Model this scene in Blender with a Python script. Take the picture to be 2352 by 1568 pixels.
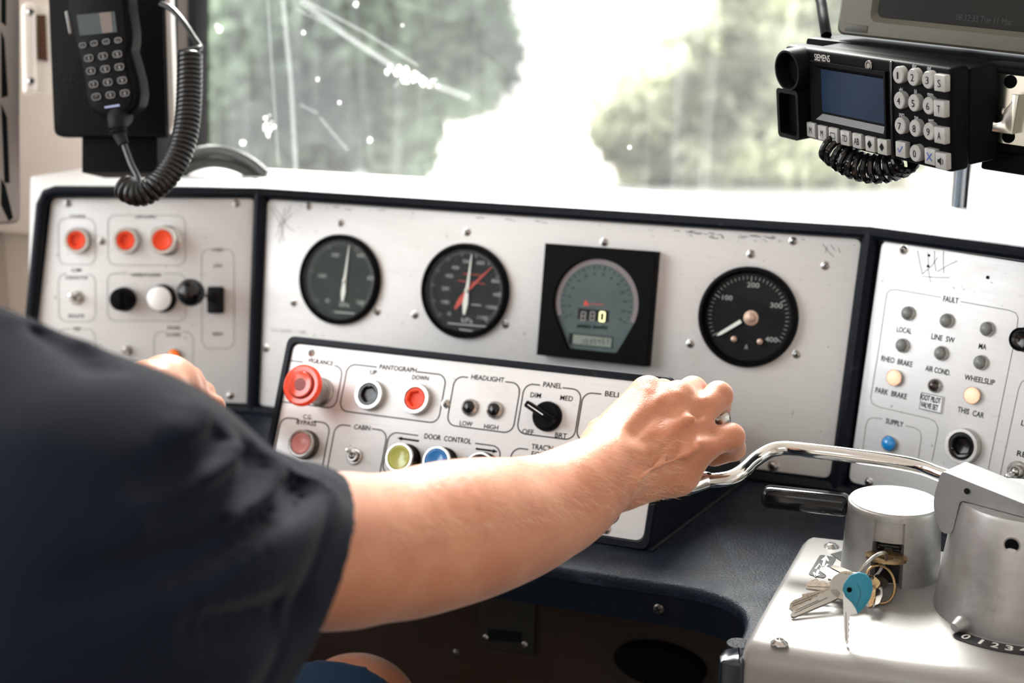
import bpy, bmesh, math, random
import numpy as np
from mathutils import Matrix, Vector
for _o in list(bpy.data.objects): bpy.data.objects.remove(_o, do_unlink=True)
SC = bpy.context.scene
COL = SC.collection
R = math.radians
PI = math.pi
# ------------------------------------------------------------------ camera
PITCH = R(14.0)
FPX = 2352 * 50.0 / 36.0
cam_d = bpy.data.cameras.new('camera')
cam_d.lens = 50.0
cam_d.sensor_width = 36.0
cam_d.clip_start = 0.05
cam_d.clip_end = 400
cam_d.dof.use_dof = True
cam_d.dof.focus_distance = 1.08
cam_d.dof.aperture_fstop = 5.0
cam = bpy.data.objects.new('camera', cam_d)
cam.rotation_euler = (R(90) - PITCH, 0, 0)
COL.objects.link(cam)
SC.camera = cam
# ------------------------------------------------------------------ sky, daylight, exposure
wd = bpy.data.worlds.new('overcast_sky')
SC.world = wd
wd.use_nodes = True
_nt = wd.node_tree
_nt.nodes.clear()
_bg = _nt.nodes.new('ShaderNodeBackground')
_bg.inputs[0].default_value = (0.93, 0.97, 1.0, 1)
# overcast sky with a broad bright lobe added at left to light the panels
_tc = _nt.nodes.new('ShaderNodeTexCoord')
_vd = _nt.nodes.new('ShaderNodeVectorMath'); _vd.operation = 'DOT_PRODUCT'; _vd.inputs[1].default_value = Vector((-0.86, -0.32, 0.42)).normalized()
_mx = _nt.nodes.new('ShaderNodeMath'); _mx.operation = 'MAXIMUM'; _mx.inputs[1].default_value = 0.0
_pw = _nt.nodes.new('ShaderNodeMath'); _pw.operation = 'POWER'; _pw.inputs[1].default_value = 9.0
_ml = _nt.nodes.new('ShaderNodeMath'); _ml.operation = 'MULTIPLY_ADD'; _ml.inputs[1].default_value = 6.5; _ml.inputs[2].default_value = 1.55
_nt.links.new(_tc.outputs['Generated'], _vd.inputs[0]); _nt.links.new(_vd.outputs['Value'], _mx.inputs[0]); _nt.links.new(_mx.outputs[0], _pw.inputs[0]); _nt.links.new(_pw.outputs[0], _ml.inputs[0]); _nt.links.new(_ml.outputs[0], _bg.inputs[1])
_ow = _nt.nodes.new('ShaderNodeOutputWorld')
_nt.links.new(_bg.outputs[0], _ow.inputs[0])
sun_d = bpy.data.lights.new('sun', 'SUN')
sun_d.energy = 12.5
sun_d.angle = R(26)
sun_d.color = (1.0, 0.97, 0.93)
sun = bpy.data.objects.new('sun', sun_d)
sun.rotation_euler = Vector((0.03, -0.76, -0.65)).to_track_quat('-Z', 'Y').to_euler()
COL.objects.link(sun)
vs = SC.view_settings
SC.display_settings.display_device = 'sRGB'
vs.view_transform = 'Standard'
vs.look = 'None'
vs.gamma = 1.0
vs.use_curve_mapping = False
vs.exposure = 0.20
# ------------------------------------------------------------------ coordinates (camera at the origin, floor at z = -1.26)
_c, _s = math.cos(PITCH), math.sin(PITCH)
WC = np.array([[1, 0, 0], [0, -_s, _c], [0, -_c, -_s]])
def ray(px, py): return WC @ np.array([(px - 1176) / FPX, (py - 784) / FPX, 1.0])
def at(px, py, d): return ray(px, py) * d
def onz(px, py, z):
    d = ray(px, py)
    return d * (z / d[2])
YAW = R(23.26)
U = np.array([math.cos(YAW), -math.sin(YAW), 0.0])      # to the right along the driver's desk
F = np.array([math.sin(YAW), math.cos(YAW), 0.0])       # forward, through the windscreen
UP = np.array([0, 0, 1.0])
def T(a, b, z): return a * U + b * F + z * UP
def nrm(v):
    v = np.asarray(v, float)
    return v / np.linalg.norm(v)
class Frame:
    """a plane in the cab: X to the right, Y up, N out of the plane"""
    def __init__(s, o, x, n):
        s.o = np.asarray(o, float); s.x = nrm(x); n = nrm(n)
        s.y = nrm(np.cross(n, s.x)); s.n = np.cross(s.x, s.y)
    def uv(s, px, py, off=0.0):
        d = ray(px, py); o = s.o + s.n * off
        p = d * ((o @ s.n) / (d @ s.n)) - s.o
        return np.array([p @ s.x, p @ s.y])
    def pt(s, x, y, z=0.0): return s.o + s.x * x + s.y * y + s.n * z
    def m(s, x=0, y=0, z=0):
        p = s.pt(x, y, z)
        return Matrix(((s.x[0], s.y[0], s.n[0], p[0]), (s.x[1], s.y[1], s.n[1], p[1]), (s.x[2], s.y[2], s.n[2], p[2]), (0, 0, 0, 1)))
    def mpx(s, px, py, off=0.0):
        a = s.uv(px, py, off)
        return s.m(a[0], a[1], off)
# ------------------------------------------------------------------ mesh helpers
def rotm(ax, ang, loc=(0, 0, 0)): return Matrix.Translation(loc) @ Matrix.Rotation(ang, 4, ax)
def align(z, loc=(0, 0, 0)):
    q = Vector(z).normalized().to_track_quat('Z', 'Y')
    return Matrix.Translation(Vector(loc)) @ q.to_matrix().to_4x4()
class MB:
    def __init__(s): s.v = []; s.f = []; s.mi = []
    def add(s, vs, fs, mat=0, M=None):
        b = len(s.v)
        for v in vs:
            v = Vector((float(v[0]), float(v[1]), float(v[2])))
            if M is not None: v = M @ v
            s.v.append(v)
        for f in fs:
            s.f.append([b + i for i in f]); s.mi.append(mat)
        return s
    def bm(s, bmesh_, mat=0, M=None):
        bmesh_.verts.ensure_lookup_table()
        for i, v in enumerate(bmesh_.verts): v.index = i
        s.add([v.co for v in bmesh_.verts], [[v.index for v in f.verts] for f in bmesh_.faces], mat, M)
        bmesh_.free(); return s
    def box(s, size, c=(0, 0, 0), bevel=0.0, mat=0, M=None, seg=2):
        b = bmesh.new(); bmesh.ops.create_cube(b, size=1)
        for v in b.verts: v.co = Vector((v.co.x * size[0] + c[0], v.co.y * size[1] + c[1], v.co.z * size[2] + c[2]))
        if bevel > 0: bmesh.ops.bevel(b, geom=list(b.edges), offset=bevel, segments=seg, profile=0.5, affect='EDGES')
        return s.bm(b, mat, M)
    def lathe(s, prof, n=32, mat=0, M=None, sx=1, sy=1, cap=True):
        vs = []; fs = []
        for r, z in prof:
            for k in range(n):
                a = 2 * PI * k / n
                vs.append((r * math.cos(a) * sx, r * math.sin(a) * sy, z))
        for i in range(len(prof) - 1):
            for k in range(n):
                k2 = (k + 1) % n
                fs.append([i * n + k, i * n + k2, (i + 1) * n + k2, (i + 1) * n + k])
        if cap and prof[0][0] > 1e-6: fs.append([k for k in range(n)][::-1])
        if cap and prof[-1][0] > 1e-6: fs.append([(len(prof) - 1) * n + k for k in range(n)])
        return s.add(vs, fs, mat, M)
    def tube(s, pts, r, n=12, mat=0, M=None, closed=False, cap=True):
        pts = [Vector([float(q) for q in p]) for p in pts]; N = len(pts)
        rr = r if hasattr(r, '__len__') else [r] * N
        vs = []; fs = []
        tan = []
        for i in range(N):
            if closed: t = pts[(i + 1) % N] - pts[i - 1]
            else: t = pts[min(i + 1, N - 1)] - pts[max(i - 1, 0)]
            tan.append(t.normalized())
        ref = Vector((0, 0, 1)) if abs(tan[0].z) < 0.9 else Vector((1, 0, 0))
        nn = (ref - tan[0] * ref.dot(tan[0])).normalized()
        for i in range(N):
            nn = (nn - tan[i] * nn.dot(tan[i])).normalized()
            bb = tan[i].cross(nn)
            for k in range(n):
                a = 2 * PI * k / n
                vs.append(pts[i] + (nn * math.cos(a) + bb * math.sin(a)) * rr[i])
        for i in range(N if closed else N - 1):
            j = (i + 1) % N
            for k in range(n):
                k2 = (k + 1) % n
                fs.append([i * n + k, i * n + k2, j * n + k2, j * n + k])
        if cap and not closed:
            fs.append([k for k in range(n)][::-1]); fs.append([(N - 1) * n + k for k in range(n)])
        return s.add(vs, fs, mat, M)
    def extr(s, poly, z0, z1, mat=0, M=None, bevel=0.0, seg=2):
        b = bmesh.new(); n = len(poly)
        lo = [b.verts.new((p[0], p[1], z0)) for p in poly]; hi = [b.verts.new((p[0], p[1], z1)) for p in poly]
        top = b.faces.new(hi); b.faces.new(lo[::-1])
        for i in range(n):
            j = (i + 1) % n
            b.faces.new([lo[i], lo[j], hi[j], hi[i]])
        bmesh.ops.recalc_face_normals(b, faces=list(b.faces))
        if bevel > 0: bmesh.ops.bevel(b, geom=[e for e in top.edges], offset=bevel, segments=seg, profile=0.5, affect='EDGES')
        return s.bm(b, mat, M)
    def flat(s, poly, z=0, mat=0, M=None): return s.add([(p[0], p[1], z) for p in poly], [list(range(len(poly)))], mat, M)
    def strip(s, pts, w, z=0, mat=0, M=None, closed=False):
        pts = [np.array(p[:2], float) for p in pts]; N = len(pts); vs = []; fs = []
        for i in range(N):
            if closed: a, b = pts[i - 1], pts[(i + 1) % N]
            else: a, b = pts[max(i - 1, 0)], pts[min(i + 1, N - 1)]
            t = (b - a) / (np.linalg.norm(b - a) + 1e-12); q = np.array([-t[1], t[0]]) * w / 2
            vs += [(*(pts[i] + q), z), (*(pts[i] - q), z)]
        for i in range(N if closed else N - 1):
            j = (i + 1) % N
            fs.append([2 * i, 2 * i + 1, 2 * j + 1, 2 * j])
        return s.add(vs, fs, mat, M)
    def sphere(s, c, r, mat=0, M=None, n=20, sc=(1, 1, 1)):
        b = bmesh.new(); bmesh.ops.create_uvsphere(b, u_segments=n, v_segments=max(8, n // 2), radius=1)
        for v in b.verts: v.co = Vector((v.co.x * r * sc[0] + c[0], v.co.y * r * sc[1] + c[1], v.co.z * r * sc[2] + c[2]))
        return s.bm(b, mat, M)
    def build(s, name, mats, parent=None, M=None, smooth=35):
        me = bpy.data.meshes.new(name); me.from_pydata([tuple(v) for v in s.v], [], s.f)
        if not isinstance(mats, (list, tuple)): mats = [mats]
        for m_ in mats: me.materials.append(m_)
        me.polygons.foreach_set('material_index', s.mi)
        b = bmesh.new(); b.from_mesh(me)
        bmesh.ops.recalc_face_normals(b, faces=list(b.faces)) if smooth != -1 else None
        b.to_mesh(me); b.free()
        if smooth and smooth > 0:
            me.polygons.foreach_set('use_smooth', [True] * len(me.polygons))
            me.set_sharp_from_angle(angle=R(smooth))
        me.update()
        o = bpy.data.objects.new(name, me); COL.objects.link(o)
        if M is not None: o.matrix_world = M
        if parent is not None:
            o.parent = parent
            o.matrix_parent_inverse = Matrix.Identity(4)
            o.matrix_basis = M if M is not None else Matrix.Identity(4)
        return o
def tag(o, label=None, cat=None, group=None, kind=None):
    if label: o['label'] = label
    if cat: o['category'] = cat
    if group: o['group'] = group
    if kind: o['kind'] = kind
    return o
def thing(name, label, cat, M, group=None):
    o = bpy.data.objects.new(name, None); COL.objects.link(o); o.empty_display_size = 0.01
    o.matrix_world = M
    return tag(o, label, cat, group)
def copy_tree(o, M, label, group=None):
    r = o.copy(); COL.objects.link(r); r.matrix_world = M; r['label'] = label
    if group: r['group'] = group
    for ch in list(o.children):
        c = ch.copy(); COL.objects.link(c); c.parent = r
        for g in list(ch.children):
            d = g.copy(); COL.objects.link(d); d.parent = c
    return r
def rrect(x0, y0, x1, y1, r, n=6):
    p = []
    for cx, cy, a0 in ((x1 - r, y1 - r, 0), (x0 + r, y1 - r, 90), (x0 + r, y0 + r, 180), (x1 - r, y0 + r, 270)):
        for k in range(n + 1):
            a = R(a0 + 90 * k / n); p.append((cx + r * math.cos(a), cy + r * math.sin(a)))
    return p
def rpoly(pts, r, n=6):
    """polygon with rounded corners"""
    out = []; N = len(pts)
    rr = r if hasattr(r, '__len__') else [r] * N
    for i in range(N):
        p = np.array(pts[i], float); a = np.array(pts[i - 1], float); b = np.array(pts[(i + 1) % N], float)
        da = nrm(a - p); db = nrm(b - p); k = rr[i]
        if k <= 0: out.append(tuple(p)); continue
        for t in np.linspace(0, 1, n + 1):
            q = (1 - t) ** 2 * (p + da * k) + 2 * t * (1 - t) * p + t * t * (p + db * k); out.append(tuple(q))
    return out
def catmull(pts, n=8):
    P_ = [np.array(p, float) for p in pts]; P_ = [2 * P_[0] - P_[1]] + P_ + [2 * P_[-1] - P_[-2]]; out = []
    for i in range(1, len(P_) - 2):
        for t in np.linspace(0, 1, n, endpoint=False):
            a, b, c, d = P_[i - 1:i + 3]
            out.append(0.5 * ((2 * b) + (-a + c) * t + (2 * a - 5 * b + 4 * c - d) * t * t + (-a + 3 * b - 3 * c + d) * t ** 3))
    out.append(P_[-2]); return out
# ------------------------------------------------------------------ lettering
_tc = {}
def glyphs(text, weight=0.0):
    key = (text, weight)
    if key in _tc: return _tc[key]
    cu = bpy.data.curves.new('t', 'FONT'); cu.body = text; cu.size = 1.0; cu.offset = weight; cu.resolution_u = 3
    ob = bpy.data.objects.new('t', cu); COL.objects.link(ob)
    me = ob.to_mesh()
    v = np.array([x.co[:] for x in me.vertices]); f = [list(p.vertices) for p in me.polygons]
    ob.to_mesh_clear(); bpy.data.objects.remove(ob, do_unlink=True); bpy.data.curves.remove(cu)
    capref = 0.729
    if len(v):
        v = v[:, :2]; x0 = v[:, 0].min(); v = (v - [x0, 0]) / capref
    _tc[key] = (v, f)
    return _tc[key]
def put_text(mb, text, p0, p1, h, mat=0, z=0.0003, weight=0.0, M=None):
    """text from baseline point p0 to p1 (2-D, in the plane) with capital height h"""
    v, f = glyphs(text, weight)
    if not len(v): return
    p0 = np.array(p0, float); p1 = np.array(p1, float)
    L = np.linalg.norm(p1 - p0); t = (p1 - p0) / L; q = np.array([-t[1], t[0]])
    w = v[:, 0].max()
    mb.add([(*(p0 + t * (x / w * L) + q * (y * h)), z) for x, y in v], f, mat, M)
def ctext(mb, text, c, w, h, mat=0, z=0.0003, weight=0.0, M=None, ang=0.0):
    t = np.array([math.cos(ang), math.sin(ang)]); q = np.array([-t[1], t[0]]); c = np.array(c) - q * h / 2
    put_text(mb, text, c - t * w / 2, c + t * w / 2, h, mat, z, weight, M)
# ------------------------------------------------------------------ materials
def mat(name, col, rough=0.5, metal=0.0, bump=0.0, bscale=60, stretch=None, var=0.0, vscale=8, rvar=0.0, spec=0.5,
        emit=None, estr=0, trans=0.0, ior=1.45, coat=0.0, dirt=None, scratch=None, sss=0.0, sheen=0.0, alpha=1.0):
    m = bpy.data.materials.new(name); m.use_nodes = True; nt = m.node_tree; N = nt.nodes; L = nt.links
    b = N['Principled BSDF']; I = b.inputs
    I['Base Color'].default_value = (*col, 1); I['Roughness'].default_value = rough; I['Metallic'].default_value = metal
    I['Specular IOR Level'].default_value = spec; I['IOR'].default_value = ior
    I['Transmission Weight'].default_value = trans; I['Coat Weight'].default_value = coat; I['Coat Roughness'].default_value = 0.1
    if alpha < 1: I['Alpha'].default_value = alpha
    if sheen: I['Sheen Weight'].default_value = sheen; I['Sheen Roughness'].default_value = 0.4
    if sss:
        I['Subsurface Weight'].default_value = sss; I['Subsurface Radius'].default_value = (1.0, 0.35, 0.2); I['Subsurface Scale'].default_value = 0.006
    if emit: I['Emission Color'].default_value = (*emit, 1); I['Emission Strength'].default_value = estr
    tc = N.new('ShaderNodeTexCoord')
    def mapped(scale):
        mp = N.new('ShaderNodeMapping'); mp.inputs['Scale'].default_value = scale
        L.new(tc.outputs['Object'], mp.inputs['Vector']); return mp.outputs[0]
    def noise(vec, sc, det=4, ro=0.6):
        n = N.new('ShaderNodeTexNoise'); n.inputs['Scale'].default_value = sc; n.inputs['Detail'].default_value = det
        n.inputs['Roughness'].default_value = ro; L.new(vec, n.inputs['Vector']); return n.outputs['Fac']
    def ramp(fac, a, b_, c0=0.0, c1=1.0):
        r = N.new('ShaderNodeMapRange'); r.inputs['From Min'].default_value = a; r.inputs['From Max'].default_value = b_
        r.inputs['To Min'].default_value = c0; r.inputs['To Max'].default_value = c1; L.new(fac, r.inputs['Value']); return r.outputs[0]
    colsock = None
    if var:
        f = ramp(noise(mapped((1, 1, 1)), vscale, 5), 0.3, 0.7)
        mx = N.new('ShaderNodeMix'); mx.data_type = 'RGBA'; L.new(f, mx.inputs[0])
        mx.inputs[6].default_value = (*[c * (1 - var) for c in col], 1); mx.inputs[7].default_value = (*[min(1, c * (1 + var * 0.6)) for c in col], 1)
        colsock = mx.outputs[2]
    if dirt:
        dcol, dsc, lo, hi, amt = dirt
        f = ramp(noise(mapped((1, 1, 1)), dsc, 6, 0.7), lo, hi, 0, amt)
        mx = N.new('ShaderNodeMix'); mx.data_type = 'RGBA'; L.new(f, mx.inputs[0])
        if colsock: L.new(colsock, mx.inputs[6])
        else: mx.inputs[6].default_value = (*col, 1)
        mx.inputs[7].default_value = (*dcol, 1); colsock = mx.outputs[2]
    if scratch:
        scol, ssc, amt = scratch
        f = None
        for k, (sx, sy, rz) in enumerate(((ssc, ssc * 0.04, 0.5), (ssc * 0.05, ssc, 0.9))):
            mp = N.new('ShaderNodeMapping'); mp.inputs['Scale'].default_value = (sx, sy, ssc * 0.3); mp.inputs['Rotation'].default_value = (0, 0, rz)
            L.new(tc.outputs['Object'], mp.inputs['Vector'])
            g = ramp(noise(mp.outputs[0], 1.0, 3, 0.5), 0.68, 0.74, 0, amt)
            if f is None: f = g
            else:
                ad = N.new('ShaderNodeMath'); ad.operation = 'MAXIMUM'; L.new(f, ad.inputs[0]); L.new(g, ad.inputs[1]); f = ad.outputs[0]
        mx = N.new('ShaderNodeMix'); mx.data_type = 'RGBA'; L.new(f, mx.inputs[0])
        if colsock: L.new(colsock, mx.inputs[6])
        else: mx.inputs[6].default_value = (*col, 1)
        mx.inputs[7].default_value = (*scol, 1); colsock = mx.outputs[2]
    if colsock: L.new(colsock, I['Base Color'])
    if rvar:
        f = ramp(noise(mapped((1, 1, 1)), vscale * 2.3, 5), 0.3, 0.7, max(0.02, rough - rvar), min(1, rough + rvar)); L.new(f, I['Roughness'])
    if bump:
        vec = mapped(stretch if stretch else (1, 1, 1)); f = noise(vec, bscale, 4)
        bp = N.new('ShaderNodeBump'); bp.inputs['Strength'].default_value = bump; bp.inputs['Distance'].default_value = 0.002
        L.new(f, bp.inputs['Height']); L.new(bp.outputs[0], I['Normal'])
    return m
def brushed(name, col, along=(2, 160, 160), metal=0.25, rough=0.45):
    """brushed aluminium sheet: fine horizontal grain, small dark specks and dull stains"""
    m = mat(name, col, rough, metal)
    nt = m.node_tree; N = nt.nodes; L = nt.links; b = N['Principled BSDF']
    tc = N.new('ShaderNodeTexCoord')
    def nz(scale, s, det, ro=0.6):
        mp = N.new('ShaderNodeMapping'); mp.inputs['Scale'].default_value = scale; L.new(tc.outputs['Object'], mp.inputs[0])
        n = N.new('ShaderNodeTexNoise'); n.inputs['Scale'].default_value = s; n.inputs['Detail'].default_value = det; n.inputs['Roughness'].default_value = ro
        L.new(mp.outputs[0], n.inputs['Vector']); return n.outputs['Fac']
    def mr(f, a, c, x=0.0, y=1.0):
        r = N.new('ShaderNodeMapRange'); r.inputs[1].default_value = a; r.inputs[2].default_value = c; r.inputs[3].default_value = x; r.inputs[4].default_value = y
        L.new(f, r.inputs[0]); return r.outputs[0]
    def mix(f, a, bcol):
        mx = N.new('ShaderNodeMix'); mx.data_type = 'RGBA'; L.new(f, mx.inputs[0]); L.new(a, mx.inputs[6]) if not isinstance(a, tuple) else setattr(mx.inputs[6], 'default_value', a)
        mx.inputs[7].default_value = bcol; return mx.outputs[2]
    grain = nz(along, 10, 3)
    c = mix(mr(grain, 0.3, 0.7, 0, 0.5), (*col, 1), (*[q * 0.86 for q in col], 1))
    c = mix(mr(nz((1, 1, 1), 14, 6, 0.7), 0.55, 0.8, 0, 0.55), c, (col[0] * 0.72, col[1] * 0.66, col[2] * 0.62, 1))
    c = mix(mr(nz((1, 1, 1), 220, 3, 0.5), 0.71, 0.76, 0, 0.6), c, (0.12, 0.11, 0.10, 1))
    c = mix(mr(nz((0.3, 1, 1), 120, 3, 0.8), 0.66, 0.74, 0, 0.25), c, (0.3, 0.27, 0.25, 1))
    L.new(c, b.inputs['Base Color'])
    L.new(mr(grain, 0.3, 0.7, rough - 0.07, rough + 0.1), b.inputs['Roughness'])
    bp = N.new('ShaderNodeBump'); bp.inputs['Strength'].default_value = 0.12; bp.inputs['Distance'].default_value = 0.0006
    L.new(grain, bp.inputs['Height']); L.new(bp.outputs[0], b.inputs['Normal'])
    return m
def facing_reflect(nt, k=1.0):
    lw = nt.nodes.new('ShaderNodeLayerWeight'); lw.inputs['Blend'].default_value = 0.5
    pw = nt.nodes.new('ShaderNodeMath'); pw.operation = 'POWER'; pw.inputs[1].default_value = 4.0
    ma = nt.nodes.new('ShaderNodeMath'); ma.operation = 'MULTIPLY_ADD'; ma.inputs[1].default_value = 0.7 * k; ma.inputs[2].default_value = 0.035 * k
    nt.links.new(lw.outputs['Facing'], pw.inputs[0]); nt.links.new(pw.outputs[0], ma.inputs[0]); return ma.outputs[0]
def clear(name, tint=(1, 1, 1), gloss=1.0, rough=0.02):
    """thin flat cover glass"""
    m = bpy.data.materials.new(name); m.use_nodes = True; nt = m.node_tree; nt.nodes.clear()
    o = nt.nodes.new('ShaderNodeOutputMaterial'); t = nt.nodes.new('ShaderNodeBsdfTransparent'); g = nt.nodes.new('ShaderNodeBsdfGlossy')
    t.inputs[0].default_value = (*tint, 1); g.inputs['Roughness'].default_value = rough
    mx = nt.nodes.new('ShaderNodeMixShader'); L = nt.links
    L.new(facing_reflect(nt, gloss), mx.inputs[0]); L.new(t.outputs[0], mx.inputs[1]); L.new(g.outputs[0], mx.inputs[2]); L.new(mx.outputs[0], o.inputs[0])
    return m
K = {}
K['alu'] = brushed('brushed_aluminium', (0.70, 0.69, 0.675))
K['alu_sub'] = brushed('brushed_aluminium_clean', (0.76, 0.76, 0.755), rough=0.45)
K['bezel'] = mat('black_moulding', (0.005, 0.007, 0.011), 0.33, bump=0.15, bscale=300, dirt=((0.12, 0.13, 0.15), 60, 0.62, 0.8, 0.35), spec=0.12)
K['navy'] = mat('dark_navy_desk_laminate', (0.007, 0.011, 0.018), 0.42, bump=0.5, bscale=420, var=0.3, vscale=20, rvar=0.08, dirt=((0.07, 0.09, 0.12), 22, 0.55, 0.85, 0.4), scratch=((0.10, 0.12, 0.14), 70, 0.12), spec=0.12)
K['black'] = mat('black_plastic', (0.004, 0.004, 0.0045), 0.45, bump=0.08, bscale=500, spec=0.05)
K['blackgloss'] = mat('black_gloss_plastic', (0.006, 0.006, 0.007), 0.1)
K['blacksoft'] = mat('black_rubber', (0.012, 0.012, 0.013), 0.6, bump=0.2, bscale=300, spec=0.12)
K['ink'] = mat('black_engraving', (0.006, 0.009, 0.009), 0.7, spec=.1)
K['inkfaint'] = mat('worn_grey_engraving', (0.20, 0.21, 0.20), 0.7, spec=.1)
K['chrome'] = mat('polished_chrome', (0.64, 0.64, 0.63), 0.12, 1.0, bump=0.02, bscale=90)
K['nickel'] = mat('satin_nickel', (0.44, 0.425, 0.405), 0.28, 1.0, rvar=0.08, vscale=40)
K['cast'] = mat('worn_cast_aluminium', (0.43, 0.425, 0.415), 0.42, 0.75, bump=0.04, bscale=260, var=0.16, vscale=30, rvar=0.10, dirt=((0.20, 0.19, 0.18), 34, 0.56, 0.75, 0.55), scratch=((0.8, 0.8, 0.79), 60, 0.25))
K['cast_dull'] = mat('dull_cast_aluminium', (0.36, 0.36, 0.36), 0.5, 0.7, bump=0.06, bscale=300, var=0.12, vscale=30)
K['plate'] = mat('pale_anodised_plate', (0.31, 0.302, 0.293), 0.36, 0.2, bump=0.06, bscale=300, dirt=((0.35, 0.28, 0.24), 26, 0.66, 0.85, 0.3))
K['hood'] = mat('off_white_paint', (0.80, 0.79, 0.77), 0.42, bump=0.15, bscale=200, dirt=((0.45, 0.42, 0.40), 9, 0.6, 0.85, 0.3))
K['cream'] = mat('cream_wall_paint', (0.86, 0.78, 0.71), 0.45, bump=0.1, bscale=120, var=0.06, vscale=5)
K['redcap'] = mat('orange_red_plastic', (0.80, 0.062, 0.016), 0.4, coat=0.08, spec=.25)
K['redclear'] = mat('clear_red_plastic', (0.95, 0.07, 0.02), 0.12, coat=0.5, trans=0.35, emit=(1, 0.1, 0.03), estr=0.10)
K['orange'] = mat('orange_lens', (0.85, 0.16, 0.01), 0.2, coat=0.5, emit=(1, 0.2, 0.02), estr=0.15)
K['pink'] = mat('pale_pink_lens', (0.62, 0.24, 0.22), 0.35, coat=0.3)
K['olive'] = mat('yellow_green_lens', (0.42, 0.43, 0.10), 0.25, coat=0.6)
K['bluelens'] = mat('blue_lens', (0.04, 0.19, 0.47), 0.2, coat=0.6)
K['bluelamp'] = mat('bright_blue_lens', (0.01, 0.22, 0.55), 0.1, coat=1.0, emit=(0.0, 0.25, 0.7), estr=0.12)
K['greylens'] = mat('grey_frosted_lens', (0.22, 0.23, 0.21), 0.35, coat=0.4)
K['litlamp'] = mat('lit_warm_lamp', (0.7, 0.45, 0.34), 0.3, emit=(1.0, 0.58, 0.36), estr=0.75)
K['darklens'] = mat('dark_brown_lens', (0.03, 0.015, 0.01), 0.15, coat=0.8)
K['copper'] = mat('copper_screw', (0.50, 0.34, 0.27), 0.4, 0.6)
K['dial_green'] = mat('dark_green_dial', (0.024, 0.031, 0.025), 0.6, spec=.15, var=0.3, vscale=30)
K['dial_black'] = mat('charcoal_dial', (0.008, 0.008, 0.009), 0.6, spec=.15, var=0.3, vscale=40)
K['dial_teal'] = mat('grey_teal_dial', (0.080, 0.108, 0.108), 0.5, spec=.2, var=0.15, vscale=30)
K['dial_rim'] = mat('brownish_dial_rim', (0.20, 0.17, 0.17), 0.4)
K['white'] = mat('white_paint', (0.80, 0.80, 0.77), 0.5)
K['greymark'] = mat('grey_dial_marking', (0.42, 0.43, 0.42), 0.5)
K['redmark'] = mat('red_dial_marking', (0.55, 0.05, 0.03), 0.5)
K['digit'] = mat('lit_yellow_digit', (1, 0.95, 0.5), 0.5, emit=(1.0, 0.93, 0.42), estr=0.9)
K['digitoff'] = mat('unlit_digit', (0.22, 0.21, 0.20), 0.5)
K['lcd'] = mat('grey_green_lcd', (0.20, 0.24, 0.20), 0.3)
K['blue_lcd'] = mat('dim_blue_display', (0.004, 0.013, 0.032), 0.5, var=0.35, vscale=14, emit=(0.04, 0.14, 0.33), estr=0.04, spec=.2)
K['key'] = mat('pale_grey_key', (0.33, 0.33, 0.315), 0.35, coat=0.2)
K['taupe'] = mat('grey_olive_enamel', (0.115, 0.108, 0.086), 0.42, 0.2, bump=0.1, bscale=300, var=0.08, vscale=20, dirt=((0.3, 0.29, 0.26), 40, 0.66, 0.8, 0.4))
K['screen'] = mat('dark_screen', (0.010, 0.011, 0.010), 0.3, spec=.2)
K['brass'] = mat('old_brass', (0.42, 0.29, 0.15), 0.3, 1.0, rvar=0.1, vscale=60)
K['keymetal'] = mat('worn_key_metal', (0.38, 0.34, 0.29), 0.3, 1.0, rvar=0.1, vscale=200, dirt=((0.25, 0.2, 0.15), 200, 0.55, 0.75, 0.5))
K['teal'] = mat('teal_plastic', (0.01, 0.20, 0.30), 0.42)
K['decal'] = mat('black_decal', (0.012, 0.012, 0.013), 0.4)
K['under'] = mat('dark_brown_laminate', (0.026, 0.014, 0.008), 0.5, bump=0.2, bscale=200, var=0.2, vscale=10)
K['greyplate'] = mat('grey_cover_plate', (0.030, 0.028, 0.023), 0.5, 0.3)
K['darkmetal'] = mat('dark_steel', (0.10, 0.09, 0.08), 0.4, 0.9)
K['steelhook'] = mat('bright_zinc_steel', (0.52, 0.53, 0.48), 0.22, 1.0)
K['glassclear'] = clear('gauge_glass', (0.97, 0.98, 0.97), 0.12)
K['floor'] = mat('grey_floor_covering', (0.07, 0.065, 0.06), 0.6, bump=0.2, bscale=200)
K['darkcream'] = mat('brown_grey_pillar_paint', (0.13, 0.10, 0.085), 0.5, var=0.1)
K['pillar'] = mat('blue_grey_pillar', (0.06, 0.08, 0.11), 0.35, var=0.2, vscale=30)
# ------------------------------------------------------------------ the planes of the desk
tl = R(11.2)
MAIN = Frame((-0.0028, 1.4165, -0.3046), U, -F * math.cos(tl) + UP * math.sin(tl))
R1 = np.array([.329, 1.291, -.223]); R2 = np.array([.304, 1.255, -.445])
L1 = np.array([-.276, 1.551, -.226]); L2 = np.array([-.286, 1.508, -.447])
def side(y, p, q):
    x = np.array([math.cos(R(y)), -math.sin(R(y)), 0]); n = np.cross(x, p - q)
    if n[1] > 0: n = -n
    return Frame(p, x, n)
RIGHT = side(45.7, R1, R2)
LEFT = side(2.0, L1, L2)
DESK_Z = -0.455
_b0 = onz(1490, 1268, DESK_Z)
ts = R(25)
SUB = Frame(_b0, U, -F * math.cos(ts) + UP * math.sin(ts))
PLATE_Z = -0.443
FLAT = Frame(onz(1850, 1230, PLATE_Z), U, UP)           # X right, Y forward
HOOD_Z = -0.2145
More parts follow.
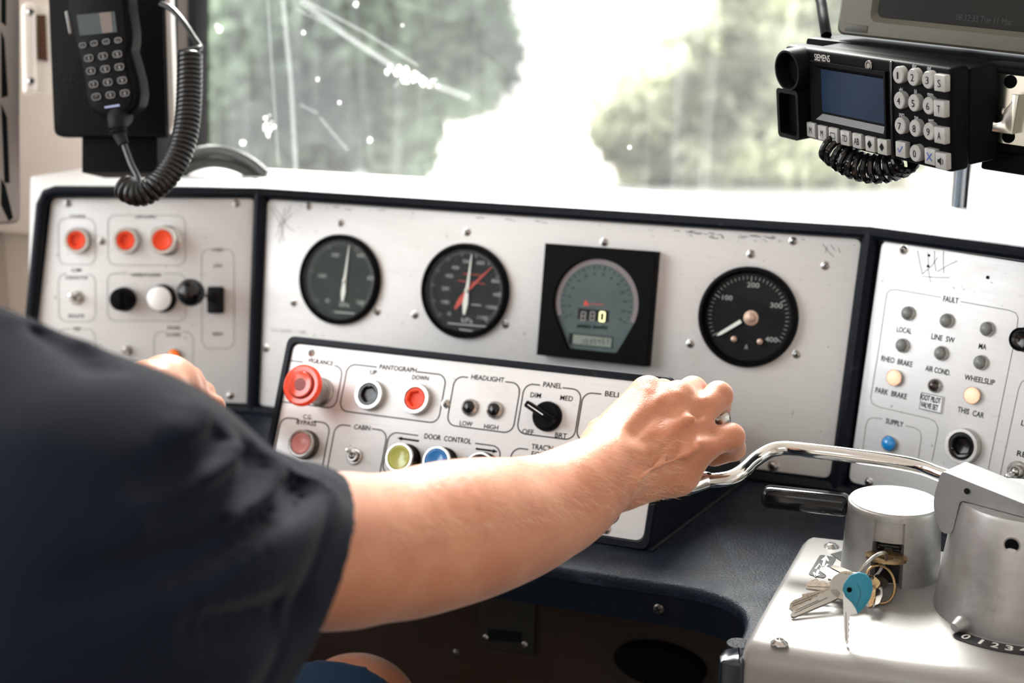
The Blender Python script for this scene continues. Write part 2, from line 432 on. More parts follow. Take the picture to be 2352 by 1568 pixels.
# ------------------------------------------------------------------ the cab shell
def slab(name, pts, z0, z1, m, bevel=0):
    """vertical prism over ground points (a,b)"""
    mb = MB(); P_ = [T(a, b, 0) for a, b in pts]
    mb.extr([(p[0], p[1]) for p in P_], z0, z1, bevel=bevel)
    o = mb.build(name, m); tag(o, kind='structure'); return o
FZ = -1.26; CZ = 0.95; AL = -1.42; AR = 1.45; WB = 1.50; BB = -1.0
slab('floor', [(AL, BB), (AR, BB), (AR, 1.62), (AL, 1.62)], FZ - 0.05, FZ, K['floor'])
slab('ceiling', [(AL, BB), (AR, BB), (AR, 1.62), (AL, 1.62)], CZ, CZ + 0.05, K['cream'])
# side walls with their window openings
def wall_a(name, a0, a1, b0, b1, z0, z1, hole, m):
    hb0, hb1, hz0, hz1 = hole; mb = MB()
    def bx(x0, x1, y0, y1, q0, q1):
        P_ = [T(x0, y0, 0), T(x1, y0, 0), T(x1, y1, 0), T(x0, y1, 0)]; mb.extr([(p[0], p[1]) for p in P_], q0, q1)
    bx(a0, a1, b0, b1, z0, hz0); bx(a0, a1, b0, b1, hz1, z1); bx(a0, a1, b0, hb0, hz0, hz1); bx(a0, a1, hb1, b1, hz0, hz1)
    tag(mb.build(name, m), kind='structure')
wall_a('wall_left', AL - 0.06, AL, BB, 1.62, FZ, CZ, (-0.85, 1.15, -0.30, 0.85), K['cream'])
wall_a('wall_right', AR, AR + 0.06, BB, 1.62, FZ, CZ, (0.30, 1.0, 0.10, 0.75), K['cream'])
# rear wall with the glazed door opening behind the photographer
mb = MB()
for a0, a1, z0, z1 in ((AL, AR, 0.80, CZ), (AL, AL + 0.9, FZ, 0.80), (AR - 0.9, AR, FZ, 0.80), (AL + 0.9, AR - 0.9, FZ, 0.0)):
    P_ = [T(a0, BB - 0.06, 0), T(a1, BB - 0.06, 0), T(a1, BB, 0), T(a0, BB, 0)]; mb.extr([(p[0], p[1]) for p in P_], z0, z1)
tag(mb.build('wall_back', K['cream']), kind='structure')
# front wall below and above the windscreen; the screen leans back towards the driver
lean = R(-5)
SCREEN = Frame(T(0, WB, HOOD_Z - 0.03), U, -F * math.cos(lean) - UP * math.sin(lean))
pL = SCREEN.uv(476, 200)[0]; pR = SCREEN.uv(2207, 440)[0]
print('screen a', pL, pR)
mb = MB()
SH = 1.12
mb.box((AR - AL, WB * 0 + 0.06, HOOD_Z - 0.04 - FZ), ((AR + AL) / 2, 0.045, (HOOD_Z - 0.04 + FZ) / 2))
for v in mb.v: pass
o = mb.build('wall_front', K['cream'], M=Matrix(((U[0], F[0], 0, T(0, WB, 0)[0]), (U[1], F[1], 0, T(0, WB, 0)[1]), (0, 0, 1, 0), (0, 0, 0, 1))))
tag(o, kind='structure')
# cream corner panel left of the windscreen
mb = MB(); mb.box((pL - 0.02 - AL + 0.02, SH + 0.08, 0.03), ((pL - 0.03 + AL) / 2 - 0.02, SH / 2 - 0.04, 0.0), bevel=0.004)
o = mb.build('trim_1', K['cream'], M=SCREEN.m()); tag(o, kind='structure')
# window posts and rubber
def post(name, a0, a1, m, z0=-0.012, z1=0.03, rub=0.006):
    mb = MB(); mb.box((a1 - a0, SH, z1 - z0), ((a0 + a1) / 2, SH / 2 - 0.03, (z0 + z1) / 2), bevel=0.006)
    mb.box((rub, SH, 0.012), (a0 - rub / 2, SH / 2 - 0.03, 0.006), bevel=0.002, mat=1); mb.box((rub, SH, 0.012), (a1 + rub / 2, SH / 2 - 0.03, 0.006), bevel=0.002, mat=1)
    tag(mb.build(name, [m, K['blacksoft']], M=SCREEN.m()), kind='structure')
a_brown = SCREEN.uv(388, 200)[0]
post('trim_2', a_brown, pL - 0.004, K['darkcream'])
post('trim_3', SCREEN.uv(2196, 440)[0], SCREEN.uv(2219, 440)[0], K['pillar'], rub=0.003)
mb = MB(); mb.box((0.012, SH, 0.03), (pL - 0.001, SH / 2 - 0.03, 0.018), bevel=0.003)
tag(mb.build('trim_4', K['blacksoft'], M=SCREEN.m()), kind='structure')
mb = MB(); mb.box((AR - AL, 0.06, 0.05), ((AR + AL) / 2, SH + 0.01, 0.0), bevel=0.006)
tag(mb.build('trim_5', K['cream'], M=SCREEN.m()), kind='structure')
# windscreen glass: clear with greasy haze, chips and long wiper scratches
def dirty_glass():
    m = bpy.data.materials.new('dusty_windscreen_glass'); m.use_nodes = True; nt = m.node_tree; nt.nodes.clear(); N = nt.nodes; L = nt.links
    o = N.new('ShaderNodeOutputMaterial'); t = N.new('ShaderNodeBsdfTransparent'); g = N.new('ShaderNodeBsdfGlossy'); g.inputs['Roughness'].default_value = 0.03
    t.inputs[0].default_value = (0.97, 0.985, 0.98, 1)
    m1 = N.new('ShaderNodeMixShader'); L.new(facing_reflect(nt, .4), m1.inputs[0]); L.new(t.outputs[0], m1.inputs[1]); L.new(g.outputs[0], m1.inputs[2])
    d = N.new('ShaderNodeBsdfTranslucent'); d.inputs[0].default_value = (0.80, 0.83, 0.83, 1)
    tc = N.new('ShaderNodeTexCoord')
    def nz(scale, s, det, lo, hi, amt, rot=0):
        mp = N.new('ShaderNodeMapping'); mp.inputs['Scale'].default_value = scale; mp.inputs['Rotation'].default_value = (0, 0, rot); L.new(tc.outputs['Object'], mp.inputs[0])
        n = N.new('ShaderNodeTexNoise'); n.inputs['Scale'].default_value = s; n.inputs['Detail'].default_value = det; L.new(mp.outputs[0], n.inputs['Vector'])
        r = N.new('ShaderNodeMapRange'); r.inputs[1].default_value = lo; r.inputs[2].default_value = hi; r.inputs[3].default_value = 0; r.inputs[4].default_value = amt; L.new(n.outputs['Fac'], r.inputs[0]); return r.outputs[0]
    def add(a, b):
        q = N.new('ShaderNodeMath'); q.operation = 'ADD'; q.use_clamp = True; L.new(a, q.inputs[0])
        if isinstance(b, float): q.inputs[1].default_value = b
        else: L.new(b, q.inputs[1])
        return q.outputs[0]
    h = nz((1, 1, 1), 3.0, 4, 0.35, 0.75, 0.035)
    h = add(h, nz((14, 0.5, 1), 3.0, 3, 0.55, 0.8, 0.045, 0.03))
    h = add(h, nz((40, 0.8, 1), 1.0, 3, 0.70, 0.76, 0.05, -0.9))
    h = add(h, 0.012)
    m2 = N.new('ShaderNodeMixShader'); L.new(h, m2.inputs[0]); L.new(m1.outputs[0], m2.inputs[1]); L.new(d.outputs[0], m2.inputs[2]); L.new(m2.outputs[0], o.inputs[0])
    return m
K['screen_glass'] = dirty_glass()
K['smudge'] = None
def glass(name, a0, a1):
    mb = MB(); mb.box((a1 - a0, SH, 0.006), ((a0 + a1) / 2, SH / 2 - 0.03, -0.004)); o = mb.build(name, K['screen_glass'], M=SCREEN.m()); return tag(o, kind='structure')
w1 = glass('window_1', pL + 0.004, SCREEN.uv(2196, 440)[0] - 0.002)
w2 = glass('window_2', SCREEN.uv(2219, 440)[0] + 0.002, AR)
# bird splash and long scratches on the glass, as marks of their own on the pane
K['splash'] = bpy.data.materials.new('white_splash_mark'); K['splash'].use_nodes = True; _n = K['splash'].node_tree; _n.nodes.clear()
_a = _n.nodes.new('ShaderNodeOutputMaterial'); _b = _n.nodes.new('ShaderNodeBsdfTranslucent'); _b.inputs[0].default_value = (.95, .95, .93, 1); _n.links.new(_b.outputs[0], _a.inputs[0])
mb = MB(); rng = random.Random(5)
def blob(px, py, rpx):
    c = SCREEN.uv(px, py); r = rpx * 1.6 / FPX; n = 9
    mb.flat([(c[0] + r * rng.uniform(.6, 1.2) * math.cos(2 * PI * k / n), c[1] + r * rng.uniform(.6, 1.2) * math.sin(2 * PI * k / n)) for k in range(n)], 0.0006)
for k in range(46):
    t = rng.gauss(0, 1); blob(948 + t * 26, 176 + t * 8 + rng.gauss(0, 9), rng.uniform(2, 8))
for k in range(18): blob(618 + rng.gauss(0, 7), 288 + rng.gauss(0, 12), rng.uniform(2, 6))
for q in ((505, 68, 9), (500, 60, 6), (818, 10, 7), (698, 75, 5), (730, 182, 4), (558, 328, 8), (850, 322, 7), (780, 235, 4), (1447, 338, 4), (1205, 180, 3), (925, 58, 3)): blob(*q)
s_ = mb.build('splash_mark', K['splash'], parent=w1, smooth=0)
m_ = bpy.data.materials.new('fine_scratch'); m_.use_nodes = True; nt = m_.node_tree; nt.nodes.clear()
_o = nt.nodes.new('ShaderNodeOutputMaterial'); _t = nt.nodes.new('ShaderNodeBsdfTransparent'); _d = nt.nodes.new('ShaderNodeBsdfTranslucent'); _d.inputs[0].default_value = (.85, .88, .88, 1)
_m = nt.nodes.new('ShaderNodeMixShader'); _m.inputs[0].default_value = 0.12; nt.links.new(_t.outputs[0], _m.inputs[1]); nt.links.new(_d.outputs[0], _m.inputs[2]); nt.links.new(_m.outputs[0], _o.inputs[0])
mb = MB()
for pl, w in (([(690, 0), (800, 85), (930, 170), (1080, 225)], .008), ([(700, 0), (830, 70), (960, 150)], .003), ([(735, 270), (790, 335), (800, 345)], .0025), ([(680, 20), (760, 60), (900, 150)], .002), ([(650, 0), (668, 180), (680, 395)], .007), ([(615, 0), (628, 200), (640, 380)], .0022), ([(905, 200), (925, 180)], .002), ([(690, 240), (730, 260)], .002)):
    mb.strip([SCREEN.uv(*p) for p in pl], w, 0.0004)
mb.build('scratch_mark', m_, parent=w1, smooth=0)
# ------------------------------------------------------------------ driver's desk (housing, hood, worktop)
desk = thing('driver_desk', 'dark navy driver desk with white hood in front of the windscreen', 'desk', Matrix.Identity(4))
mb = MB()
def quadslab(fr, poly, z0, z1, bevel=0.0, mat=0):
    mb.extr(poly, z0, z1, mat=mat, M=fr.m(), bevel=bevel)
TOPV = 0.0
def vz(fr, z): return (z - fr.o[2]) / fr.y[2]
def um(p): return (p - MAIN.o) @ MAIN.x
top, bot = vz(MAIN, HOOD_Z - 0.004), vz(MAIN, DESK_Z - 0.01)
quadslab(MAIN, [(um(L2) , bot), (um(R2), bot), (um(R1), top), (um(L1), top)], -0.05, -0.004)
top, bot = vz(RIGHT, HOOD_Z - 0.004), vz(RIGHT, DESK_Z - 0.01)
ur = lambda p: (p - RIGHT.o) @ RIGHT.x
quadslab(RIGHT, [(ur(R2), bot), (0.62, bot), (0.62, top), (ur(R1), top)], -0.05, -0.004)
top, bot = vz(LEFT, HOOD_Z - 0.004), vz(LEFT, DESK_Z - 0.01)
LE0 = LEFT.uv(98, 470); LE1 = LEFT.uv(72, 740)
sl = (LE1[0] - LE0[0]) / (LE1[1] - LE0[1]); xe = lambda y: LE0[0] + sl * (y - LE0[1])
quadslab(LEFT, [(xe(bot), bot), (0, bot), (0, top), (xe(top), top)], -0.05, -0.004)
# raised mouldings: top rim and dividers
def rim(pts, r=0.007, n=10): mb.tube(pts, r, n)
ml = lambda fr, x, z, off=0: fr.pt(x, vz(fr, z), off)
zt = HOOD_Z - 0.0045
lt0 = LEFT.pt(xe(vz(LEFT, zt)), vz(LEFT, zt), 0.003)
lt1 = L1 + (L1 - L2) * ((zt - L1[2]) / (L1[2] - L2[2])); rt1 = R1 + (R1 - R2) * ((zt - R1[2]) / (R1[2] - R2[2]))
rtE = RIGHT.pt(0.62, vz(RIGHT, zt), 0.003)
lb1 = L2 + (L2 - L1) * ((L2[2] - DESK_Z) / (L1[2] - L2[2])); rb1 = R2 + (R2 - R1) * ((R2[2] - DESK_Z) / (R1[2] - R2[2]))
cor = LEFT.pt(xe(vz(LEFT, zt)) + 0.008, vz(LEFT, zt), 0.003)
rim([LEFT.pt(xe(vz(LEFT, DESK_Z)), vz(LEFT, DESK_Z), 0.003), LEFT.pt(xe(vz(LEFT, zt - .014)), vz(LEFT, zt - .014), 0.003), LEFT.pt(xe(vz(LEFT, zt)) + 0.004, vz(LEFT, zt - .003), 0.003), LEFT.pt(xe(vz(LEFT, zt)) + 0.014, vz(LEFT, zt), 0.003), lt1, rt1, rtE], 0.0065)
for a, b in ((lt1, lb1), (rt1, rb1)): mb.tube([a, b], 0.0075, 10)
bm0 = [LEFT.pt(xe(vz(LEFT, DESK_Z)), vz(LEFT, DESK_Z), 0.003), lb1, rb1, RIGHT.pt(0.62, vz(RIGHT, DESK_Z), 0.003)]
mb.tube(bm0, 0.0075, 10)
mb.build('housing', K['bezel'], parent=desk)
# hood: white shelf between the top rim and the windscreen
mb = MB()
def g2(p): return (p[0], p[1])
le = g2(lt0); 
P_ = [le, g2(lt1), g2(rt1), g2(rtE), g2(T(1.2, 0.9, 0)), g2(T(1.3, WB - 0.015, 0)), g2(T(pL - 0.03, WB - 0.03, 0)), g2(T(-1.16, 1.42, 0)), g2(T(-1.17, 1.30, 0))]
mb.extr(P_, HOOD_Z - 0.006, HOOD_Z, bevel=0.002)
# cheek closing the housing at its left end
c0 = LEFT.pt(xe(vz(LEFT, DESK_Z)), vz(LEFT, DESK_Z), -0.01); c1 = LEFT.pt(xe(vz(LEFT, zt)), vz(LEFT, zt), -0.01)
mb.add([c0, c1, T(-1.17, 1.30, HOOD_Z - .001), T(-1.17, 1.30, DESK_Z)], [[0, 1, 2, 3]])
hood = mb.build('hood', K['hood'], parent=desk); tag(hood, 'off-white painted hood')
mb = MB()
HF = Frame((0, 0, HOOD_Z), (1, 0, 0), (0, 0, 1))
s0 = onz(1170, 414, HOOD_Z); s1 = onz(1460, 429, HOOD_Z)
mb.strip([s0, s1], 0.004, HOOD_Z + 0.0004)
mb.build('hood_slot', K['ink'], parent=hood)
for q in ((587, 411), (740, 417)):
    mb = MB(); p = onz(*q, HOOD_Z); mb.lathe([(0.004, 0), (0.0035, 0.001)], 12, M=Matrix.Translation((p[0], p[1], HOOD_Z)))
    mb.build('screw', K['darkmetal'], parent=hood)
# worktop with the rounded knee opening
e = [onz(*q, DESK_Z) for q in ((1150, 1275), (1270, 1300), (1580, 1347), (1706, 1405), (1690, 1480), (1640, 1620))]
hd = nrm(-F)
wl = T(-1.15, 1.0, 0)
edge0 = e[1] + (e[2] - e[1]) / np.linalg.norm(e[2] - e[1]) * -1.0
cornerP = onz(1748, 1374, DESK_Z)
side_dir = e[4] - onz(1712, 1440, DESK_Z)
k2 = onz(1690, 1480, DESK_Z)
k3 = k2 + nrm(k2 - cornerP) * 0.02
backs = [T(-1.12, 1.33, 0), T(-0.85, 1.33, 0), T(-0.2, 1.33, 0), RIGHT.pt(0.62, vz(RIGHT, DESK_Z), -0.02)]
far = k3 + nrm(onz(2352, 1545, DESK_Z) - onz(1716, 1460, DESK_Z)) * 0.42
poly = [g2(edge0), g2(cornerP), g2(k3), g2(far)] + [g2(b_) for b_ in backs[::-1]]
poly = rpoly(poly, [0, 0.066, 0, 0, 0, 0, 0, 0], 12)
mb = MB(); mb.extr(poly, DESK_Z - 0.010, DESK_Z, bevel=0.005, seg=3)
wt = mb.build('worktop', K['navy'], parent=desk)
# lip under the front edge, following the knee opening, with a cross-head screw
mb = MB()
inner = rpoly([g2(edge0), g2(cornerP), g2(k3)], [0, 0.066, 0], 22)
cen = T(-0.6, 0.7, 0)
off = []; inner2 = []
for i, p in enumerate(inner):
    a = np.array(inner[max(i - 1, 0)]); b = np.array(inner[min(i + 1, len(inner) - 1)]); t = nrm(b - a); q = np.array([-t[1], t[0]])
    if q @ (np.array(g2(cen)) - np.array(p)) > 0: q = -q
    off.append(np.array(p) + q * 0.012); inner2.append(np.array(p) + q * 0.0012)
lipd = 0.036
vs_ = []; fs_ = []
for (p, q) in zip(inner2, off):
    vs_ += [(p[0], p[1], DESK_Z - 0.0085), (p[0], p[1], DESK_Z - lipd), (q[0], q[1], DESK_Z - lipd), (q[0], q[1], DESK_Z - 0.003)]
for i in range(len(inner) - 1):
    for k in range(4):
        k_ = (k + 1) % 4; fs_.append([4 * i + k, 4 * i + k_, 4 * i + 4 + k_, 4 * i + 4 + k])
mb.add(vs_, fs_)
lip = mb.build('front_lip', mat('navy_moulded_edge', (0.004, 0.006, 0.010), 0.35, spec=.2, bump=0.1, bscale=200), parent=desk)
# ------------------------------------------------------------------ instrument panels: plates, screws, engraved lettering
def plate(name, fr, pxpoly, label, m, radius=0.007, th=0.003, lift=-0.002):
    pts = [fr.uv(*p) for p in pxpoly]
    mb = MB(); mb.extr(rpoly([tuple(p) for p in pts], radius), lift - th, lift, bevel=0.0006)
    o = mb.build(name, m, M=fr.m()); tag(o, label, 'instrument panel'); return o
def screws(parent, fr, lst, off=0.0, r=0.0032):
    for (px, py, *k) in lst:
        c = fr.uv(px, py, off); rr = r * (k[0] if k else 1)
        mb = MB(); mb.lathe([(rr * 1.35, -0.0005), (rr * 1.35, 0.0004), (rr * 1.05, 0.0006), (rr * 0.95, rr * .35), (rr * .6, rr * .62), (rr * .2, rr * .7), (0, rr * .7)], 20)
        a = random.Random(px * 7 + py).uniform(0, 1.5)
        for q in (0, PI / 2): mb.box((rr * 1.0, rr * .26, rr * .3), (0, 0, rr * .62), mat=1, M=Matrix.Rotation(a + q, 4, 'Z'))
        o = mb.build('screw', [K['nickel'], K['ink']], parent=parent, M=Matrix.Translation((c[0], c[1], off)) if not isinstance(parent, type(None)) else fr.m(c[0], c[1], off))
class Ink:
    def __init__(s, fr, z): s.fr = fr; s.z = z; s.mb = MB()
    def text(s, t, x0, y0, x1, y1, cap, weight=0.0, mat=0):
        a = s.fr.uv(x0, y0, s.z); b = s.fr.uv(x1, y1, s.z)
        nx, ny = y1 - y0, -(x1 - x0); L = math.hypot(nx, ny)
        mid = ((x0 + x1) / 2, (y0 + y1) / 2); c = s.fr.uv(mid[0] + nx / L * cap, mid[1] + ny / L * cap, s.z)
        m_ = s.fr.uv(*mid, s.z); h = np.linalg.norm(c - m_)
        put_text(s.mb, t, a, b, h, mat, s.z, weight)
    def box(s, tl_, br, r=0.008, gap=None, w=0.0009, mat=0):
        """rounded outline with a gap in its top line for the caption (gap = two pixels x)"""
        a = s.fr.uv(*tl_, s.z); b = s.fr.uv(*br, s.z)
        x0, y1, x1, y0 = a[0], a[1], b[0], b[1]
        p = rrect(x0, y0, x1, y1, r, 7)           # starts at right end of the top-right arc going up to top
        p = [np.array(q) for q in p]
        top_r, top_l = p[7], p[8]
        if gap:
            g0 = s.fr.uv(gap[0], tl_[1], s.z)[0]; g1 = s.fr.uv(gap[1], tl_[1], s.z)[0]
            path = [np.array([g0, y1])] + p[8:] + p[:8] + [np.array([g1, y1])]
            s.mb.strip(path, w, s.z, mat)
        else: s.mb.strip(p, w, s.z, mat, closed=True)
    def line(s, pts, w=0.0009, mat=0): s.mb.strip([s.fr.uv(*p, s.z) for p in pts], w, s.z, mat)
    def done(s, parent, mats, name='lettering'): return s.mb.build(name, mats, parent=parent, smooth=0)
PZ = -0.0017
# --- main panel
main_p = plate('instrument_panel', MAIN, [(612, 458), (1978, 549), (1905, 1099), (591, 930)], 'wide brushed metal gauge panel across the middle of the desk', K['alu'])
screws(main_p, MAIN, [(709, 474), (612, 800), (783, 512), (675, 695), (867, 716), (1073, 533), (953, 723), (1161, 745), (1388, 556), (1725, 583), (1586, 789), (1830, 813), (1822, 553), (1896, 610), (1777, 1070, 1.3)], -0.002)
ik = Ink(MAIN, PZ)
ik.text('H.S. LIGHT — OFF', 625, 761, 703, 767, 8, -0.01, 1)
for pl in ([(622, 476), (648, 520), (652, 555)], [(668, 474), (655, 500), (640, 560)], [(655, 478), (640, 530), (632, 545)], [(630, 474), (660, 520), (676, 530)], [(672, 490), (650, 512), (636, 520)], [(1890, 560), (1905, 580), (1916, 590)], [(1908, 562), (1918, 575)], [(1900, 566), (1896, 580)], [(1925, 568), (1930, 580)]):
    ik.line(pl, 0.0006, 1)
ik.done(main_p, [K['ink'], K['inkfaint']])
# scuffs where the black moulding has rubbed off along the top edge
mb = MB(); rng = random.Random(3)
for k in range(70):
    x = rng.uniform(1560, 1790) if k < 46 else rng.uniform(640, 1900); y0 = 462 + (x - 612) * 0.0667 + 3 + abs(rng.gauss(0, 6 if k < 46 else 3))
    L_ = rng.uniform(4, 16); mb.strip([MAIN.uv(x, y0, PZ), MAIN.uv(x + L_ / 2, y0 + rng.uniform(-1, 2), PZ), MAIN.uv(x + L_, y0 + rng.uniform(0, 3), PZ)], rng.uniform(.0003, .0009), PZ)
mb.build('scuff_mark', K['inkfaint'], parent=main_p, smooth=0)['kind'] = 'stuff'
# --- left panel
left_p = plate('instrument_panel', LEFT, [(117, 455), (584, 456), (573, 927), (66, 905)], 'brushed metal panel at the left end with couple and uncouple buttons', K['alu_sub'])
screws(left_p, LEFT, [(156, 467), (544, 467), (234, 554), (529, 908)], -0.002)
ik = Ink(LEFT, PZ)
c_, g_ = 7.5, 1
def wz(x, y): return (60 + x / 2.903, 420 + y / 2.903)
for t, cx, cy, w in (('COUPLE', 342, 234, 104), ('UNCOUPLE', 797, 236, 140), ('COMP', 337, 592, 70), ('CONTACTOR', 337, 642, 150), ('ISOLATE', 335, 897, 106), ('TRIP', 338, 984, 52), ('WIPER/WASHER', 800, 624, 204), ('HORN', 1277, 457, 72), ('LOW', 1280, 563, 58), ('HIGH', 1277, 1016, 66), ('DOORS', 985, 976, 86), ('CLOSED', 983, 1022, 100)):
    a = wz(cx - w / 2, cy); b = wz(cx + w / 2, cy); ik.text(t, a[0], a[1], b[0], b[1], 8, 0.012, 0)
for x0, y0, x1, y1, g in ((215, 235, 462, 545, (285, 400)), (545, 215, 1062, 550, (720, 875)), (215, 605, 464, 925, (255, 420)), (542, 602, 1066, 922, (690, 910)), (1170, 440, 1388, 1105, (1235, 1320)), (852, 990, 1115, 1420, (930, 1045)), (215, 972, 462, 1300, (305, 370))):
    ik.box(wz(x0, y0), wz(x1, y1), 0.009, (wz(g[0], 0)[0], wz(g[1], 0)[0]), 0.0006, 1)
ik.done(left_p, [K['ink'], K['inkfaint']])
# --- right panel
right_p = plate('instrument_panel', RIGHT, [(2023, 551), (2600, 642), (2520, 1230), (1946, 1106)], 'brushed metal panel at the right with fault lamps', K['alu_sub'], radius=0.008)
screws(right_p, RIGHT, [(2076, 573, 1.1), (1996, 1107)], -0.002)
ik = Ink(RIGHT, PZ)
def rz(x, y): return (1900 + x / 2.529, 520 + y / 2.529)
for t, x0, y0, x1, y1, h in (('FAULT', 672, 434, 760, 447, 13), ('LOCAL', 402, 611, 488, 624, 13), ('LINE  SW', 603, 652, 737, 677, 13), ('MA', 878, 708, 922, 716, 13), ('RHEO  BRAKE', 312, 778, 493, 817, 13), ('AIR COND.', 568, 836, 712, 866, 13), ('WHEELSLIP', 795, 888, 970, 923, 13), ('PARK  BRAKE', 278, 963, 460, 1004, 13), ('THIS  CAR', 755, 1075, 908, 1114, 13), ('SUPPLY', 338, 1142, 440, 1165, 12.5)):
    a = rz(x0, y0); b = rz(x1, y1); ik.text(t, a[0], a[1], b[0], b[1], h, 0.014)
ik.text('L', 2344.5, 976, 2351, 978, 13, 0.014); ik.text('RE', 2335, 1046, 2356, 1051, 13, 0.014)
def rl(pts, w=.0006, m=1): ik.line([rz(*p) for p in pts], w, m)
rl([(660, 411), (400, 366), (372, 368), (350, 382), (342, 410), (300, 700), (252, 1000), (262, 1028), (300, 1048), (590, 1115), (625, 1132), (642, 1165), (640, 1200), (608, 1360)])
rl([(776, 436), (1060, 487), (1095, 502), (1108, 530), (1100, 600), (935, 1410)])
rl([(320, 1118), (265, 1110), (240, 1120), (225, 1150), (205, 1305)]); rl([(455, 1156), (510, 1170), (540, 1190), (547, 1225), (528, 1350)])
rl([(1180, 880), (1150, 890), (1128, 905), (1112, 940), (1090, 1040), (1005, 1440)])
for pl in ([(525, 140), (540, 220), (553, 280)], [(583, 150), (586, 190), (588, 225)], [(623, 142), (622, 200), (632, 260)], [(675, 142), (673, 200), (677, 270)], [(585, 245), (592, 280), (600, 325)], [(553, 275), (610, 225), (640, 180)], [(550, 290), (640, 296), (710, 297)], [(640, 262), (700, 225), (755, 200)]): rl(pl, 0.0005, 1)
ik.done(right_p, [K['ink'], K['inkfaint']])
mb = MB(); a = RIGHT.uv(2266.5, 636.6); mb.lathe([(0.0016, -0.0018), (0.0016, -0.0015)], 12, M=Matrix.Translation((a[0], a[1], 0))); mb.build('screw_hole', K['ink'], parent=right_p)
for q in ((585, 167), (580, 230)):
    mb = MB(); a = RIGHT.uv(*rz(*q)); mb.lathe([(0.0013, -0.0018), (0.0013, -0.0015)], 10, M=Matrix.Translation((a[0], a[1], 0))); mb.build('screw_hole', K['ink'], parent=right_p)
# small engraved label under the dark lamp
mb = MB(); pp = [RIGHT.uv(*rz(*q)) for q in ((545, 960), (675, 988), (662, 1088), (530, 1058))]
mb.extr([tuple(p) for p in pp], -0.002, -0.0004, bevel=0.0003)
mb.strip([tuple(p * 0.94 + sum(pp) / 4 * 0.06) for p in pp], 0.0007, 0.0, 1, closed=True)
for t, x0, y0, x1, y1 in (('FOOT PILOT', 538, 1002, 655, 1030), ('VALVE SET', 540, 1045, 640, 1070)):
    a = RIGHT.uv(*rz(x0, y0)); b = RIGHT.uv(*rz(x1, y1)); put_text(mb, t, a, b, 0.0052, 1, 0.0001, 0.02)
mb.build('label_plate', [K['alu_sub'], K['ink']], parent=right_p, smooth=0)
# --- lower console: a stand-off box with a bright plate in a black moulded surround
so = [SUB.uv(*p) for p in ((664, 768), (1552, 866), (1490, 1268), (585, 1120))]
xl = (so[0][0] + so[3][0]) / 2; so = [np.array([xl, so[0][1]]), np.array([(so[1][0] + so[2][0]) / 2, so[0][1]]), np.array([(so[1][0] + so[2][0]) / 2, 0.0]), np.array([xl, 0.0])]
sub_t = thing('instrument_panel', 'sloping lower control panel with pantograph, headlight and door controls', 'instrument panel', SUB.m())
mb = MB()
outer = rpoly([tuple(p) for p in so], [0.008, 0.008, 0.006, 0.006], 6)
ins = lambda k: rpoly([(so[0][0] + k, so[0][1] - k), (so[1][0] - k, so[1][1] - k), (so[2][0] - k, so[2][1] + k * 1.1), (so[3][0] + k, so[3][1] + k * 1.1)], [0.008] * 4, 6)
rings = [(outer, -0.004), (ins(0.0015), 0.0), (ins(0.006), 0.0), (ins(0.0075), -0.0035)]
vs_ = []; fs_ = []; n = len(outer)
for ring, z in rings: vs_ += [(p[0], p[1], z) for p in ring]
for i in range(3):
    for k in range(n): fs_.append([i * n + k, i * n + (k + 1) % n, (i + 1) * n + (k + 1) % n, (i + 1) * n + k])
mb.add(vs_, fs_)
# the body behind it falls back to the gauge panel and down to the worktop
def loc(p): q = np.asarray(p) - SUB.o; return (q @ SUB.x, q @ SUB.y, q @ SUB.n)
f0 = [(outer[k][0], outer[k][1], -0.004) for k in range(n)]
bt = MAIN.pt(0, 0, 0)
def mainpt(x, z): p = T(0, 0, 0) + SUB.o; a = p @ U + x; b = (MAIN.pt(0, vz(MAIN, z)) @ F); return T(a, b + 0.0, z)
xr, xl_ = so[1][0], so[0][0]
back = [loc(mainpt(xl_, -0.405)), loc(mainpt(xr, -0.405)), loc(mainpt(xr + 0.03, DESK_Z)), loc(mainpt(xl_, DESK_Z))]
A = [(xl_, so[0][1], -0.004), (xr, so[0][1], -0.004), (xr, 0.0, -0.004), (xl_, 0.0, -0.004)]
def inset3(p, dx, dy): return (p[0] + dx, p[1] + dy, p[2] - 0.001)
A2 = [inset3(A[0], .004, -.004), inset3(A[1], -.004, -.004), inset3(A[2], -.002, .002), inset3(A[3], .002, .002)]
foot = (xr + 0.002, loc((0, 0, DESK_Z))[1], 0)
mb.add(A2 + back, [[0, 1, 5, 4], [1, 2, 6, 5], [2, 3, 7, 6], [3, 0, 4, 7]])
# small flange where the right cheek meets the worktop
fl = SUB.o + SUB.x * xr; fl0 = loc((fl[0], fl[1], DESK_Z)); 
mb.tube([fl0, back[2]], 0.003, 8)
mb.build('surround', K['bezel'], parent=sub_t)
mb = MB(); mb.extr(ins(0.0075), -0.006, -0.003, bevel=0.0003)
mb.build('face_plate', K['alu_sub'], parent=sub_t)
SZ = -0.0027
ik = Ink(SUB, SZ)
def t5(t, x0, y0, x1, y1, h=11.5, w=0.012): ik.text(t, x0, y0, x1, y1, h, w)
t5('VIGILANCE', 706, 831.5, 764, 839.5, 11); t5('PANTOGRAPH', 871, 847, 956, 855.5); t5('UP', 849, 859, 865, 860, 10.5); t5('DOWN', 946, 870.5, 984, 873.5, 10.5)
t5('HEADLIGHT', 1082, 870, 1157, 878); t5('LOW', 1055, 976, 1084.5, 979, 11); t5('HIGH', 1111, 983.5, 1143.5, 987, 11)
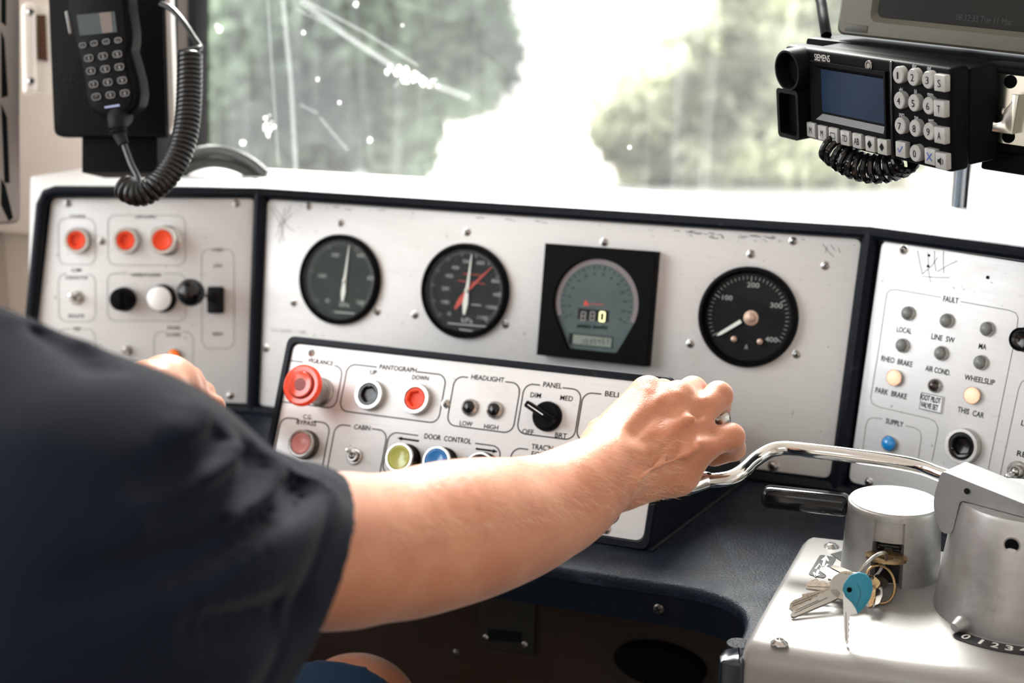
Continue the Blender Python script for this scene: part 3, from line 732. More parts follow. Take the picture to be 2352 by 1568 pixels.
t5('PANEL', 1247, 888, 1290, 892.5, 12.5); t5('DIM', 1217.5, 911.5, 1241.7, 914, 12); t5('MED', 1286, 918, 1315, 921.5, 12); t5('OFF', 1198.7, 995.5, 1225, 998, 12); t5('BRT', 1274, 1003.5, 1301, 1007, 12)
t5('BELL', 1388.7, 909, 1426, 913, 12.5); t5('C.G.', 695.7, 961, 715.6, 963, 10.5); t5('BYPASS', 680.4, 973, 725.4, 978.5, 10.5); t5('CABIN', 812.6, 984.5, 849.4, 988.5, 11.5)
t5('DOOR  CONTROL', 974, 1006.5, 1081.5, 1019.5, 12.5); t5("TRAC'N", 1220, 1031, 1268.7, 1036, 13); t5('EQUIP', 1220, 1048, 1262, 1052, 13)
sb = lambda a, b, g=None, r=0.0085: ik.box(a, b, r, g, 0.0010)
sb((652, 826), (770, 938), (697, 770 - 0)); sb((799, 835), (1006, 972), (867, 961)); sb((1045, 863), (1177, 995), (1076, 1163)); sb((1205, 880), (1318, 1011), (1241, 1294)); sb((1340, 900), (1462, 1028), (1382, 1432))
sb((646, 957), (735, 1100), (687, 722)); sb((771, 973), (868, 1110), (806, 856)); sb((894, 991), (1135, 1125), (962, 1096)); sb((1177, 1027), (1290, 1140), (1214, 1270)); sb((1300, 1050), (1418, 1206), None)
def arrow(x0, y0, x1, y1):
    a = SUB.uv(x0, y0, SZ); b = SUB.uv(x1, y1, SZ); t = nrm(b - a); q = np.array([-t[1], t[0]]); L_ = np.linalg.norm(b - a)
    ik.mb.flat([a + q * .0009, a - q * .0009, b - t * .005 - q * .0009, b - t * .005 - q * .0019, b, b - t * .005 + q * .0019, b - t * .005 + q * .0009], SZ)
arrow(962, 1012.5, 912, 1005.5); arrow(1092.5, 1030, 1143.8, 1037)
ik.done(sub_t, [K['ink'], K['inkfaint']])
screws(sub_t, SUB, [(714, 810.5), (1024.4, 927.4), (1392, 1215)], -0.003)
# ------------------------------------------------------------------ gauges
def gpoly(r, n=48): return [(r * math.cos(2 * PI * k / n), r * math.sin(2 * PI * k / n)) for k in range(n)]
def needle(mb, a, b, hub, w0, w1, mat=0, z=0.0):
    """tapered pointer from tail a over the hub to the tip b"""
    a = np.array(a, float); b = np.array(b, float); h = np.array(hub, float); t = nrm(b - a); q = np.array([-t[1], t[0]])
    m1 = a + (h - a) * 0.45
    poly = [a - q * w0 * .35, m1 - q * w0, h - q * w0 * .55, b - q * w1, b + q * w1, h + q * w0 * .55, m1 + q * w0, a + q * w0 * .35]
    mb.extr([tuple(p) for p in poly], z, z + 0.0008, mat=mat)
def gauge(fr, cx, cy, label, dial, R0=0.0485, depth=0.007, bez=0.0045):
    c = fr.uv(cx, cy, 0.004); g = thing('pressure_gauge', label, 'gauge', fr.m(c[0], c[1], -0.002), 'round gauges on the wide panel')
    mb = MB(); mb.lathe([(R0, 0), (R0, 0.006), (R0 - 0.0012, 0.0085), (R0 - 0.0035, 0.009), (R0 - bez, 0.0075), (R0 - bez - 0.0015, 0.0015), (R0 - bez - 0.0025, 0.0012)], 72)
    mb.build('bezel', K['black'], parent=g)
    mb = MB(); mb.extr(gpoly(R0 - bez - 0.0005, 64), 0.0002, 0.0014); mb.build('dial', dial, parent=g)
    return g, c, R0 - bez - 0.002
def inl(fr, c, off):
    def f(px, py): return fr.uv(px, py, off) - c
    return f
DZ = 0.0016
def cover(g, r, z=0.0068):
    mb = MB(); mb.lathe([(0, z), (r + 0.0008, z)], 48); mb.build('cover_glass', K['glassclear'], parent=g)
def ticks(mb, r, a0, a1, n, long=5, L1_=0.004, L0=0.0022, w=0.0004, mat=0, c=(0, 0)):
    for k in range(n + 1):
        a = R(a0 + (a1 - a0) * k / n); l = L1_ if k % long == 0 else L0
        p = np.array([math.cos(a), math.sin(a)]); mb.strip([np.array(c) + p * (r - l), np.array(c) + p * r], w * (1.5 if k % long == 0 else 1), DZ, mat)
# brake cylinder gauge
g, c, r = gauge(MAIN, 777, 642, 'round green-grey pressure gauge with a white needle, leftmost on the wide panel', K['dial_green'])
q = inl(MAIN, c, DZ); mb = MB()
for t, x, y in (('100', 738, 633), ('200', 768, 585), ('300', 826, 586), ('400', 849, 639), ('500', 826, 694), ('0', 750, 690)):
    ctext(mb, t, q(x, y), 0.0042 * (1 if t == '0' else 2.2), 0.0042, z=DZ)
ctext(mb, 'kPa', q(789, 699), 0.0115, 0.005, z=DZ); 
mb.strip([q(765, 716), q(812, 720)], 0.0012, DZ)
ticks(mb, r - 0.002, 222, -42, 50, 10, 0.005, 0.0025)
mb.build('dial_marking', K['greymark'], parent=g, smooth=0)
mb = MB(); needle(mb, q(786, 692), q(802, 564), q(791, 645), 0.0028, 0.0004, z=0.003); mb.sphere((*q(791, 645), 0.0038), 0.0024, n=14); mb.build('needle', K['white'], parent=g)
cover(g, r)
# twin-needle gauge
g, c, r = gauge(MAIN, 1065, 668, 'round charcoal pressure gauge with a white and a red needle', K['dial_black'], R0=0.0492)
q = inl(MAIN, c, DZ); mb = MB()
for t, x, y in (('0', 1030, 720), ('100', 1021, 693), ('200', 1021, 662), ('300', 1030, 633), ('400', 1044, 614), ('500', 1070, 600), ('600', 1102, 603), ('800', 1136, 645), ('900', 1140, 677), ('1000', 1127, 705), ('1100', 1107, 729)):
    ctext(mb, t, q(x, y), 0.0028 * max(1, len(t)) * 1.0, 0.0038, z=DZ)
ctext(mb, 'kPa', q(1071, 735), 0.0125, 0.0055, z=DZ)
mb.strip([q(1026, 742), q(1115, 750)], 0.0011, DZ); mb.strip([q(1053, 756), q(1083, 760)], 0.001, DZ); mb.strip([q(1080, 699), q(1103, 701)], 0.001, DZ)
ticks(mb, r - 0.002, 225, -48, 55, 5, 0.0045, 0.0022)
mb.strip([q(1062, 628), q(1112, 633)], 0.0008, DZ, 1); mb.strip([q(1050, 644), q(1112, 652)], 0.0008, DZ, 1)
mb.build('dial_marking', [K['greymark'], K['redmark']], parent=g, smooth=0)
mb = MB(); needle(mb, q(1044, 709), q(1129, 613), q(1072, 668), 0.0030, 0.0004, z=0.0024); mb.build('needle', K['redmark'], parent=g)
mb = MB(); needle(mb, q(1066, 722), q(1084, 584), q(1073, 667), 0.0030, 0.0004, z=0.0036); mb.sphere((*q(1072.5, 667), 0.0044), 0.0024, n=14); mb.build('needle', K['white'], parent=g)
cover(g, r)
# ammeter
g, c, r = gauge(MAIN, 1716, 728, 'round black ammeter with a short white needle pointing down left, rightmost on the wide panel', K['dial_black'], R0=0.0480)
g.name = 'ammeter_gauge'
q = inl(MAIN, c, DZ); mb = MB()
def z4(x, y): return q(1200 + x / 2.94, 480 + y / 2.94)
for t, x, y, w in (('100', 1380, 597, .0098), ('200', 1555, 512, .0118), ('300', 1712, 650, .0118), ('400', 1678, 880, .0118), ('A', 1508, 930, .0034)): ctext(mb, t, z4(x, y), w, 0.0048, z=DZ)
ticks(mb, r - 0.0025, 212, -32, 40, 10, 0.0055, 0.0032)
mb.build('dial_marking', K['greymark'], parent=g, smooth=0)
mb = MB(); a = z4(1475, 757); b = z4(1310, 855); t_ = nrm(b - a); qq = np.array([-t_[1], t_[0]]) * .0018
mb.extr([tuple(p) for p in (a - qq, b - t_ * .004 - qq * .8, b, b - t_ * .004 + qq * .8, a + qq)], 0.003, 0.004); mb.build('needle', K['white'], parent=g)
for n_, x, y, rr in (('pivot_screw', 1540, 735, .0045), ('dial_screw', 1427, 878, .003), ('dial_screw', 1603, 895, .003)):
    p = z4(x, y); mb = MB(); mb.lathe([(rr * (1.6 if n_[0] == 'p' else 1), 0.0014), (rr * (1.6 if n_[0] == 'p' else 1), 0.002), (rr, 0.0024), (rr * .9, 0.0042), (rr * .3, 0.005), (0, 0.005)], 24, M=Matrix.Translation((p[0], p[1], 0)))
    mb.build(n_, K['copper'], parent=g)
cover(g, r)
# speedometer in its square housing
SPD = 0.014
cs = [MAIN.uv(*p, SPD) for p in ((1251, 562), (1501, 573), (1489, 840), (1232, 817))]
x0 = (cs[0][0] + cs[3][0]) / 2; x1 = (cs[1][0] + cs[2][0]) / 2; y1 = (cs[0][1] + cs[1][1]) / 2; y0 = (cs[2][1] + cs[3][1]) / 2
sc = np.array([(x0 + x1) / 2, (y0 + y1) / 2]); hw, hh = (x1 - x0) / 2, (y1 - y0) / 2
sp = thing('speedometer', 'square black speedometer with a grey dial and a lit digit zero', 'speedometer', MAIN.m(sc[0], sc[1], -0.002))
SF = SPD + 0.002
dc = MAIN.uv(1367, 696, SPD) - sc; dr = 0.0445
yb = (MAIN.uv(1363, 808, SPD) - sc)[1]
def dial_outline(k=0.0, n=44):
    """round top, sides running in to a flat foot"""
    a0 = 202; pts = []
    for i in range(n + 1):
        a = R(-22 + (a0 + 22) * i / n); pts.append((dc[0] + (dr - k) * math.cos(a), dc[1] + (dr - k) * math.sin(a)))
    pts += [(dc[0] - 0.0275 + k * .6, yb + 0.004 + k), (dc[0] - 0.0245 + k * .6, yb + k), (dc[0] + 0.0245 - k * .6, yb + k), (dc[0] + 0.0275 - k * .6, yb + 0.004 + k)]
    return pts
mb = MB()
ho = dial_outline(0); n = len(ho)
# front face with the dial opening: bridge outline to a square of as many points
sq = []
for p in ho:
    d_ = np.array(p) - dc; s_ = min(((hw - dc[0] * np.sign(d_[0])) / abs(d_[0]) if abs(d_[0]) > 1e-9 else 1e9), ((hh - dc[1] * np.sign(d_[1])) / abs(d_[1]) if abs(d_[1]) > 1e-9 else 1e9)); sq.append(tuple(dc + d_ * s_))
for cx_, cy_ in ((hw, hh), (-hw, hh), (-hw, -hh), (hw, -hh)):
    i = int(np.argmin([math.hypot(p[0] - cx_, p[1] - cy_) for p in sq])); sq[i] = (cx_, cy_)
vs_ = [(p[0], p[1], 0) for p in sq] + [(p[0], p[1], SF - .0008) for p in sq] + [(p[0] * .992, p[1] * .992, SF) for p in sq] + [(p[0], p[1], SF) for p in ho] + [(p[0], p[1], SF - 0.0045) for p in dial_outline(0.001)]
fs_ = []
for i in range(4):
    for k in range(n): fs_.append([i * n + k, i * n + (k + 1) % n, (i + 1) * n + (k + 1) % n, (i + 1) * n + k])
mb.add(vs_, fs_); mb.build('case', K['black'], parent=sp)
mb = MB(); mb.extr(dial_outline(0.0), SF - 0.0065, SF - 0.0045); rimo = dial_outline(0.0012)[:45]; rimi = dial_outline(0.006)[:45]
vs_ = [(p[0], p[1], SF - .0042) for p in rimo] + [(p[0], p[1], SF - .0042) for p in rimi]; mb.add(vs_, [[i, i + 1, 45 + i + 1, 45 + i] for i in range(44)], 1)
mb.build('dial', [K['dial_teal'], K['dial_rim']], parent=sp, smooth=20)
q = inl(MAIN, sc, SPD - 0.0045); DZs = SF - 0.0041
mb = MB()
for k in range(27):
    a = R(208 - 236 * k / 26); rr_ = dr - .0075; l = .0042 if k % 2 == 0 else .0025
    p = np.array([math.cos(a), math.sin(a)]); mb.strip([dc + p * (rr_ - l), dc + p * rr_], 0.0005, DZs)
    if k % 2 == 0: ctext(mb, str(k * 5), dc + p * (rr_ - .008), 0.0014 * len(str(k * 5)), 0.0024, z=DZs)
mb.build('dial_marking', K['ink'], parent=sp, smooth=0)
def z4s(x, y): return q(1200 + x / 2.94, 480 + y / 2.94)
def rect(mb, x0, y0, x1, y1, z0, z1, mat=0):
    a = z4s(x0, y0); b = z4s(x1, y1); mb.extr([(a[0], b[1]), (b[0], b[1]), (b[0], a[1]), (a[0], a[1])], z0, z1, mat=mat)
mb = MB(); rect(mb, 380, 668, 577, 762, DZs - .001, DZs + .0004); mb.build('display_window', K['screen'], parent=sp)
SEG = {'8': 'abcdefg', '0': 'abcdef', '1': 'bc', '3': 'abcdg', '5': 'acdfg', '4': 'bcfg', '7': 'abc'}
def seven(mb, ch, c, w, h, z, t=0.0009, mat=0):
    x0, x1, y0, y1, ym = c[0] - w / 2, c[0] + w / 2, c[1] - h / 2, c[1] + h / 2, c[1]
    S_ = {'a': ((x0, y1), (x1, y1)), 'd': ((x0, y0), (x1, y0)), 'g': ((x0, ym), (x1, ym)), 'f': ((x0, ym), (x0, y1)), 'b': ((x1, ym), (x1, y1)), 'e': ((x0, y0), (x0, ym)), 'c': ((x1, y0), (x1, ym))}
    for s in SEG[ch]: mb.strip(S_[s], t, z, mat)
mb = MB(); seven(mb, '8', z4s(413, 722), .0042, .0082, DZs + .0005, .0013); seven(mb, '8', z4s(474, 722), .0042, .0082, DZs + .0005, .0013); mb.build('unlit_digit', K['digitoff'], parent=sp, smooth=0)
mb = MB(); seven(mb, '0', z4s(540, 726), .0048, .0088, DZs + .0005, .0017); mb.build('lit_digit', K['digit'], parent=sp, smooth=0)
mb = MB(); rect(mb, 318, 835, 605, 940, DZs - .001, DZs + .0003); rect(mb, 345, 845, 600, 935, DZs, DZs + .0005, 1)
for i, ch in enumerate('1035457'): seven(mb, ch, z4s(408 + i * 28, 893), .0018, .0046, DZs + .0007, .0005, 0)
mb.build('odometer', [K['screen'], K['lcd']], parent=sp, smooth=0)
mb = MB(); a = z4s(368, 800); b = z4s(572, 808); put_text(mb, 'SPEED (km/h)', a, b, 0.0032, 0, DZs, 0.03)
a = z4s(428, 612); mb.flat([a, z4s(410, 650), z4s(455, 652)], DZs, 1); mb.strip([z4s(458, 640), z4s(552, 646)], .0006, DZs, 1)
mb.build('caption', [K['ink'], K['redmark']], parent=sp, smooth=0)
# ------------------------------------------------------------------ buttons, lamps, switches
# shapes are built once per kind and shared
MESH = {}
def shared(name, key, fn, mats, parent):
    if key not in MESH: 
        o = fn().build(name, mats, parent=parent); MESH[key] = o.data; return o
    o = bpy.data.objects.new(name, MESH[key]); COL.objects.link(o); o.parent = parent; return o
def b_ring(R0, h, th, n=40):
    return MB().lathe([(R0, 0), (R0, h * .7), (R0 - .0008, h), (R0 - th + .0006, h), (R0 - th, h - .0008), (R0 - th, h * .2)], n)
def guarded_button(fr, px, py, off, label, capm, key, Rr=0.0145, ringm=None, group=None, cat='button'):
    """22 mm push button: thick grey ring round a recessed cap with a six-sided pocket"""
    c = fr.uv(px, py, off + .004); t = thing('push_button', label, cat, fr.m(c[0], c[1], off), group)
    shared('ring', ('gring', Rr), lambda: b_ring(Rr, .0075, .0042), ringm or K['nickel'], t)
    def cap():
        mb = MB(); r = Rr - .0042; mb.lathe([(r, 0.001), (r, .0062), (r - .0006, .0068), (r * .80, .0068)], 36, cap=False)
        vs_ = []; n = 36
        for k in range(n): a = 2 * PI * k / n; vs_.append((r * .80 * math.cos(a), r * .80 * math.sin(a), .0068))
        for k in range(6): a = 2 * PI * k / 6 + .3; vs_.append((r * .74 * math.cos(a), r * .74 * math.sin(a), .0066))
        for k in range(6): a = 2 * PI * k / 6 + .3; vs_.append((r * .62 * math.cos(a), r * .60 * math.sin(a), .0036))
        vs_.append((0, 0, .0030)); fs_ = []
        hexi = lambda k: n + int(((k - 3) // 6 + 6) % 6)
        for k in range(n):
            h0 = n + round(((2 * PI * k / n - .3) / (2 * PI / 6))) % 6; h1 = n + round(((2 * PI * (k + 1) / n - .3) / (2 * PI / 6))) % 6
            fs_.append([k, (k + 1) % n, h1, h0] if h0 != h1 else [k, (k + 1) % n, h0])
        for k in range(6):
            k2 = (k + 1) % 6; fs_.append([n + k, n + k2, n + 6 + k2, n + 6 + k]); fs_.append([n + 6 + k, n + 6 + k2, n + 12])
        return mb.add(vs_, fs_)
    shared('cap', ('gcap', key, Rr), cap, capm, t)
    return t
def tall_button(fr, px, py, off, label, lensm, key, Rr=0.0150, h=.018, lens_r=.0125, ringm=None, group=None, bodym=None):
    """illuminated push button: chrome-rimmed lens on a tall body"""
    c = fr.uv(px, py, off); t = thing('push_button', label, 'button', fr.m(c[0], c[1], off), group)
    shared('body', ('tbody', Rr, h, bodym is None), lambda: MB().lathe([(Rr + .001, 0), (Rr + .001, .003), (Rr, .0035), (Rr, h - .003), (Rr - .0005, h - .003)], 40), bodym or K['black'], t)
    shared('ring', ('tring', Rr, h, ringm is None), lambda: MB().lathe([(Rr, h - .003), (Rr, h - .0006), (Rr - .0006, h), (lens_r + .0004, h), (lens_r, h - .0015), (lens_r, h - .004)], 40), ringm or K['chrome'], t)
    shared('cap', ('tlens', key, lens_r, h), lambda: MB().lathe([(lens_r, h - .004), (lens_r, h - .0008), (lens_r * .86, h - .0001), (lens_r * .80, h - .0004), (lens_r * .5, h - .0012), (0, h - .0016)], 36), lensm, t)
    return t
def lamp(fr, px, py, off, label, lensm, key, r=.0055, ring=.0076, group=None, dome=.9, ringm=None):
    c = fr.uv(px, py, off + .003); t = thing('indicator_lamp', label, 'indicator lamp', fr.m(c[0], c[1], off), group)
    shared('rim', ('lrim', ring, r), lambda: MB().lathe([(ring, 0), (ring, .0016), (ring * .93, .0032), (r * 1.08, .0042), (r, .0036), (r, .001)], 32), ringm or K['nickel'], t)
    shared('lens', ('llens', key, r, dome), lambda: MB().lathe([(r, .002), (r, .0036)] + [(r * math.cos(R(a)), .0036 + r * dome * math.sin(R(a))) for a in (15, 30, 45, 60, 75)] + [(0, .0036 + r * dome)], 28), lensm, t)
    return t
def toggle(fr, px, py, off, label, tipx, tipy, scale=1.0, group=None, dark=False):
    c = fr.uv(px, py, off); t = thing('toggle_switch', label, 'switch', fr.m(c[0], c[1], off), group); s = scale
    mb = MB(); mb.lathe([(.0078 * s, 0), (.0078 * s, .0015), (.0070 * s, .0022), (.0056 * s, .0022), (.0056 * s, .0012)], 28)
    mb.lathe([(.0052 * s, .001), (.0052 * s, .0055), (.0046 * s, .006), (.0034 * s, .006), (.003 * s, .004)], 24); mb.build('nut', K['nickel'], parent=t)
    mb = MB(); tip = fr.uv(tipx, tipy, off + .018 * s) - c
    a = Vector((0, 0, .003)); b = Vector((tip[0], tip[1], .018 * s)); mb.sphere((0, 0, .0045 * s), .0030 * s, n=14)
    pts = [a + (b - a) * k for k in (0, .3, .6, .85, .96, 1)]
    mb.tube(pts, [.0015 * s, .0016 * s, .0020 * s, .0024 * s, .0021 * s, .0010 * s], 14); mb.build('lever', K['chrome'], parent=t)
    return t
PL = -0.002; SL = -0.003
# left panel
guarded_button(LEFT, 177, 552, PL, 'orange-red push button alone under the word COUPLE', K['redcap'], 'red', group=None)
guarded_button(LEFT, 290, 552, PL, 'recessed orange-red push button, left one under UNCOUPLE', K['redcap'], 'red')
tall_button(LEFT, 384, 552, PL, 'orange-red push button in a tall chrome ring, right one under UNCOUPLE', K['redcap'], 'red', .0155, .020, .0112, bodym=K['chrome'])
toggle(LEFT, 177, 684, PL, 'small chrome toggle switch between CONTACTOR and ISOLATE at the far left', 160, 677, 1.0)
def knob(fr, px, py, off, label, R0, h, capm, bodym, name='rotary_knob', group=None):
    c = fr.uv(px, py, off); t = thing(name, label, 'knob', fr.m(c[0], c[1], off), group)
    mb = MB(); n = 48; prof = [(R0 * 1.0, 0), (R0 * 1.05, .003), (R0 * .98, .006), (R0 * .95, h - .001), (R0 * .90, h)]
    mb.lathe(prof, n); 
    mb.build('grip', bodym, parent=t)
    mb = MB(); mb.lathe([(R0 * .90, h - .0008), (R0 * .90, h + .0003), (R0 * .8, h + .0008), (0, h + .0008)], 36); 
    mb.build('cap', capm, parent=t); return t
kb = knob(LEFT, 287, 687, PL, 'black rotary knob at the left under WIPER/WASHER', .0130, .017, K['black'], K['black'])
mb = MB(); mb.box((.004, .018, .004), (0, 0, .019), bevel=.001); mb.build('ridge', K['black'], parent=kb)
knob(LEFT, 376, 685, PL, 'black rotary knob with a silver disc face under WIPER/WASHER', .0148, .018, mat('silver_disc', (.72, .72, .70), .4, .4), K['black'])
# horn lever: ribbed rubber boot, stem, black ball
c = LEFT.uv(499, 689, PL); t = thing('horn_lever', 'black ball-handled horn lever on a thin stem between LOW and HIGH', 'lever', LEFT.m(c[0], c[1], PL))
mb = MB(); mb.extr(rrect(-.009, -.0145, .008, .0150, .003), 0, .012, bevel=.003); mb.box((.008, .012, .006), (-.004, .004, .014), bevel=.002); mb.build('boot', K['blacksoft'], parent=t)
bl = LEFT.uv(438, 672, .045) - c; mb = MB(); mb.tube([(-.003, .003, .008), (bl[0], bl[1], .045)], .0016, 10); mb.build('stem', K['nickel'], parent=t)
mb = MB(); mb.sphere((bl[0], bl[1], .047), .0152, n=36); mb.build('ball', K['blackgloss'], parent=t)
lamp(LEFT, 399, 817, PL, 'small orange indicator lamp under DOORS CLOSED', K['orange'], 'orange', .0070, .0080, dome=.5)
toggle(LEFT, 292, 805, PL, 'small chrome toggle switch half hidden behind the driver shoulder', 288, 800, .8)
# lower console
c = SUB.uv(737, 900, SL); t = thing('vigilance_button', 'clear orange-red mushroom button under VIGILANCE', 'button', SUB.m(c[0], c[1], SL))
hd = SUB.uv(688, 873, .034) - c
mb = MB(); mb.lathe([(.0135, 0), (.0135, .002), (.0118, .003), (.0118, .024), (.0105, .026)], 36); mb.build('collar', K['nickel'], parent=t)
mb = MB(); mb.lathe([(.008, .020), (.010, .028), (.0180, .031), (.0194, .0335), (.0190, .0362), (.0172, .0378), (.0130, .0372), (.0122, .0390), (.0110, .0400), (.0060, .0392), (0, .0388)], 44); mb.build('cap', K['redclear'], parent=t)
mb = MB(); mb.lathe([(.0131, .0373), (.0127, .0384), (.0122, .0392)], 44); mb.build('cap_ring', mat('dark_red_edge', (.25, .02, .01), .4), parent=t)
def two(fr, *a, **k): return guarded_button(fr, *a, **k)
guarded_button(SUB, 849, 906, SL, 'black push button in a silver ring under UP', K['blackgloss'], 'blk', .0143)
guarded_button(SUB, 955.5, 916, SL, 'orange-red push button in a silver ring under DOWN', K['redcap'], 'red', .0143)
for px, py, l in ((1077.5, 934.5, 'small black push button above LOW'), (1135, 940.5, 'small black push button above HIGH')):
    lamp(SUB, px, py, SL, l, K['blackgloss'], 'blk', .0052, .0079, dome=.45); 
c = SUB.uv(1259, 957, SL); t = thing('rotary_knob', 'black rotary switch with a raised pointer under PANEL', 'knob', SUB.m(c[0], c[1], SL))
mb = MB(); mb.lathe([(.0132, 0), (.0132, .004), (.0122, .007), (.0112, .008), (0, .008)], 44); mb.build('base', K['black'], parent=t)
mb = MB(); ang = math.atan2(*( (SUB.uv(1222, 935, .018) - SUB.uv(1262, 962, .018))[::-1])); mb.box((.030, .0062, .012), (.003, 0, .013), bevel=.0016, M=Matrix.Rotation(ang, 4, 'Z')); mb.build('pointer', K['black'], parent=t)
mb = MB(); mb.box((.017, .0008, .0004), (.006, 0, .0191), M=Matrix.Rotation(ang, 4, 'Z')); mb.build('index_line', K['white'], parent=t)
tall_button(SUB, 703, 1022, SL, 'pale pink push button in a knurled ring under C.G. BYPASS', K['pink'], 'pink', .0130, .011, .0100, ringm=K['nickel'], bodym=K['darkmetal'])
toggle(SUB, 815, 1048, SL, 'chrome toggle switch under CABIN', 797, 1030, 1.0)
tall_button(SUB, 934, 1056, SL, 'yellow-green push button left of the door controls', K['olive'], 'olive', .0133, .017, .0112)
tall_button(SUB, 1019, 1064, SL, 'blue push button half hidden behind the forearm', K['bluelens'], 'blue', .0133, .017, .0112)
tall_button(SUB, 1112, 1076, SL, 'dark push button behind the forearm under the right-hand arrow', K['blackgloss'], 'blk2', .0133, .012, .0112)
# right panel
for px, py, l in ((2084, 719, 'grey unlit lamp above LOCAL'), (2173, 736, 'grey unlit lamp above LINE SW'), (2266, 755, 'grey unlit lamp above MA'), (2071, 793, 'grey unlit lamp above RHEO BRAKE'), (2160, 811, 'grey unlit lamp above AIR COND.'), (2251, 832, 'grey unlit lamp above WHEELSLIP')):
    lamp(RIGHT, px, py, PL, l, K['greylens'], 'grey', .0052, .0066, group='grey fault lamps')
lamp(RIGHT, 2054, 867, PL, 'glowing warm white lamp above PARK BRAKE', K['litlamp'], 'lit', .0070, .0072, group='lit fault lamps', dome=.5)
lamp(RIGHT, 2233, 908, PL, 'glowing warm white lamp above THIS CAR', K['litlamp'], 'lit', .0070, .0072, group='lit fault lamps', dome=.5)
lamp(RIGHT, 2145, 885, PL, 'dark brown lamp above the small FOOT PILOT VALVE SET label', K['darklens'], 'dark', .0048, .0064)
lamp(RIGHT, 2042, 1018, PL, 'bright blue lamp under SUPPLY', K['bluelamp'], 'bluel', .0066, .0068, dome=.8)
guarded_button(RIGHT, 2211, 1024, PL, 'large black push button in a silver ring beside the supply lamp', K['blackgloss'], 'blkbig', .0160)
toggle(RIGHT, 2338, 1082, PL, 'chrome toggle switch at the right edge behind the controller arm', 2312, 1096, 1.15)
tall_button(RIGHT, 2362, 780, PL, 'black button cut by the right edge of the picture', K['blackgloss'], 'blk3', .010, .016, .0085, bodym=K['black'], ringm=K['black'])
# ------------------------------------------------------------------ controller box at the right of the worktop
bp = [onz(*p, PLATE_Z) for p in ((1850, 1230), (1716, 1460))]
# plate: left edge runs towards the driver, front edge along the desk, soft bend down
fe_dir = nrm(onz(2352, 1545, PLATE_Z) - onz(1716, 1460, PLATE_Z))
be_dir = nrm(onz(2352, 1318, PLATE_Z) - onz(1850, 1230, PLATE_Z))
c0 = bp[0]; c1 = bp[1]
far1 = c1 + fe_dir * 0.42; far0 = c0 + fe_dir * 0.42 + (c0 - c1) * 0.02
box_t = thing('controller_box', 'pale metal controller box on the right of the worktop with rounded front edge', 'controller box', Matrix.Identity(4))
fwd = nrm(np.array([*(c1 - c0)[:2], 0]))
mb = MB()
# profile across: back edge -> flat top -> rounded bend -> vertical front
prof = [(0.0, -0.012), (0.0, 0.0)]
L0 = np.linalg.norm((c1 - c0))
bend = 0.018
prof2 = [(0.0, 0.0), (L0 - 0.002, 0.0)] + [(L0 - .002 + bend * math.sin(a), -bend * (1 - math.cos(a))) for a in np.linspace(0.15, PI / 2, 10)] + [(L0 - .002 + bend, -0.30)]
def side_pt(base, q): return (base[0] + fwd[0] * q[0], base[1] + fwd[1] * q[0], PLATE_Z + q[1])
def side_ring(base, drop=0.0):
    return [side_pt(base, q) for q in prof2]
wdir = fe_dir * 1.0
cols = [0.0, 0.0035, 0.007, 0.42]
vs_ = []; fs_ = []
for ci, w_ in enumerate(cols):
    dz = {0: -0.0045, 1: -0.0012}.get(ci, 0.0)
    for qi, q in enumerate(prof2):
        p = np.array(c0) + wdir * w_
        back = 0.0
        if qi == 0 and ci == 0: back = 0.010
        elif qi == 0 and ci == 1: back = 0.004
        elif qi == 0 and ci == 2: back = 0.0015
        vs_.append((p[0] + fwd[0] * (q[0] + back), p[1] + fwd[1] * (q[0] + back), PLATE_Z + q[1] + dz))
n = len(prof2)
for ci in range(len(cols) - 1):
    for k in range(n - 1): fs_.append([ci * n + k, ci * n + k + 1, (ci + 1) * n + k + 1, (ci + 1) * n + k])
# left side wall down and back wall down
b0 = len(vs_)
for k in range(n): v = vs_[k]; vs_.append((v[0], v[1], -0.76))
for k in range(n - 1): fs_.append([k, b0 + k, b0 + k + 1, k + 1])
e0 = len(vs_)
for ci in range(len(cols)): v = vs_[ci * n]; vs_.append((v[0], v[1], DESK_Z))
for ci in range(len(cols) - 1): fs_.append([ci * n, (ci + 1) * n, e0 + ci + 1, e0 + ci])
mb.add(vs_, fs_); mb.build('cover', K['plate'], parent=box_t, smooth=50)
# dark moulded side under its left edge
sd = nrm(np.array([-fe_dir[0], -fe_dir[1], 0]))
mb = MB(); a = np.array(c1) + fwd * 0.016
def P2(base, s_, f_, z): q = base + sd * s_ + fwd * f_; return (q[0], q[1], z)
mb.extr(rpoly([tuple(onz(*q_, DESK_Z)[:2]) for q_ in ((1650, 1506), (1664, 1490), (1700, 1484), (1720, 1500), (1705, 1530), (1652, 1522))], .002, 3), -0.85, DESK_Z + 0.001, bevel=.003)
mb.build('side_trim', mat('glossy_navy_moulding', (.01, .014, .022), .18), parent=box_t)
for q in ((1910, 1255), (1790, 1477)):
    p = onz(*q, PLATE_Z); mb = MB(); rr = .0042
    mb.lathe([(rr * 1.5, 0), (rr * 1.45, .0006), (rr * 1.1, .0016), (rr * .75, .0030), (rr * .6, .0031), (rr * .5, .0016), (0, .0014)], 28, M=Matrix.Translation((p[0], p[1], PLATE_Z)))
    mb.build('socket_screw', K['nickel'], parent=box_t)
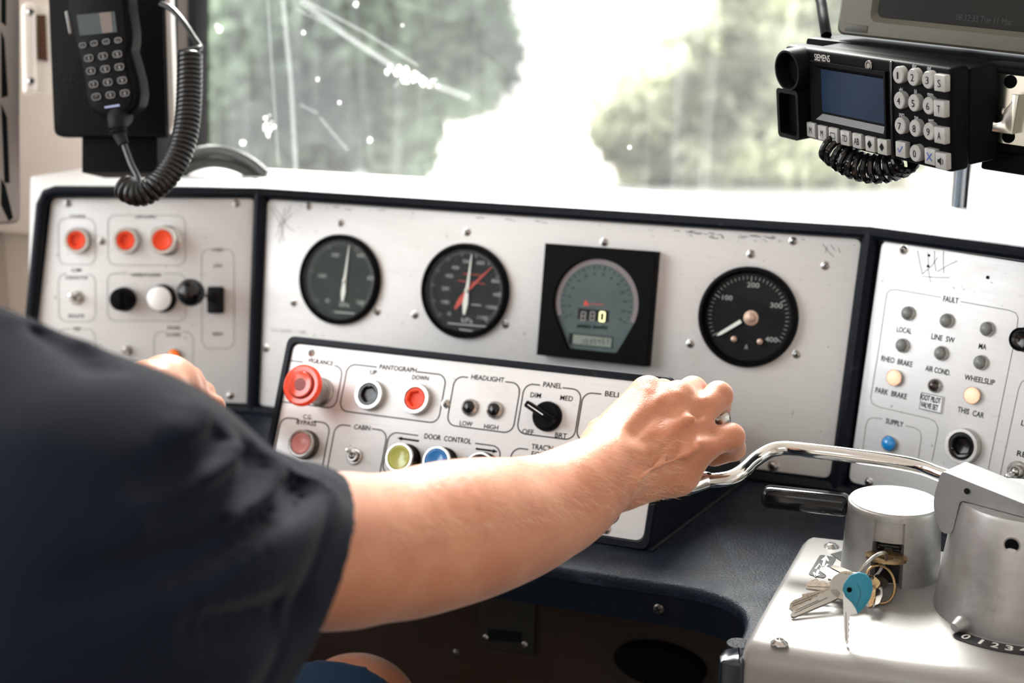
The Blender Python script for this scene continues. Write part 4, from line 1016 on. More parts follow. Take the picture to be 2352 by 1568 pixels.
# ---- decals on the plate
PF = Frame((0, 0, PLATE_Z), (1, 0, 0), (0, 0, 1))
pz = PLATE_Z + .0005
mb = MB(); cs = [onz(*q, PLATE_Z)[:2] for q in ((1884, 1274), (1922, 1281), (1893, 1329), (1856, 1320))]
mb.extr(rpoly([tuple(p) for p in cs], .0035), PLATE_Z, pz)
def pl(pts, w): mb.strip([onz(*q, PLATE_Z)[:2] for q in pts], w, pz + .0003, 1)
pl([(1890, 1302), (1896, 1281)], .0018); pl([(1888, 1288), (1897, 1278), (1902, 1290)], .0016)
pl([(1873, 1308), (1882, 1296), (1890, 1309), (1901, 1297)], .0016)
pl([(1880, 1310), (1874, 1325)], .0018); pl([(1869, 1316), (1873, 1326), (1882, 1321)], .0016)
mb.build('direction_decal', [K['decal'], K['white']], parent=box_t, smooth=0)
# pointer mark beside the hub
mb = MB(); mb.extr([tuple(onz(*q, PLATE_Z)[:2]) for q in ((1908, 1273), (1932, 1266), (1938, 1268), (1938, 1290), (1930, 1288))], PLATE_Z, pz); mb.build('pointer_mark', K['decal'], parent=box_t, smooth=0)
# ---- reverser hub: tapered cast cup with a lock recess
def vert(px, py_top, base):
    """height of the point above 'base' (same X,Y) that shows at pixel row py_top"""
    d = ray(px, py_top); return base[1] / d[1] * d[2]
HB = onz(2044, 1308, PLATE_Z); HT = vert(2053, 1148, HB); hh = HT - PLATE_Z
print('hub1', HB, hh)
r0, r1 = .0378, .0352
hub = thing('reverser_hub', 'short tapered cast aluminium reverser hub with the key ring hanging from its lock', 'control lever', Matrix.Translation(HB))
view = math.atan2(-HB[1], -HB[0])
slot = view - R(4)                                      # recess faces the photographer
mb = MB(); N_ = 96; zs = [0, .001, hh * .25, hh * .5, hh * .75, hh - .003, hh - .0008, hh]
def hub_r(z, th):
    r = r0 + (r1 - r0) * z / hh
    d = (th - slot + PI) % (2 * PI) - PI
    if z > hh - .0005: r -= .0016
    elif z > hh - .002: r -= .0004
    w = R(17.5)
    if abs(d) < w + .02 and z < hh - .006:
        dep = .0022 if z > hh * .60 else .010
        k = min(1, max(0, (w + .02 - abs(d)) / .03))
        r = r - (r - (r - dep)) * k
    return r
rows = sorted(set([0, .0008, .003] + list(np.linspace(.005, hh * .59, 8)) + [hh * .60, hh * .605] + list(np.linspace(hh * .65, hh - .0065, 6)) + [hh - .0058, hh - .003, hh - .0015, hh - .0004, hh]))
ths = sorted([2 * PI * k / N_ for k in range(N_)] + [((slot + s_ * R(17.5) + o_) % (2 * PI)) for s_ in (-1, 1) for o_ in (-.021, -.010, .010, .021)])
vs_ = [(hub_r(z, th) * math.cos(th), hub_r(z, th) * math.sin(th), z) for z in rows for th in ths]; n = len(ths); fs_ = []
for i in range(len(rows) - 1):
    for k in range(n): fs_.append([i * n + k, i * n + (k + 1) % n, (i + 1) * n + (k + 1) % n, (i + 1) * n + k])
b0 = len(vs_); rt = r1 - .0016
for kk in (.8, .5): vs_ += [(rt * kk * math.cos(th), rt * kk * math.sin(th), hh - .0006 * (1 - kk)) for th in ths]
top = (len(rows) - 1) * n
for k in range(n):
    fs_.append([top + k, top + (k + 1) % n, b0 + (k + 1) % n, b0 + k]); fs_.append([b0 + k, b0 + (k + 1) % n, b0 + n + (k + 1) % n, b0 + n + k])
vs_.append((0, 0, hh - .0005)); c_ = len(vs_) - 1
for k in range(n): fs_.append([b0 + n + k, b0 + n + (k + 1) % n, c_])
mb.add(vs_, fs_); mb.build('hub', K['cast'], parent=hub, smooth=30)
# lock in the recess
ls = Matrix.Rotation(slot, 4, 'Z') @ Matrix.Translation((r0 - .0115, 0, hh * .30))
mb = MB(); mb.box((.004, .020, hh * .58), (0, 0, 0), bevel=.001); mb.box((.003, .017, .006), (.003, 0, .012), bevel=.0008); mb.box((.006, .004, .016), (.0035, 0, .002), bevel=.0008)
mb.build('lock', K['blackgloss'], parent=hub, M=ls)
# reverser handle: flat rounded black bar to the left
hz_ = vert(2044, 1171, HB) - PLATE_Z; h0 = onz(1750, 1138, PLATE_Z + hz_); hz = PLATE_Z + .030
hp = nrm(np.array([*(h0 - HB)[:2], 0])); Lh = np.linalg.norm((h0 - HB)[:2])
mb = MB(); mb.box((Lh - .033, .017, .0175), ((Lh + .033) / 2, 0, 0), bevel=.0062, seg=4)
mb.build('handle', K['blackgloss'], parent=hub, M=Matrix.Translation((0, 0, hz_)) @ Matrix.Rotation(math.atan2(hp[1], hp[0]), 4, 'Z'))
# ---- main controller drum, arm head and chrome lever
DB = onz(2334, 1402, PLATE_Z); DT = vert(2345, 1146, DB); dh = DT - PLATE_Z
print('drum', DB, dh)
drum = thing('master_controller', 'tall cast aluminium controller drum with a bent chrome lever reaching to the driver hand', 'control lever', Matrix.Translation(DB))
dr0, dr1 = .0585, .0480
mb = MB(); mb.lathe([(dr0, 0), (dr0, .002), (dr0 + (dr1 - dr0) * .5, dh * .5), (dr1, dh - .003), (dr1 - .001, dh - .0008), (dr1 - .003, dh), (0, dh)], 96)
mb.build('drum', K['cast'], parent=drum)
p = onz(2324, 1252, PLATE_Z)
# hole in the drum wall and the little index nub at its foot
d = ray(2324, 1252)
def on_cone(px, py):
    d = ray(px, py); lo = None
    for t in np.linspace(.6, 1.3, 4000):
        q = d * t - DB; z = q[2]; r = dr0 + (dr1 - dr0) * z / dh
        if math.hypot(q[0], q[1]) < r: return q
q = on_cone(2324, 1252); nn = nrm(np.array([q[0], q[1], 0]))
mb = MB(); mb.lathe([(.0058, -.0005), (.0058, .0006), (.0049, .0004), (.0045, -.0006)], 24, M=align(nn, q)); mb.lathe([(.0047, .0001), (0, .0001)], 20, mat=1, M=align(nn, q + nn * .0001)); mb.build('screw_hole', [K['cast'], K['ink']], parent=drum)
q = on_cone(2212, 1452); nn = nrm(np.array([q[0], q[1], 0])); q = q * 1.0
mb = MB(); mb.tube([np.array([q[0], q[1], .004]) - nn * .004, np.array([q[0], q[1], .006]) + nn * .004, np.array([q[0], q[1], .0045]) + nn * .010], [.006, .0055, .0035], 14); mb.build('index_nub', K['cast_dull'], parent=drum)
# notch scale on the plate, concentric with the drum
sc_t = MB(); rin, rout = dr0 + .0035, dr0 + .0165
aa = lambda px, py: math.atan2(*( (onz(px, py, PLATE_Z) - DB)[:2][::-1]))
A0 = aa(2163, 1474); A1 = A0 + R(118)
arc = [(rout * math.cos(a), rout * math.sin(a)) for a in np.linspace(A0 + .06, A1 - .06, 30)] + [(rin * math.cos(a), rin * math.sin(a)) for a in np.linspace(A1 - .06, A0 + .06, 30)]
cap0 = [((rin + rout) / 2 * math.cos(A0 + .06) + (rout - rin) / 2 * math.cos(a) , (rin + rout) / 2 * math.sin(A0 + .06) + (rout - rin) / 2 * math.sin(a)) for a in np.linspace(A0 + .06 + PI, A0 + .06 + 2 * PI, 10)]
sc_t.extr(arc[:30] + arc[30:] + cap0[1:-1], 0, .0006)
for i, (ch, px, py) in enumerate((('0', 2190, 1480), ('1', 2233, 1495), ('2', 2275, 1502), ('3', 2315, 1506), ('4', 2352, 1507))):
    a = aa(px, py) if i < 4 else aa(2315, 1506) + (aa(2315, 1506) - aa(2275, 1502)); rm = (rin + rout) / 2 - .0008
    c_ = np.array([rm * math.cos(a), rm * math.sin(a)]); tdir = a + PI / 2
    ctext(sc_t, ch, c_, .0052 if ch != '1' else .002, .0082, 1, .0009, 0.012, ang=tdir)
sc_o = sc_t.build('notch_scale', [K['decal'], K['white']], parent=box_t, smooth=0)
sc_o.matrix_basis = Matrix.Translation(DB + np.array([0, 0, .0002]))
# arm head: wedge-shaped cast block sitting across the top of the drum
hl = at(2168, 1090, 1.0); 
_q0 = onz(2192, 1141, DT); _q1 = onz(2352, 1184, DT)
hd_ = nrm(np.array([*(_q1 - _q0)[:2], 0])); pd = np.array([-hd_[1], hd_[0], 0])
if pd[1] < 0: pd = -pd
_r = ray(2178, 1074); _t = (_q0 @ pd) / (_r @ pd); A_ = _r * _t; zt_ = A_[2]
B_ = onz(2226, 1058, zt_)
print('zt', zt_ - DT)
org = A_ - np.array([0, 0, 0])
wd_ = abs((B_ - A_) @ pd) + .006
_s1 = (_q1 - A_) @ hd_; _r = ray(2352, 1147); _zt1 = (_r * ((_q1 @ pd) / (_r @ pd)))[2]; _sl = (_zt1 - zt_) / _s1; _bh = DT + .0005 - zt_
print('head', A_, B_, wd_, DT)
Mh = Matrix(((hd_[0], 0, pd[0], org[0] - DB[0]), (hd_[1], 0, pd[1], org[1] - DB[1]), (0, 1, 0, zt_ - DB[2]), (0, 0, 0, 1)))
prof_h = rpoly([(-.003, -.002), (-.009, -.030), (.001, -.049), (.009, -.047), (.013, _bh), (.14, _bh), (.14, _sl * .14)], [.004, .012, .004, .004, .004, 0, 0], 5)
mb = MB(); mb.extr(prof_h, -.004, wd_, bevel=.003, M=Mh); mb.build('arm_head', K['cast_dull'], parent=drum)
mb = MB(); mb.lathe([(.0022, 0), (.0022, .0004), (0, .0004)], 16, M=Mh @ Matrix.Translation((.018, -.012, -.0046)) @ Matrix.Rotation(PI, 4, 'X')); mb.build('screw_hole', K['ink'], parent=drum)
# lever rod
def zl(px, py, z): return onz(px, py, z) - DB
zr = zt_ - .014
rodpts = [zl(2200, 1100, zr), zl(2160, 1088, zr), zl(2120, 1073, zr + .001), zl(2060, 1060, zr + .002), zl(1960, 1046, zr + .002), zl(1860, 1034, zr + .002), zl(1805, 1029, zr + .001), zl(1770, 1034, zr - .001), zl(1735, 1055, zr - .006), zl(1705, 1082, zr - .011), zl(1680, 1096, zr - .014), zl(1650, 1102, zr - .0155), zl(1618, 1103, zr - .016)]
print('rod end', rodpts[-1] + DB, rodpts[5] + DB)
mb = MB(); mb.tube(catmull(rodpts, 6), .0058, 24); mb.build('rod', K['chrome'], parent=drum)
e1 = zl(1618, 1103, zr - .016); e2 = zl(1575, 1117, zr - .018); e3 = zl(1520, 1127, zr - .020)
mb = MB(); mb.tube(catmull([e1 + (rodpts[-2] - e1) * .15, e1, e2, e3], 6), .0070, 24); mb.build('sleeve', K['chrome'], parent=drum)
e4 = zl(1480, 1110, zr - .012); 
# T-grip held in the fist, with a teal end cap
g_end = at(1668, 957, 1.075) - DB; g_st = at(1470, 1010, 1.060) - DB
mb = MB(); mb.tube(catmull([e3, e3 + np.array([-.008, .002, .006]), (g_st * .7 + g_end * .3) + np.array([0, 0, -.010]), g_st * .65 + g_end * .35], 6), .0060, 20); mb.build('neck', K['chrome'], parent=drum)
gd = nrm(g_end - g_st)
mb = MB(); mb.tube([g_st, g_end - gd * .012], .0072, 24); mb.tube([g_end - gd * .012, g_end - gd * .0105, g_end - gd * .001, g_end], [.0072, .0082, .0082, .0076], 24, mat=1)
mb.build('grip', [K['black'], K['nickel']], parent=drum)
mb = MB(); mb.tube([g_end - gd * .001, g_end + gd * .0006], .0070, 24); mb.build('end_cap', mat('dark_teal_cap', (.003, .045, .055), .35, spec=.2), parent=drum)
# ------------------------------------------------------------------ keys on their ring
def key_blade(mb, L_, w, teeth, th=.0022, mat=0, M=None, seed=1):
    rr = random.Random(seed); pts = [(0, -w / 2), (0, w / 2)]; x = 0
    pts = [(0, w / 2)]
    x = .004
    top = []
    while x < L_ - .004:
        d_ = rr.choice([.0, .25, .5]) * w; top.append((x, w / 2 - d_)); x += .0016; top.append((x, w / 2 - d_)); x += .0014
    poly = [(0, -w / 2), (L_ - .003, -w / 2), (L_, -w * .1), (L_ - .002, w * .2)] + top[::-1] + [(0, w / 2)]
    mb.extr(poly, -th / 2, th / 2, mat=mat, M=M)
    mb.box((L_ * .85, w * .12, th * 1.15), (L_ * .45, -w * .12, 0), mat=mat, M=M); mb.box((L_ * .85, w * .06, th * 1.12), (L_ * .45, w * .08, 0), mat=mat, M=M)
def key_bow(mb, r, th=.0022, mat=0, M=None, shape='round'):
    n = 28; out = []; inn = []
    for k in range(n):
        a = 2 * PI * k / n; q = r * (1.0 if shape == 'round' else (.94 + .10 * abs(math.cos(2 * a))))
        out.append((-r + q * math.cos(a), q * math.sin(a) * (1.0 if shape == 'round' else .92)))
        inn.append((-r * 1.62 + .0022 * math.cos(a), .0030 * math.sin(a)))
    vs_ = []
    for z in (-th / 2, th / 2): vs_ += [(p[0], p[1], z) for p in out] + [(p[0], p[1], z) for p in inn]
    fs_ = []
    for k in range(n):
        k2 = (k + 1) % n
        fs_ += [[k, k2, n + k2, n + k], [2 * n + k, 2 * n + k2, 3 * n + k2, 3 * n + k], [k, k2, 2 * n + k2, 2 * n + k], [n + k, n + k2, 3 * n + k2, 3 * n + k]]
    mb.add(vs_, fs_, mat, M)
def kpt(px, py, dz): return onz(px, py, PLATE_Z + dz)
def key_obj(name, label, tip, bow, tilt, L_, r, m, w=.0075, shape='round', seed=1, roll=0.0, extra=None, cat='key', face=0):
    """tip and bow are world points; key x axis runs bow -> tip"""
    tip = np.array(tip); bow = np.array(bow); x = nrm(tip - bow); zf = nrm(-bow * face + UP * (1 - face)); y = nrm(np.cross(zf, x)); z = np.cross(x, y)
    c_, s_ = math.cos(roll), math.sin(roll); y2 = y * c_ + z * s_; z2 = z * c_ - y * s_
    D = np.linalg.norm(tip - bow); o_ = bow + x * (D - L_)
    M = Matrix(((x[0], y2[0], z2[0], o_[0]), (x[1], y2[1], z2[1], o_[1]), (x[2], y2[2], z2[2], o_[2]), (0, 0, 0, 1)))
    t = thing(name, label, cat, M, 'keys on the key ring')
    mb = MB(); key_blade(mb, L_, w, 8, seed=seed); mb.build('blade', m, parent=t)
    mb = MB(); key_bow(mb, r, shape=shape); mb.build('bow', m, parent=t)
    if extra: extra(t, r)
    return t
def kdp(px, py, tx, ty, dd): return at(px, py, (WC.T @ onz(tx, ty, PLATE_Z))[2] + dd)
ringc = at(1962, 1325, 1.052)
bowp = kpt(1965, 1345, .016)
def pkey(label, tip, bow, face, polys, disc, m, extra=None, th=.0022):
    """a key laid out in its own plane through tip and bow; outlines traced in that plane"""
    tip = np.array(tip); bow = np.array(bow); x = nrm(tip - bow); nf = nrm(-bow * face + UP * (1 - face)); n_ = nrm(nf - x * (nf @ x)); fr = Frame(bow, x, n_)
    t = thing('key', label, 'key', fr.m(), 'keys on the key ring')
    mb = MB()
    for pl_ in polys[:1]: mb.extr([tuple(fr.uv(*q)) for q in pl_], -th / 2, th / 2)
    for pl_ in polys[1:]: mb.strip([fr.uv(*q) for q in pl_], .0005, th / 2 + .0001, 1)
    mb.build('blade', [m, K['darkmetal']], parent=t)
    if disc:
        c_ = fr.uv(disc[0], disc[1]); r_ = disc[2] * 1.03 / FPX; hx = fr.uv(disc[3], disc[4]); n = 36; vs_ = []; f_ = []
        for z in (-th / 2, th / 2):
            vs_ += [(c_[0] + r_ * (1 + .05 * math.cos(4 * a)) * math.cos(a), c_[1] + r_ * (1 + .05 * math.cos(4 * a)) * math.sin(a) * .92, z) for a in np.linspace(0, 2 * PI, n, endpoint=False)]
            vs_ += [(hx[0] + .0024 * math.cos(a), hx[1] + .0024 * math.sin(a), z) for a in np.linspace(0, 2 * PI, n, endpoint=False)]
        for k in range(n):
            k2 = (k + 1) % n; f_ += [[k, k2, n + k2, n + k], [2 * n + k, 2 * n + k2, 3 * n + k2, 3 * n + k], [k, k2, 2 * n + k2, 2 * n + k], [n + k, n + k2, 3 * n + k2, 3 * n + k]]
        mb = MB(); mb.add(vs_, f_); mb.build('bow', m, parent=t)
    if extra: extra(t, fr)
    return t
bp0 = kpt(1950, 1348, .013)
e_ = lambda i: bp0 + nrm(bp0) * i
K['keylight'] = mat('pale_nickel_key', (.46, .43, .39), .32, .9)
pkey('steel key with a square-cut bow, its long blade lowest of the fan pointing left', kpt(1820, 1414, .002), bp0, .5, [[(1816, 1411), (1818, 1417), (1824, 1418), (1905, 1384), (1924, 1375), (1930, 1364), (1922, 1355), (1902, 1356), (1892, 1362), (1880, 1366), (1876, 1372), (1866, 1374), (1862, 1381), (1852, 1382), (1846, 1388), (1836, 1391), (1832, 1398), (1822, 1402)], [(1824, 1410), (1900, 1374)], [(1826, 1404), (1880, 1380)]], (1946, 1350, 43, 1962, 1338), K['keylight'])
pkey('dull key with a wide blade just above the lowest left-pointing key', kpt(1816, 1394, .004), e_(.004), .5, [[(1814, 1387), (1813, 1397), (1822, 1404), (1845, 1396), (1900, 1372), (1905, 1354), (1880, 1360), (1856, 1366), (1838, 1374), (1822, 1380)], [(1818, 1394), (1890, 1366)], [(1818, 1389), (1880, 1364)]], (1948, 1346, 38, 1962, 1336), K['keymetal'])
pkey('narrow key pointing left between the wide blade and the toothed one', kpt(1845, 1370, .004), e_(.006), .5, [[(1842, 1366), (1843, 1372), (1870, 1374), (1905, 1362), (1905, 1350), (1880, 1358), (1860, 1362)]], (1945, 1342, 36, 1960, 1334), K['keymetal'])
pkey('key with toothed blade pointing left at the middle of the fan', kpt(1852, 1347, .006), e_(.008), .45, [[(1851, 1341), (1852, 1352), (1880, 1356), (1908, 1356), (1914, 1342), (1906, 1337), (1900, 1341), (1892, 1335), (1884, 1337), (1876, 1330), (1866, 1334)], [(1856, 1348), (1905, 1350)]], (1944, 1340, 36, 1960, 1332), K['keymetal'])
pkey('key lying furthest back in the fan, its tip on the arrow decal', kpt(1888, 1311, .010), e_(.010), .45, [[(1884, 1306), (1885, 1313), (1898, 1322), (1902, 1330), (1912, 1332), (1918, 1338), (1934, 1332), (1936, 1322), (1920, 1314), (1898, 1303)], [(1890, 1308), (1930, 1326)]], (1950, 1336, 30, 1962, 1330), K['keymetal'])
pkey('slim key with pitted edge resting against the reverser hub', kpt(1912, 1304, .013), e_(.012), .45, [[(1908, 1301), (1910, 1306), (1930, 1316), (1950, 1322), (1956, 1314), (1940, 1307), (1922, 1301)]], (1962, 1330, 24, 1962, 1330), K['darkmetal'])
def teal_cover(t, fr):
    # shell over the bow: full round at the right, cut away at the left where the blade starts
    pts = [(1953, 1320), (1972, 1313), (1990, 1318), (2003, 1334), (2005, 1354), (1998, 1376), (1984, 1396), (1970, 1410), (1966, 1398), (1956, 1383), (1942, 1370), (1935, 1354), (1938, 1340)]
    mb = MB(); mb.extr([tuple(fr.uv(*q)) for q in pts], -.0032, .0032, bevel=.0009, seg=2); mb.build('cover', K['teal'], parent=t)
    c_ = fr.uv(1951, 1354); mb = MB(); mb.lathe([(.0030, .0031), (.0030, .0036), (.0021, .0036), (.0018, .0032)], 20, M=Matrix.Translation((c_[0], c_[1], 0))); mb.lathe([(.0019, .00325), (0, .00325)], 16, mat=1, M=Matrix.Translation((c_[0], c_[1], 0))); mb.build('eyelet', [K['teal'], K['ink']], parent=t)
    mb = MB(); mb.strip([fr.uv(*q) for q in ((1968, 1340), (1976, 1352), (1976, 1370), (1968, 1390))], .0004, .0033); mb.build('seam', mat('dark_teal_seam', (.003, .06, .09), .5), parent=t, smooth=0)
pkey('key with a teal plastic cover pointing towards the front of the box', kpt(1945, 1481, .001), kdp(1966, 1322, 1945, 1481, .003), 1.0, [[(1936, 1352), (1966, 1385), (1969, 1409), (1952, 1412), (1952, 1424), (1949, 1427), (1953, 1433), (1949, 1440), (1953, 1446), (1949, 1454), (1951, 1461), (1948, 1468), (1950, 1474), (1945, 1482), (1940, 1470), (1938, 1440), (1937, 1400)], [(1943, 1405), (1944, 1470)]], None, K['keylight'], extra=teal_cover)
pkey('brass key behind the teal cover at its right', kpt(1998, 1396, .006), kdp(2000, 1330, 1998, 1396, .006), .9, [[(1998, 1345), (2012, 1345), (2010, 1375), (2004, 1392), (1996, 1396), (1994, 1380)]], (2000, 1340, 22, 2000, 1328), K['brass'])
pkey('dark key hanging at the right end of the bunch against the hub', kpt(2014, 1386, .008), kdp(2014, 1325, 2014, 1386, .010), .9, [[(2012, 1345), (2026, 1342), (2027, 1370), (2020, 1388), (2010, 1392)]], (2018, 1338, 22, 2016, 1326), K['darkmetal'])
# brass key in the lock and the split ring through it
lb = at(2022, 1280, (np.array([(HB)[0], HB[1], 0]) @ np.array([0, 1, 0])) * .97 + .10)
HBr = HB + np.array([math.cos(slot) * (r0 + .008), math.sin(slot) * (r0 + .008), 0])
zk = vert(2020, 1280, HBr) - PLATE_Z
kk = thing('key', 'oval brass key bow sticking out of the lock in the reverser hub', 'key', Matrix.Translation(HBr + np.array([0, 0, zk])) @ Matrix.Rotation(slot + PI, 4, 'Z'), None)
mb = MB()
n = 36; vs_ = []; fs_ = []
for z in (-.0012, .0012):
    for rx, ry in ((.0105, .0155), (.0038, .0062)):
        vs_ += [(rx * math.cos(2 * PI * k / n) - (.003 if rx < .005 else 0), ry * math.sin(2 * PI * k / n), z) for k in range(n)]
for k in range(n):
    k2 = (k + 1) % n; fs_ += [[k, k2, n + k2, n + k], [2 * n + k, 2 * n + k2, 3 * n + k2, 3 * n + k], [k, k2, 2 * n + k2, 2 * n + k], [n + k, n + k2, 3 * n + k2, 3 * n + k]]
mb.add(vs_, fs_); mb.box((.010, .006, .0022), (.013, 0, 0)); mb.build('bow', K['brass'], parent=kk)
def ring_pts(a, b, w, n=48, turns=1):
    a = np.array(a); b = np.array(b); c = (a + b) / 2; u = (a - b) / 2; L_ = np.linalg.norm(u); v = nrm(w - u * (w @ u) / L_ ** 2) * L_ * .8
    return [c + u * math.cos(2 * PI * k / n) + v * math.sin(2 * PI * k / n) for k in range(int(n * turns))]
pk = HBr + np.array([math.cos(slot) * .004, math.sin(slot) * .004, zk]); pb = at(1957, 1345, np.dot(WC.T @ (bowp), [0, 0, 1]))
mb = MB(); rp = ring_pts(pk, pb, np.array([.3, .1, .35])); mb.tube(rp, .0010, 10, closed=True); mb.tube([p + np.array([.0006, .0006, .0012]) for p in rp], .0010, 10, closed=True)
o = mb.build('key_ring', K['nickel']); tag(o, 'steel split ring joining the brass lock key to the bunch', 'key ring')
mb = MB(); rp = ring_pts(at(2020, 1298, np.dot(WC.T @ pk, [0, 0, 1])), at(2022, 1385, np.dot(WC.T @ pk, [0, 0, 1]) - .012), np.array([1, .2, 0.]));
u_ = [p for p in rp]; mb.tube(u_, .0011, 10, closed=True); o = mb.build('key_ring', K['brass']); tag(o, 'large dull brass ring hanging at the right of the bunch below the lock', 'key ring')
# ------------------------------------------------------------------ under the worktop
BK = Frame(T(0, 1.12, -0.8), U, -F)
mb = MB(); mb.box((1.6, 0.80, 0.02), (-0.35, -0.065, -0.01)); o = mb.build('trim_6', K['under'], M=BK.m()); tag(o, kind='structure')
kw = thing('cover_plate', 'grey cover plate with a dark slot on the panel under the worktop', 'cover plate', BK.mpx(1162, 1440, .001))
cc = BK.uv(1162, 1440); q = lambda x, y: BK.uv(x, y) - cc
P_ = [tuple(q(*p)) for p in ((1097, 1340), (1232, 1352), (1228, 1500), (1103, 1485))]
mb = MB(); mb.extr(P_, 0, .003, bevel=.001); mb.build('plate', K['greyplate'], parent=kw)
P_ = [tuple(q(*p)) for p in ((1124, 1441), (1202, 1448), (1200, 1472), (1124, 1466))]
mb = MB(); mb.extr(P_, .001, .0036); mb.build('slot', K['ink'], parent=kw)
for p in ((1119, 1460), (1208, 1476)):
    c_ = q(*p); mb = MB(); mb.lathe([(.003, .003), (.003, .004), (.001, .005), (0, .005)], 14, M=Matrix.Translation((c_[0], c_[1], 0))); mb.build('screw', K['nickel'], parent=kw)
for p, l in (((1048, 1499), 'small screw on the panel under the desk left of the cover plate'),):
    mb = MB(); mb.lathe([(.004, 0), (.004, .001), (.001, .003), (0, .003)], 16); o = mb.build('screw', K['darkmetal'], M=BK.mpx(*p)); tag(o, l, 'screw')
pd_ = thing('horn_grille', 'dark oval fitting low on the panel under the worktop', 'fitting', BK.mpx(1518, 1522, .001))
mb = MB(); mb.lathe([(.034, 0), (.034, .006), (.030, .010), (.0, .011)], 40, sx=1.25, sy=.62); mb.build('body', K['black'], parent=pd_)
# lip screw
c_ = None
LF = Frame(T(0, 1.0, DESK_Z - .03), U, -F)
li = onz(1513, 1398, DESK_Z)
eA, eB = np.array([*g2(edge0), 0]), np.array([*g2(cornerP), 0]); ex = nrm(eB - eA); en = np.cross(ex, UP); en = -en if en[1] > 0 else en
LF = Frame(np.array([*g2(edge0), DESK_Z]), ex, en)
mb = MB(); rr = .0045; mb.lathe([(rr, 0), (rr, .0006), (rr * .7, .0020), (0, .0024)], 20)
for a in (0.4, 0.4 + PI / 2): mb.box((rr * 1.2, rr * .25, .0008), (0, 0, .0023), mat=1, M=Matrix.Rotation(a, 4, 'Z'))
c_ = LF.uv(1513, 1398, .0); o = mb.build('screw', [K['darkmetal'], K['ink']], parent=desk, M=LF.m(c_[0], c_[1], .0))
o = MB().lathe([(.009, 0), (.0085, .0006), (.004, .0008), (0, .0008)], 24); c_ = onz(1697, 1478, DESK_Z)
o.build('blanking_disc', K['navy'], parent=desk, M=Matrix.Translation((c_[0], c_[1], DESK_Z)))
# ------------------------------------------------------------------ radio unit at the upper right
def coil(path, rc, rw, turns, n=14, per=14, mb=None, lead0=None, lead1=None):
    """helix of wire along a path"""
    path = [np.array(p, float) for p in path]
    seg = [0]; 
    for i in range(1, len(path)): seg.append(seg[-1] + np.linalg.norm(path[i] - path[i - 1]))
    def pos(s):
        s = min(max(s, 0), seg[-1]); i = min(int(np.searchsorted(seg, s, side='right')) - 1, len(path) - 2); k = (s - seg[i]) / (seg[i + 1] - seg[i] + 1e-12)
        return path[i] * (1 - k) + path[i + 1] * k
    pts = []; N_ = int(turns * per); nn = np.array([0.3, 0.2, 1.0])
    for k in range(N_ + 1):
        s = seg[-1] * k / N_; p = pos(s); t = nrm(pos(s + 1e-3) - pos(s - 1e-3)); nn = nrm(nn - t * (nn @ t)); b = np.cross(t, nn); a = 2 * PI * turns * k / N_
        pts.append(p + rc * (nn * math.cos(a) + b * math.sin(a)))
    if lead0 is not None: pts = [np.array(p, float) for p in lead0] + pts
    if lead1 is not None: pts = pts + [np.array(p, float) for p in lead1]
    mb = mb or MB(); mb.tube(pts, rw, 8); return mb
ur_ = nrm(np.array([.39, .271, -.92])); vr_ = np.array([.126, 1.0, .303]); vr_ = nrm(vr_ - ur_ * (vr_ @ ur_))
RX = WC @ ur_; RV = WC @ vr_
rad_o = at(1800, 104, 1.175)
nr_ = np.cross(RX, -RV);  nr_ = nr_ if nr_ @ rad_o < 0 else -nr_
RAD = Frame(rad_o, RX, nr_)
W2 = RAD.uv(2183, 151); W3 = RAD.uv(2183, 401); W4 = RAD.uv(1813, 307)
print('radio', W2, W3, W4, np.linalg.norm(RAD.n))
rw, rh = (W2[0] + W3[0]) / 2, -(W3[1] + W4[1]) / 2
radio = thing('train_radio', 'black train radio with blue display, round number keys and grey buttons', 'radio', RAD.m())
mb = MB(); mb.box((rw, rh, .018), (rw / 2, -rh / 2, -.009), bevel=.004, seg=3)
mb.box((rw * .90, rh * .94, .026), (rw * .545, -rh * .5, -.030), bevel=.003)
mb.build('body', K['black'], parent=radio)
mb = MB(); xg = RAD.uv(2050, 240)[0]; mb.box((.0028, rh * .99, .003), (xg, -rh / 2, .0), bevel=.001, mat=0); mb.build('joint', K['blackgloss'], parent=radio)
def rq(x, y, off=0): return RAD.uv(1740 + x / 3.564, y / 3.564, off)
a = rq(480, 520); b = rq(1052, 1095); 
x0_, x1_ = rq(470, 700)[0], rq(1058, 800)[0]; yt = (rq(480, 530)[1] + rq(1050, 610)[1]) / 2; yb_ = (rq(450, 965)[1] + rq(1055, 1110)[1]) / 2
mb = MB(); fr_ = [(x0_, yt), (x1_, yt), (x1_, yb_), (x0_, yb_)]; ins_ = [(x0_ + .010, yt - .003), (x1_ - .0005, yt - .003), (x1_ - .0005, yb_ + .008), (x0_ + .010, yb_ + .008)]
o4 = [(x0_ - .003, yt + .003), (x1_ + .002, yt + .003), (x1_ + .002, yb_ - .003), (x0_ - .003, yb_ - .003)]
mb.add([(p[0], p[1], .0001) for p in o4] + [(p[0], p[1], .0028) for p in o4] + [(p[0], p[1], .0028) for p in fr_] + [(p[0], p[1], .0004) for p in ins_], [[i + 4 * k, (i + 1) % 4 + 4 * k, (i + 1) % 4 + 4 * (k + 1), i + 4 * (k + 1)] for i in range(4) for k in range(3)])
mb.build('display_frame', K['black'], parent=radio, smooth=20)
mb = MB(); mb.flat(ins_, .0006); mb.build('display', K['blue_lcd'], parent=radio, smooth=0)
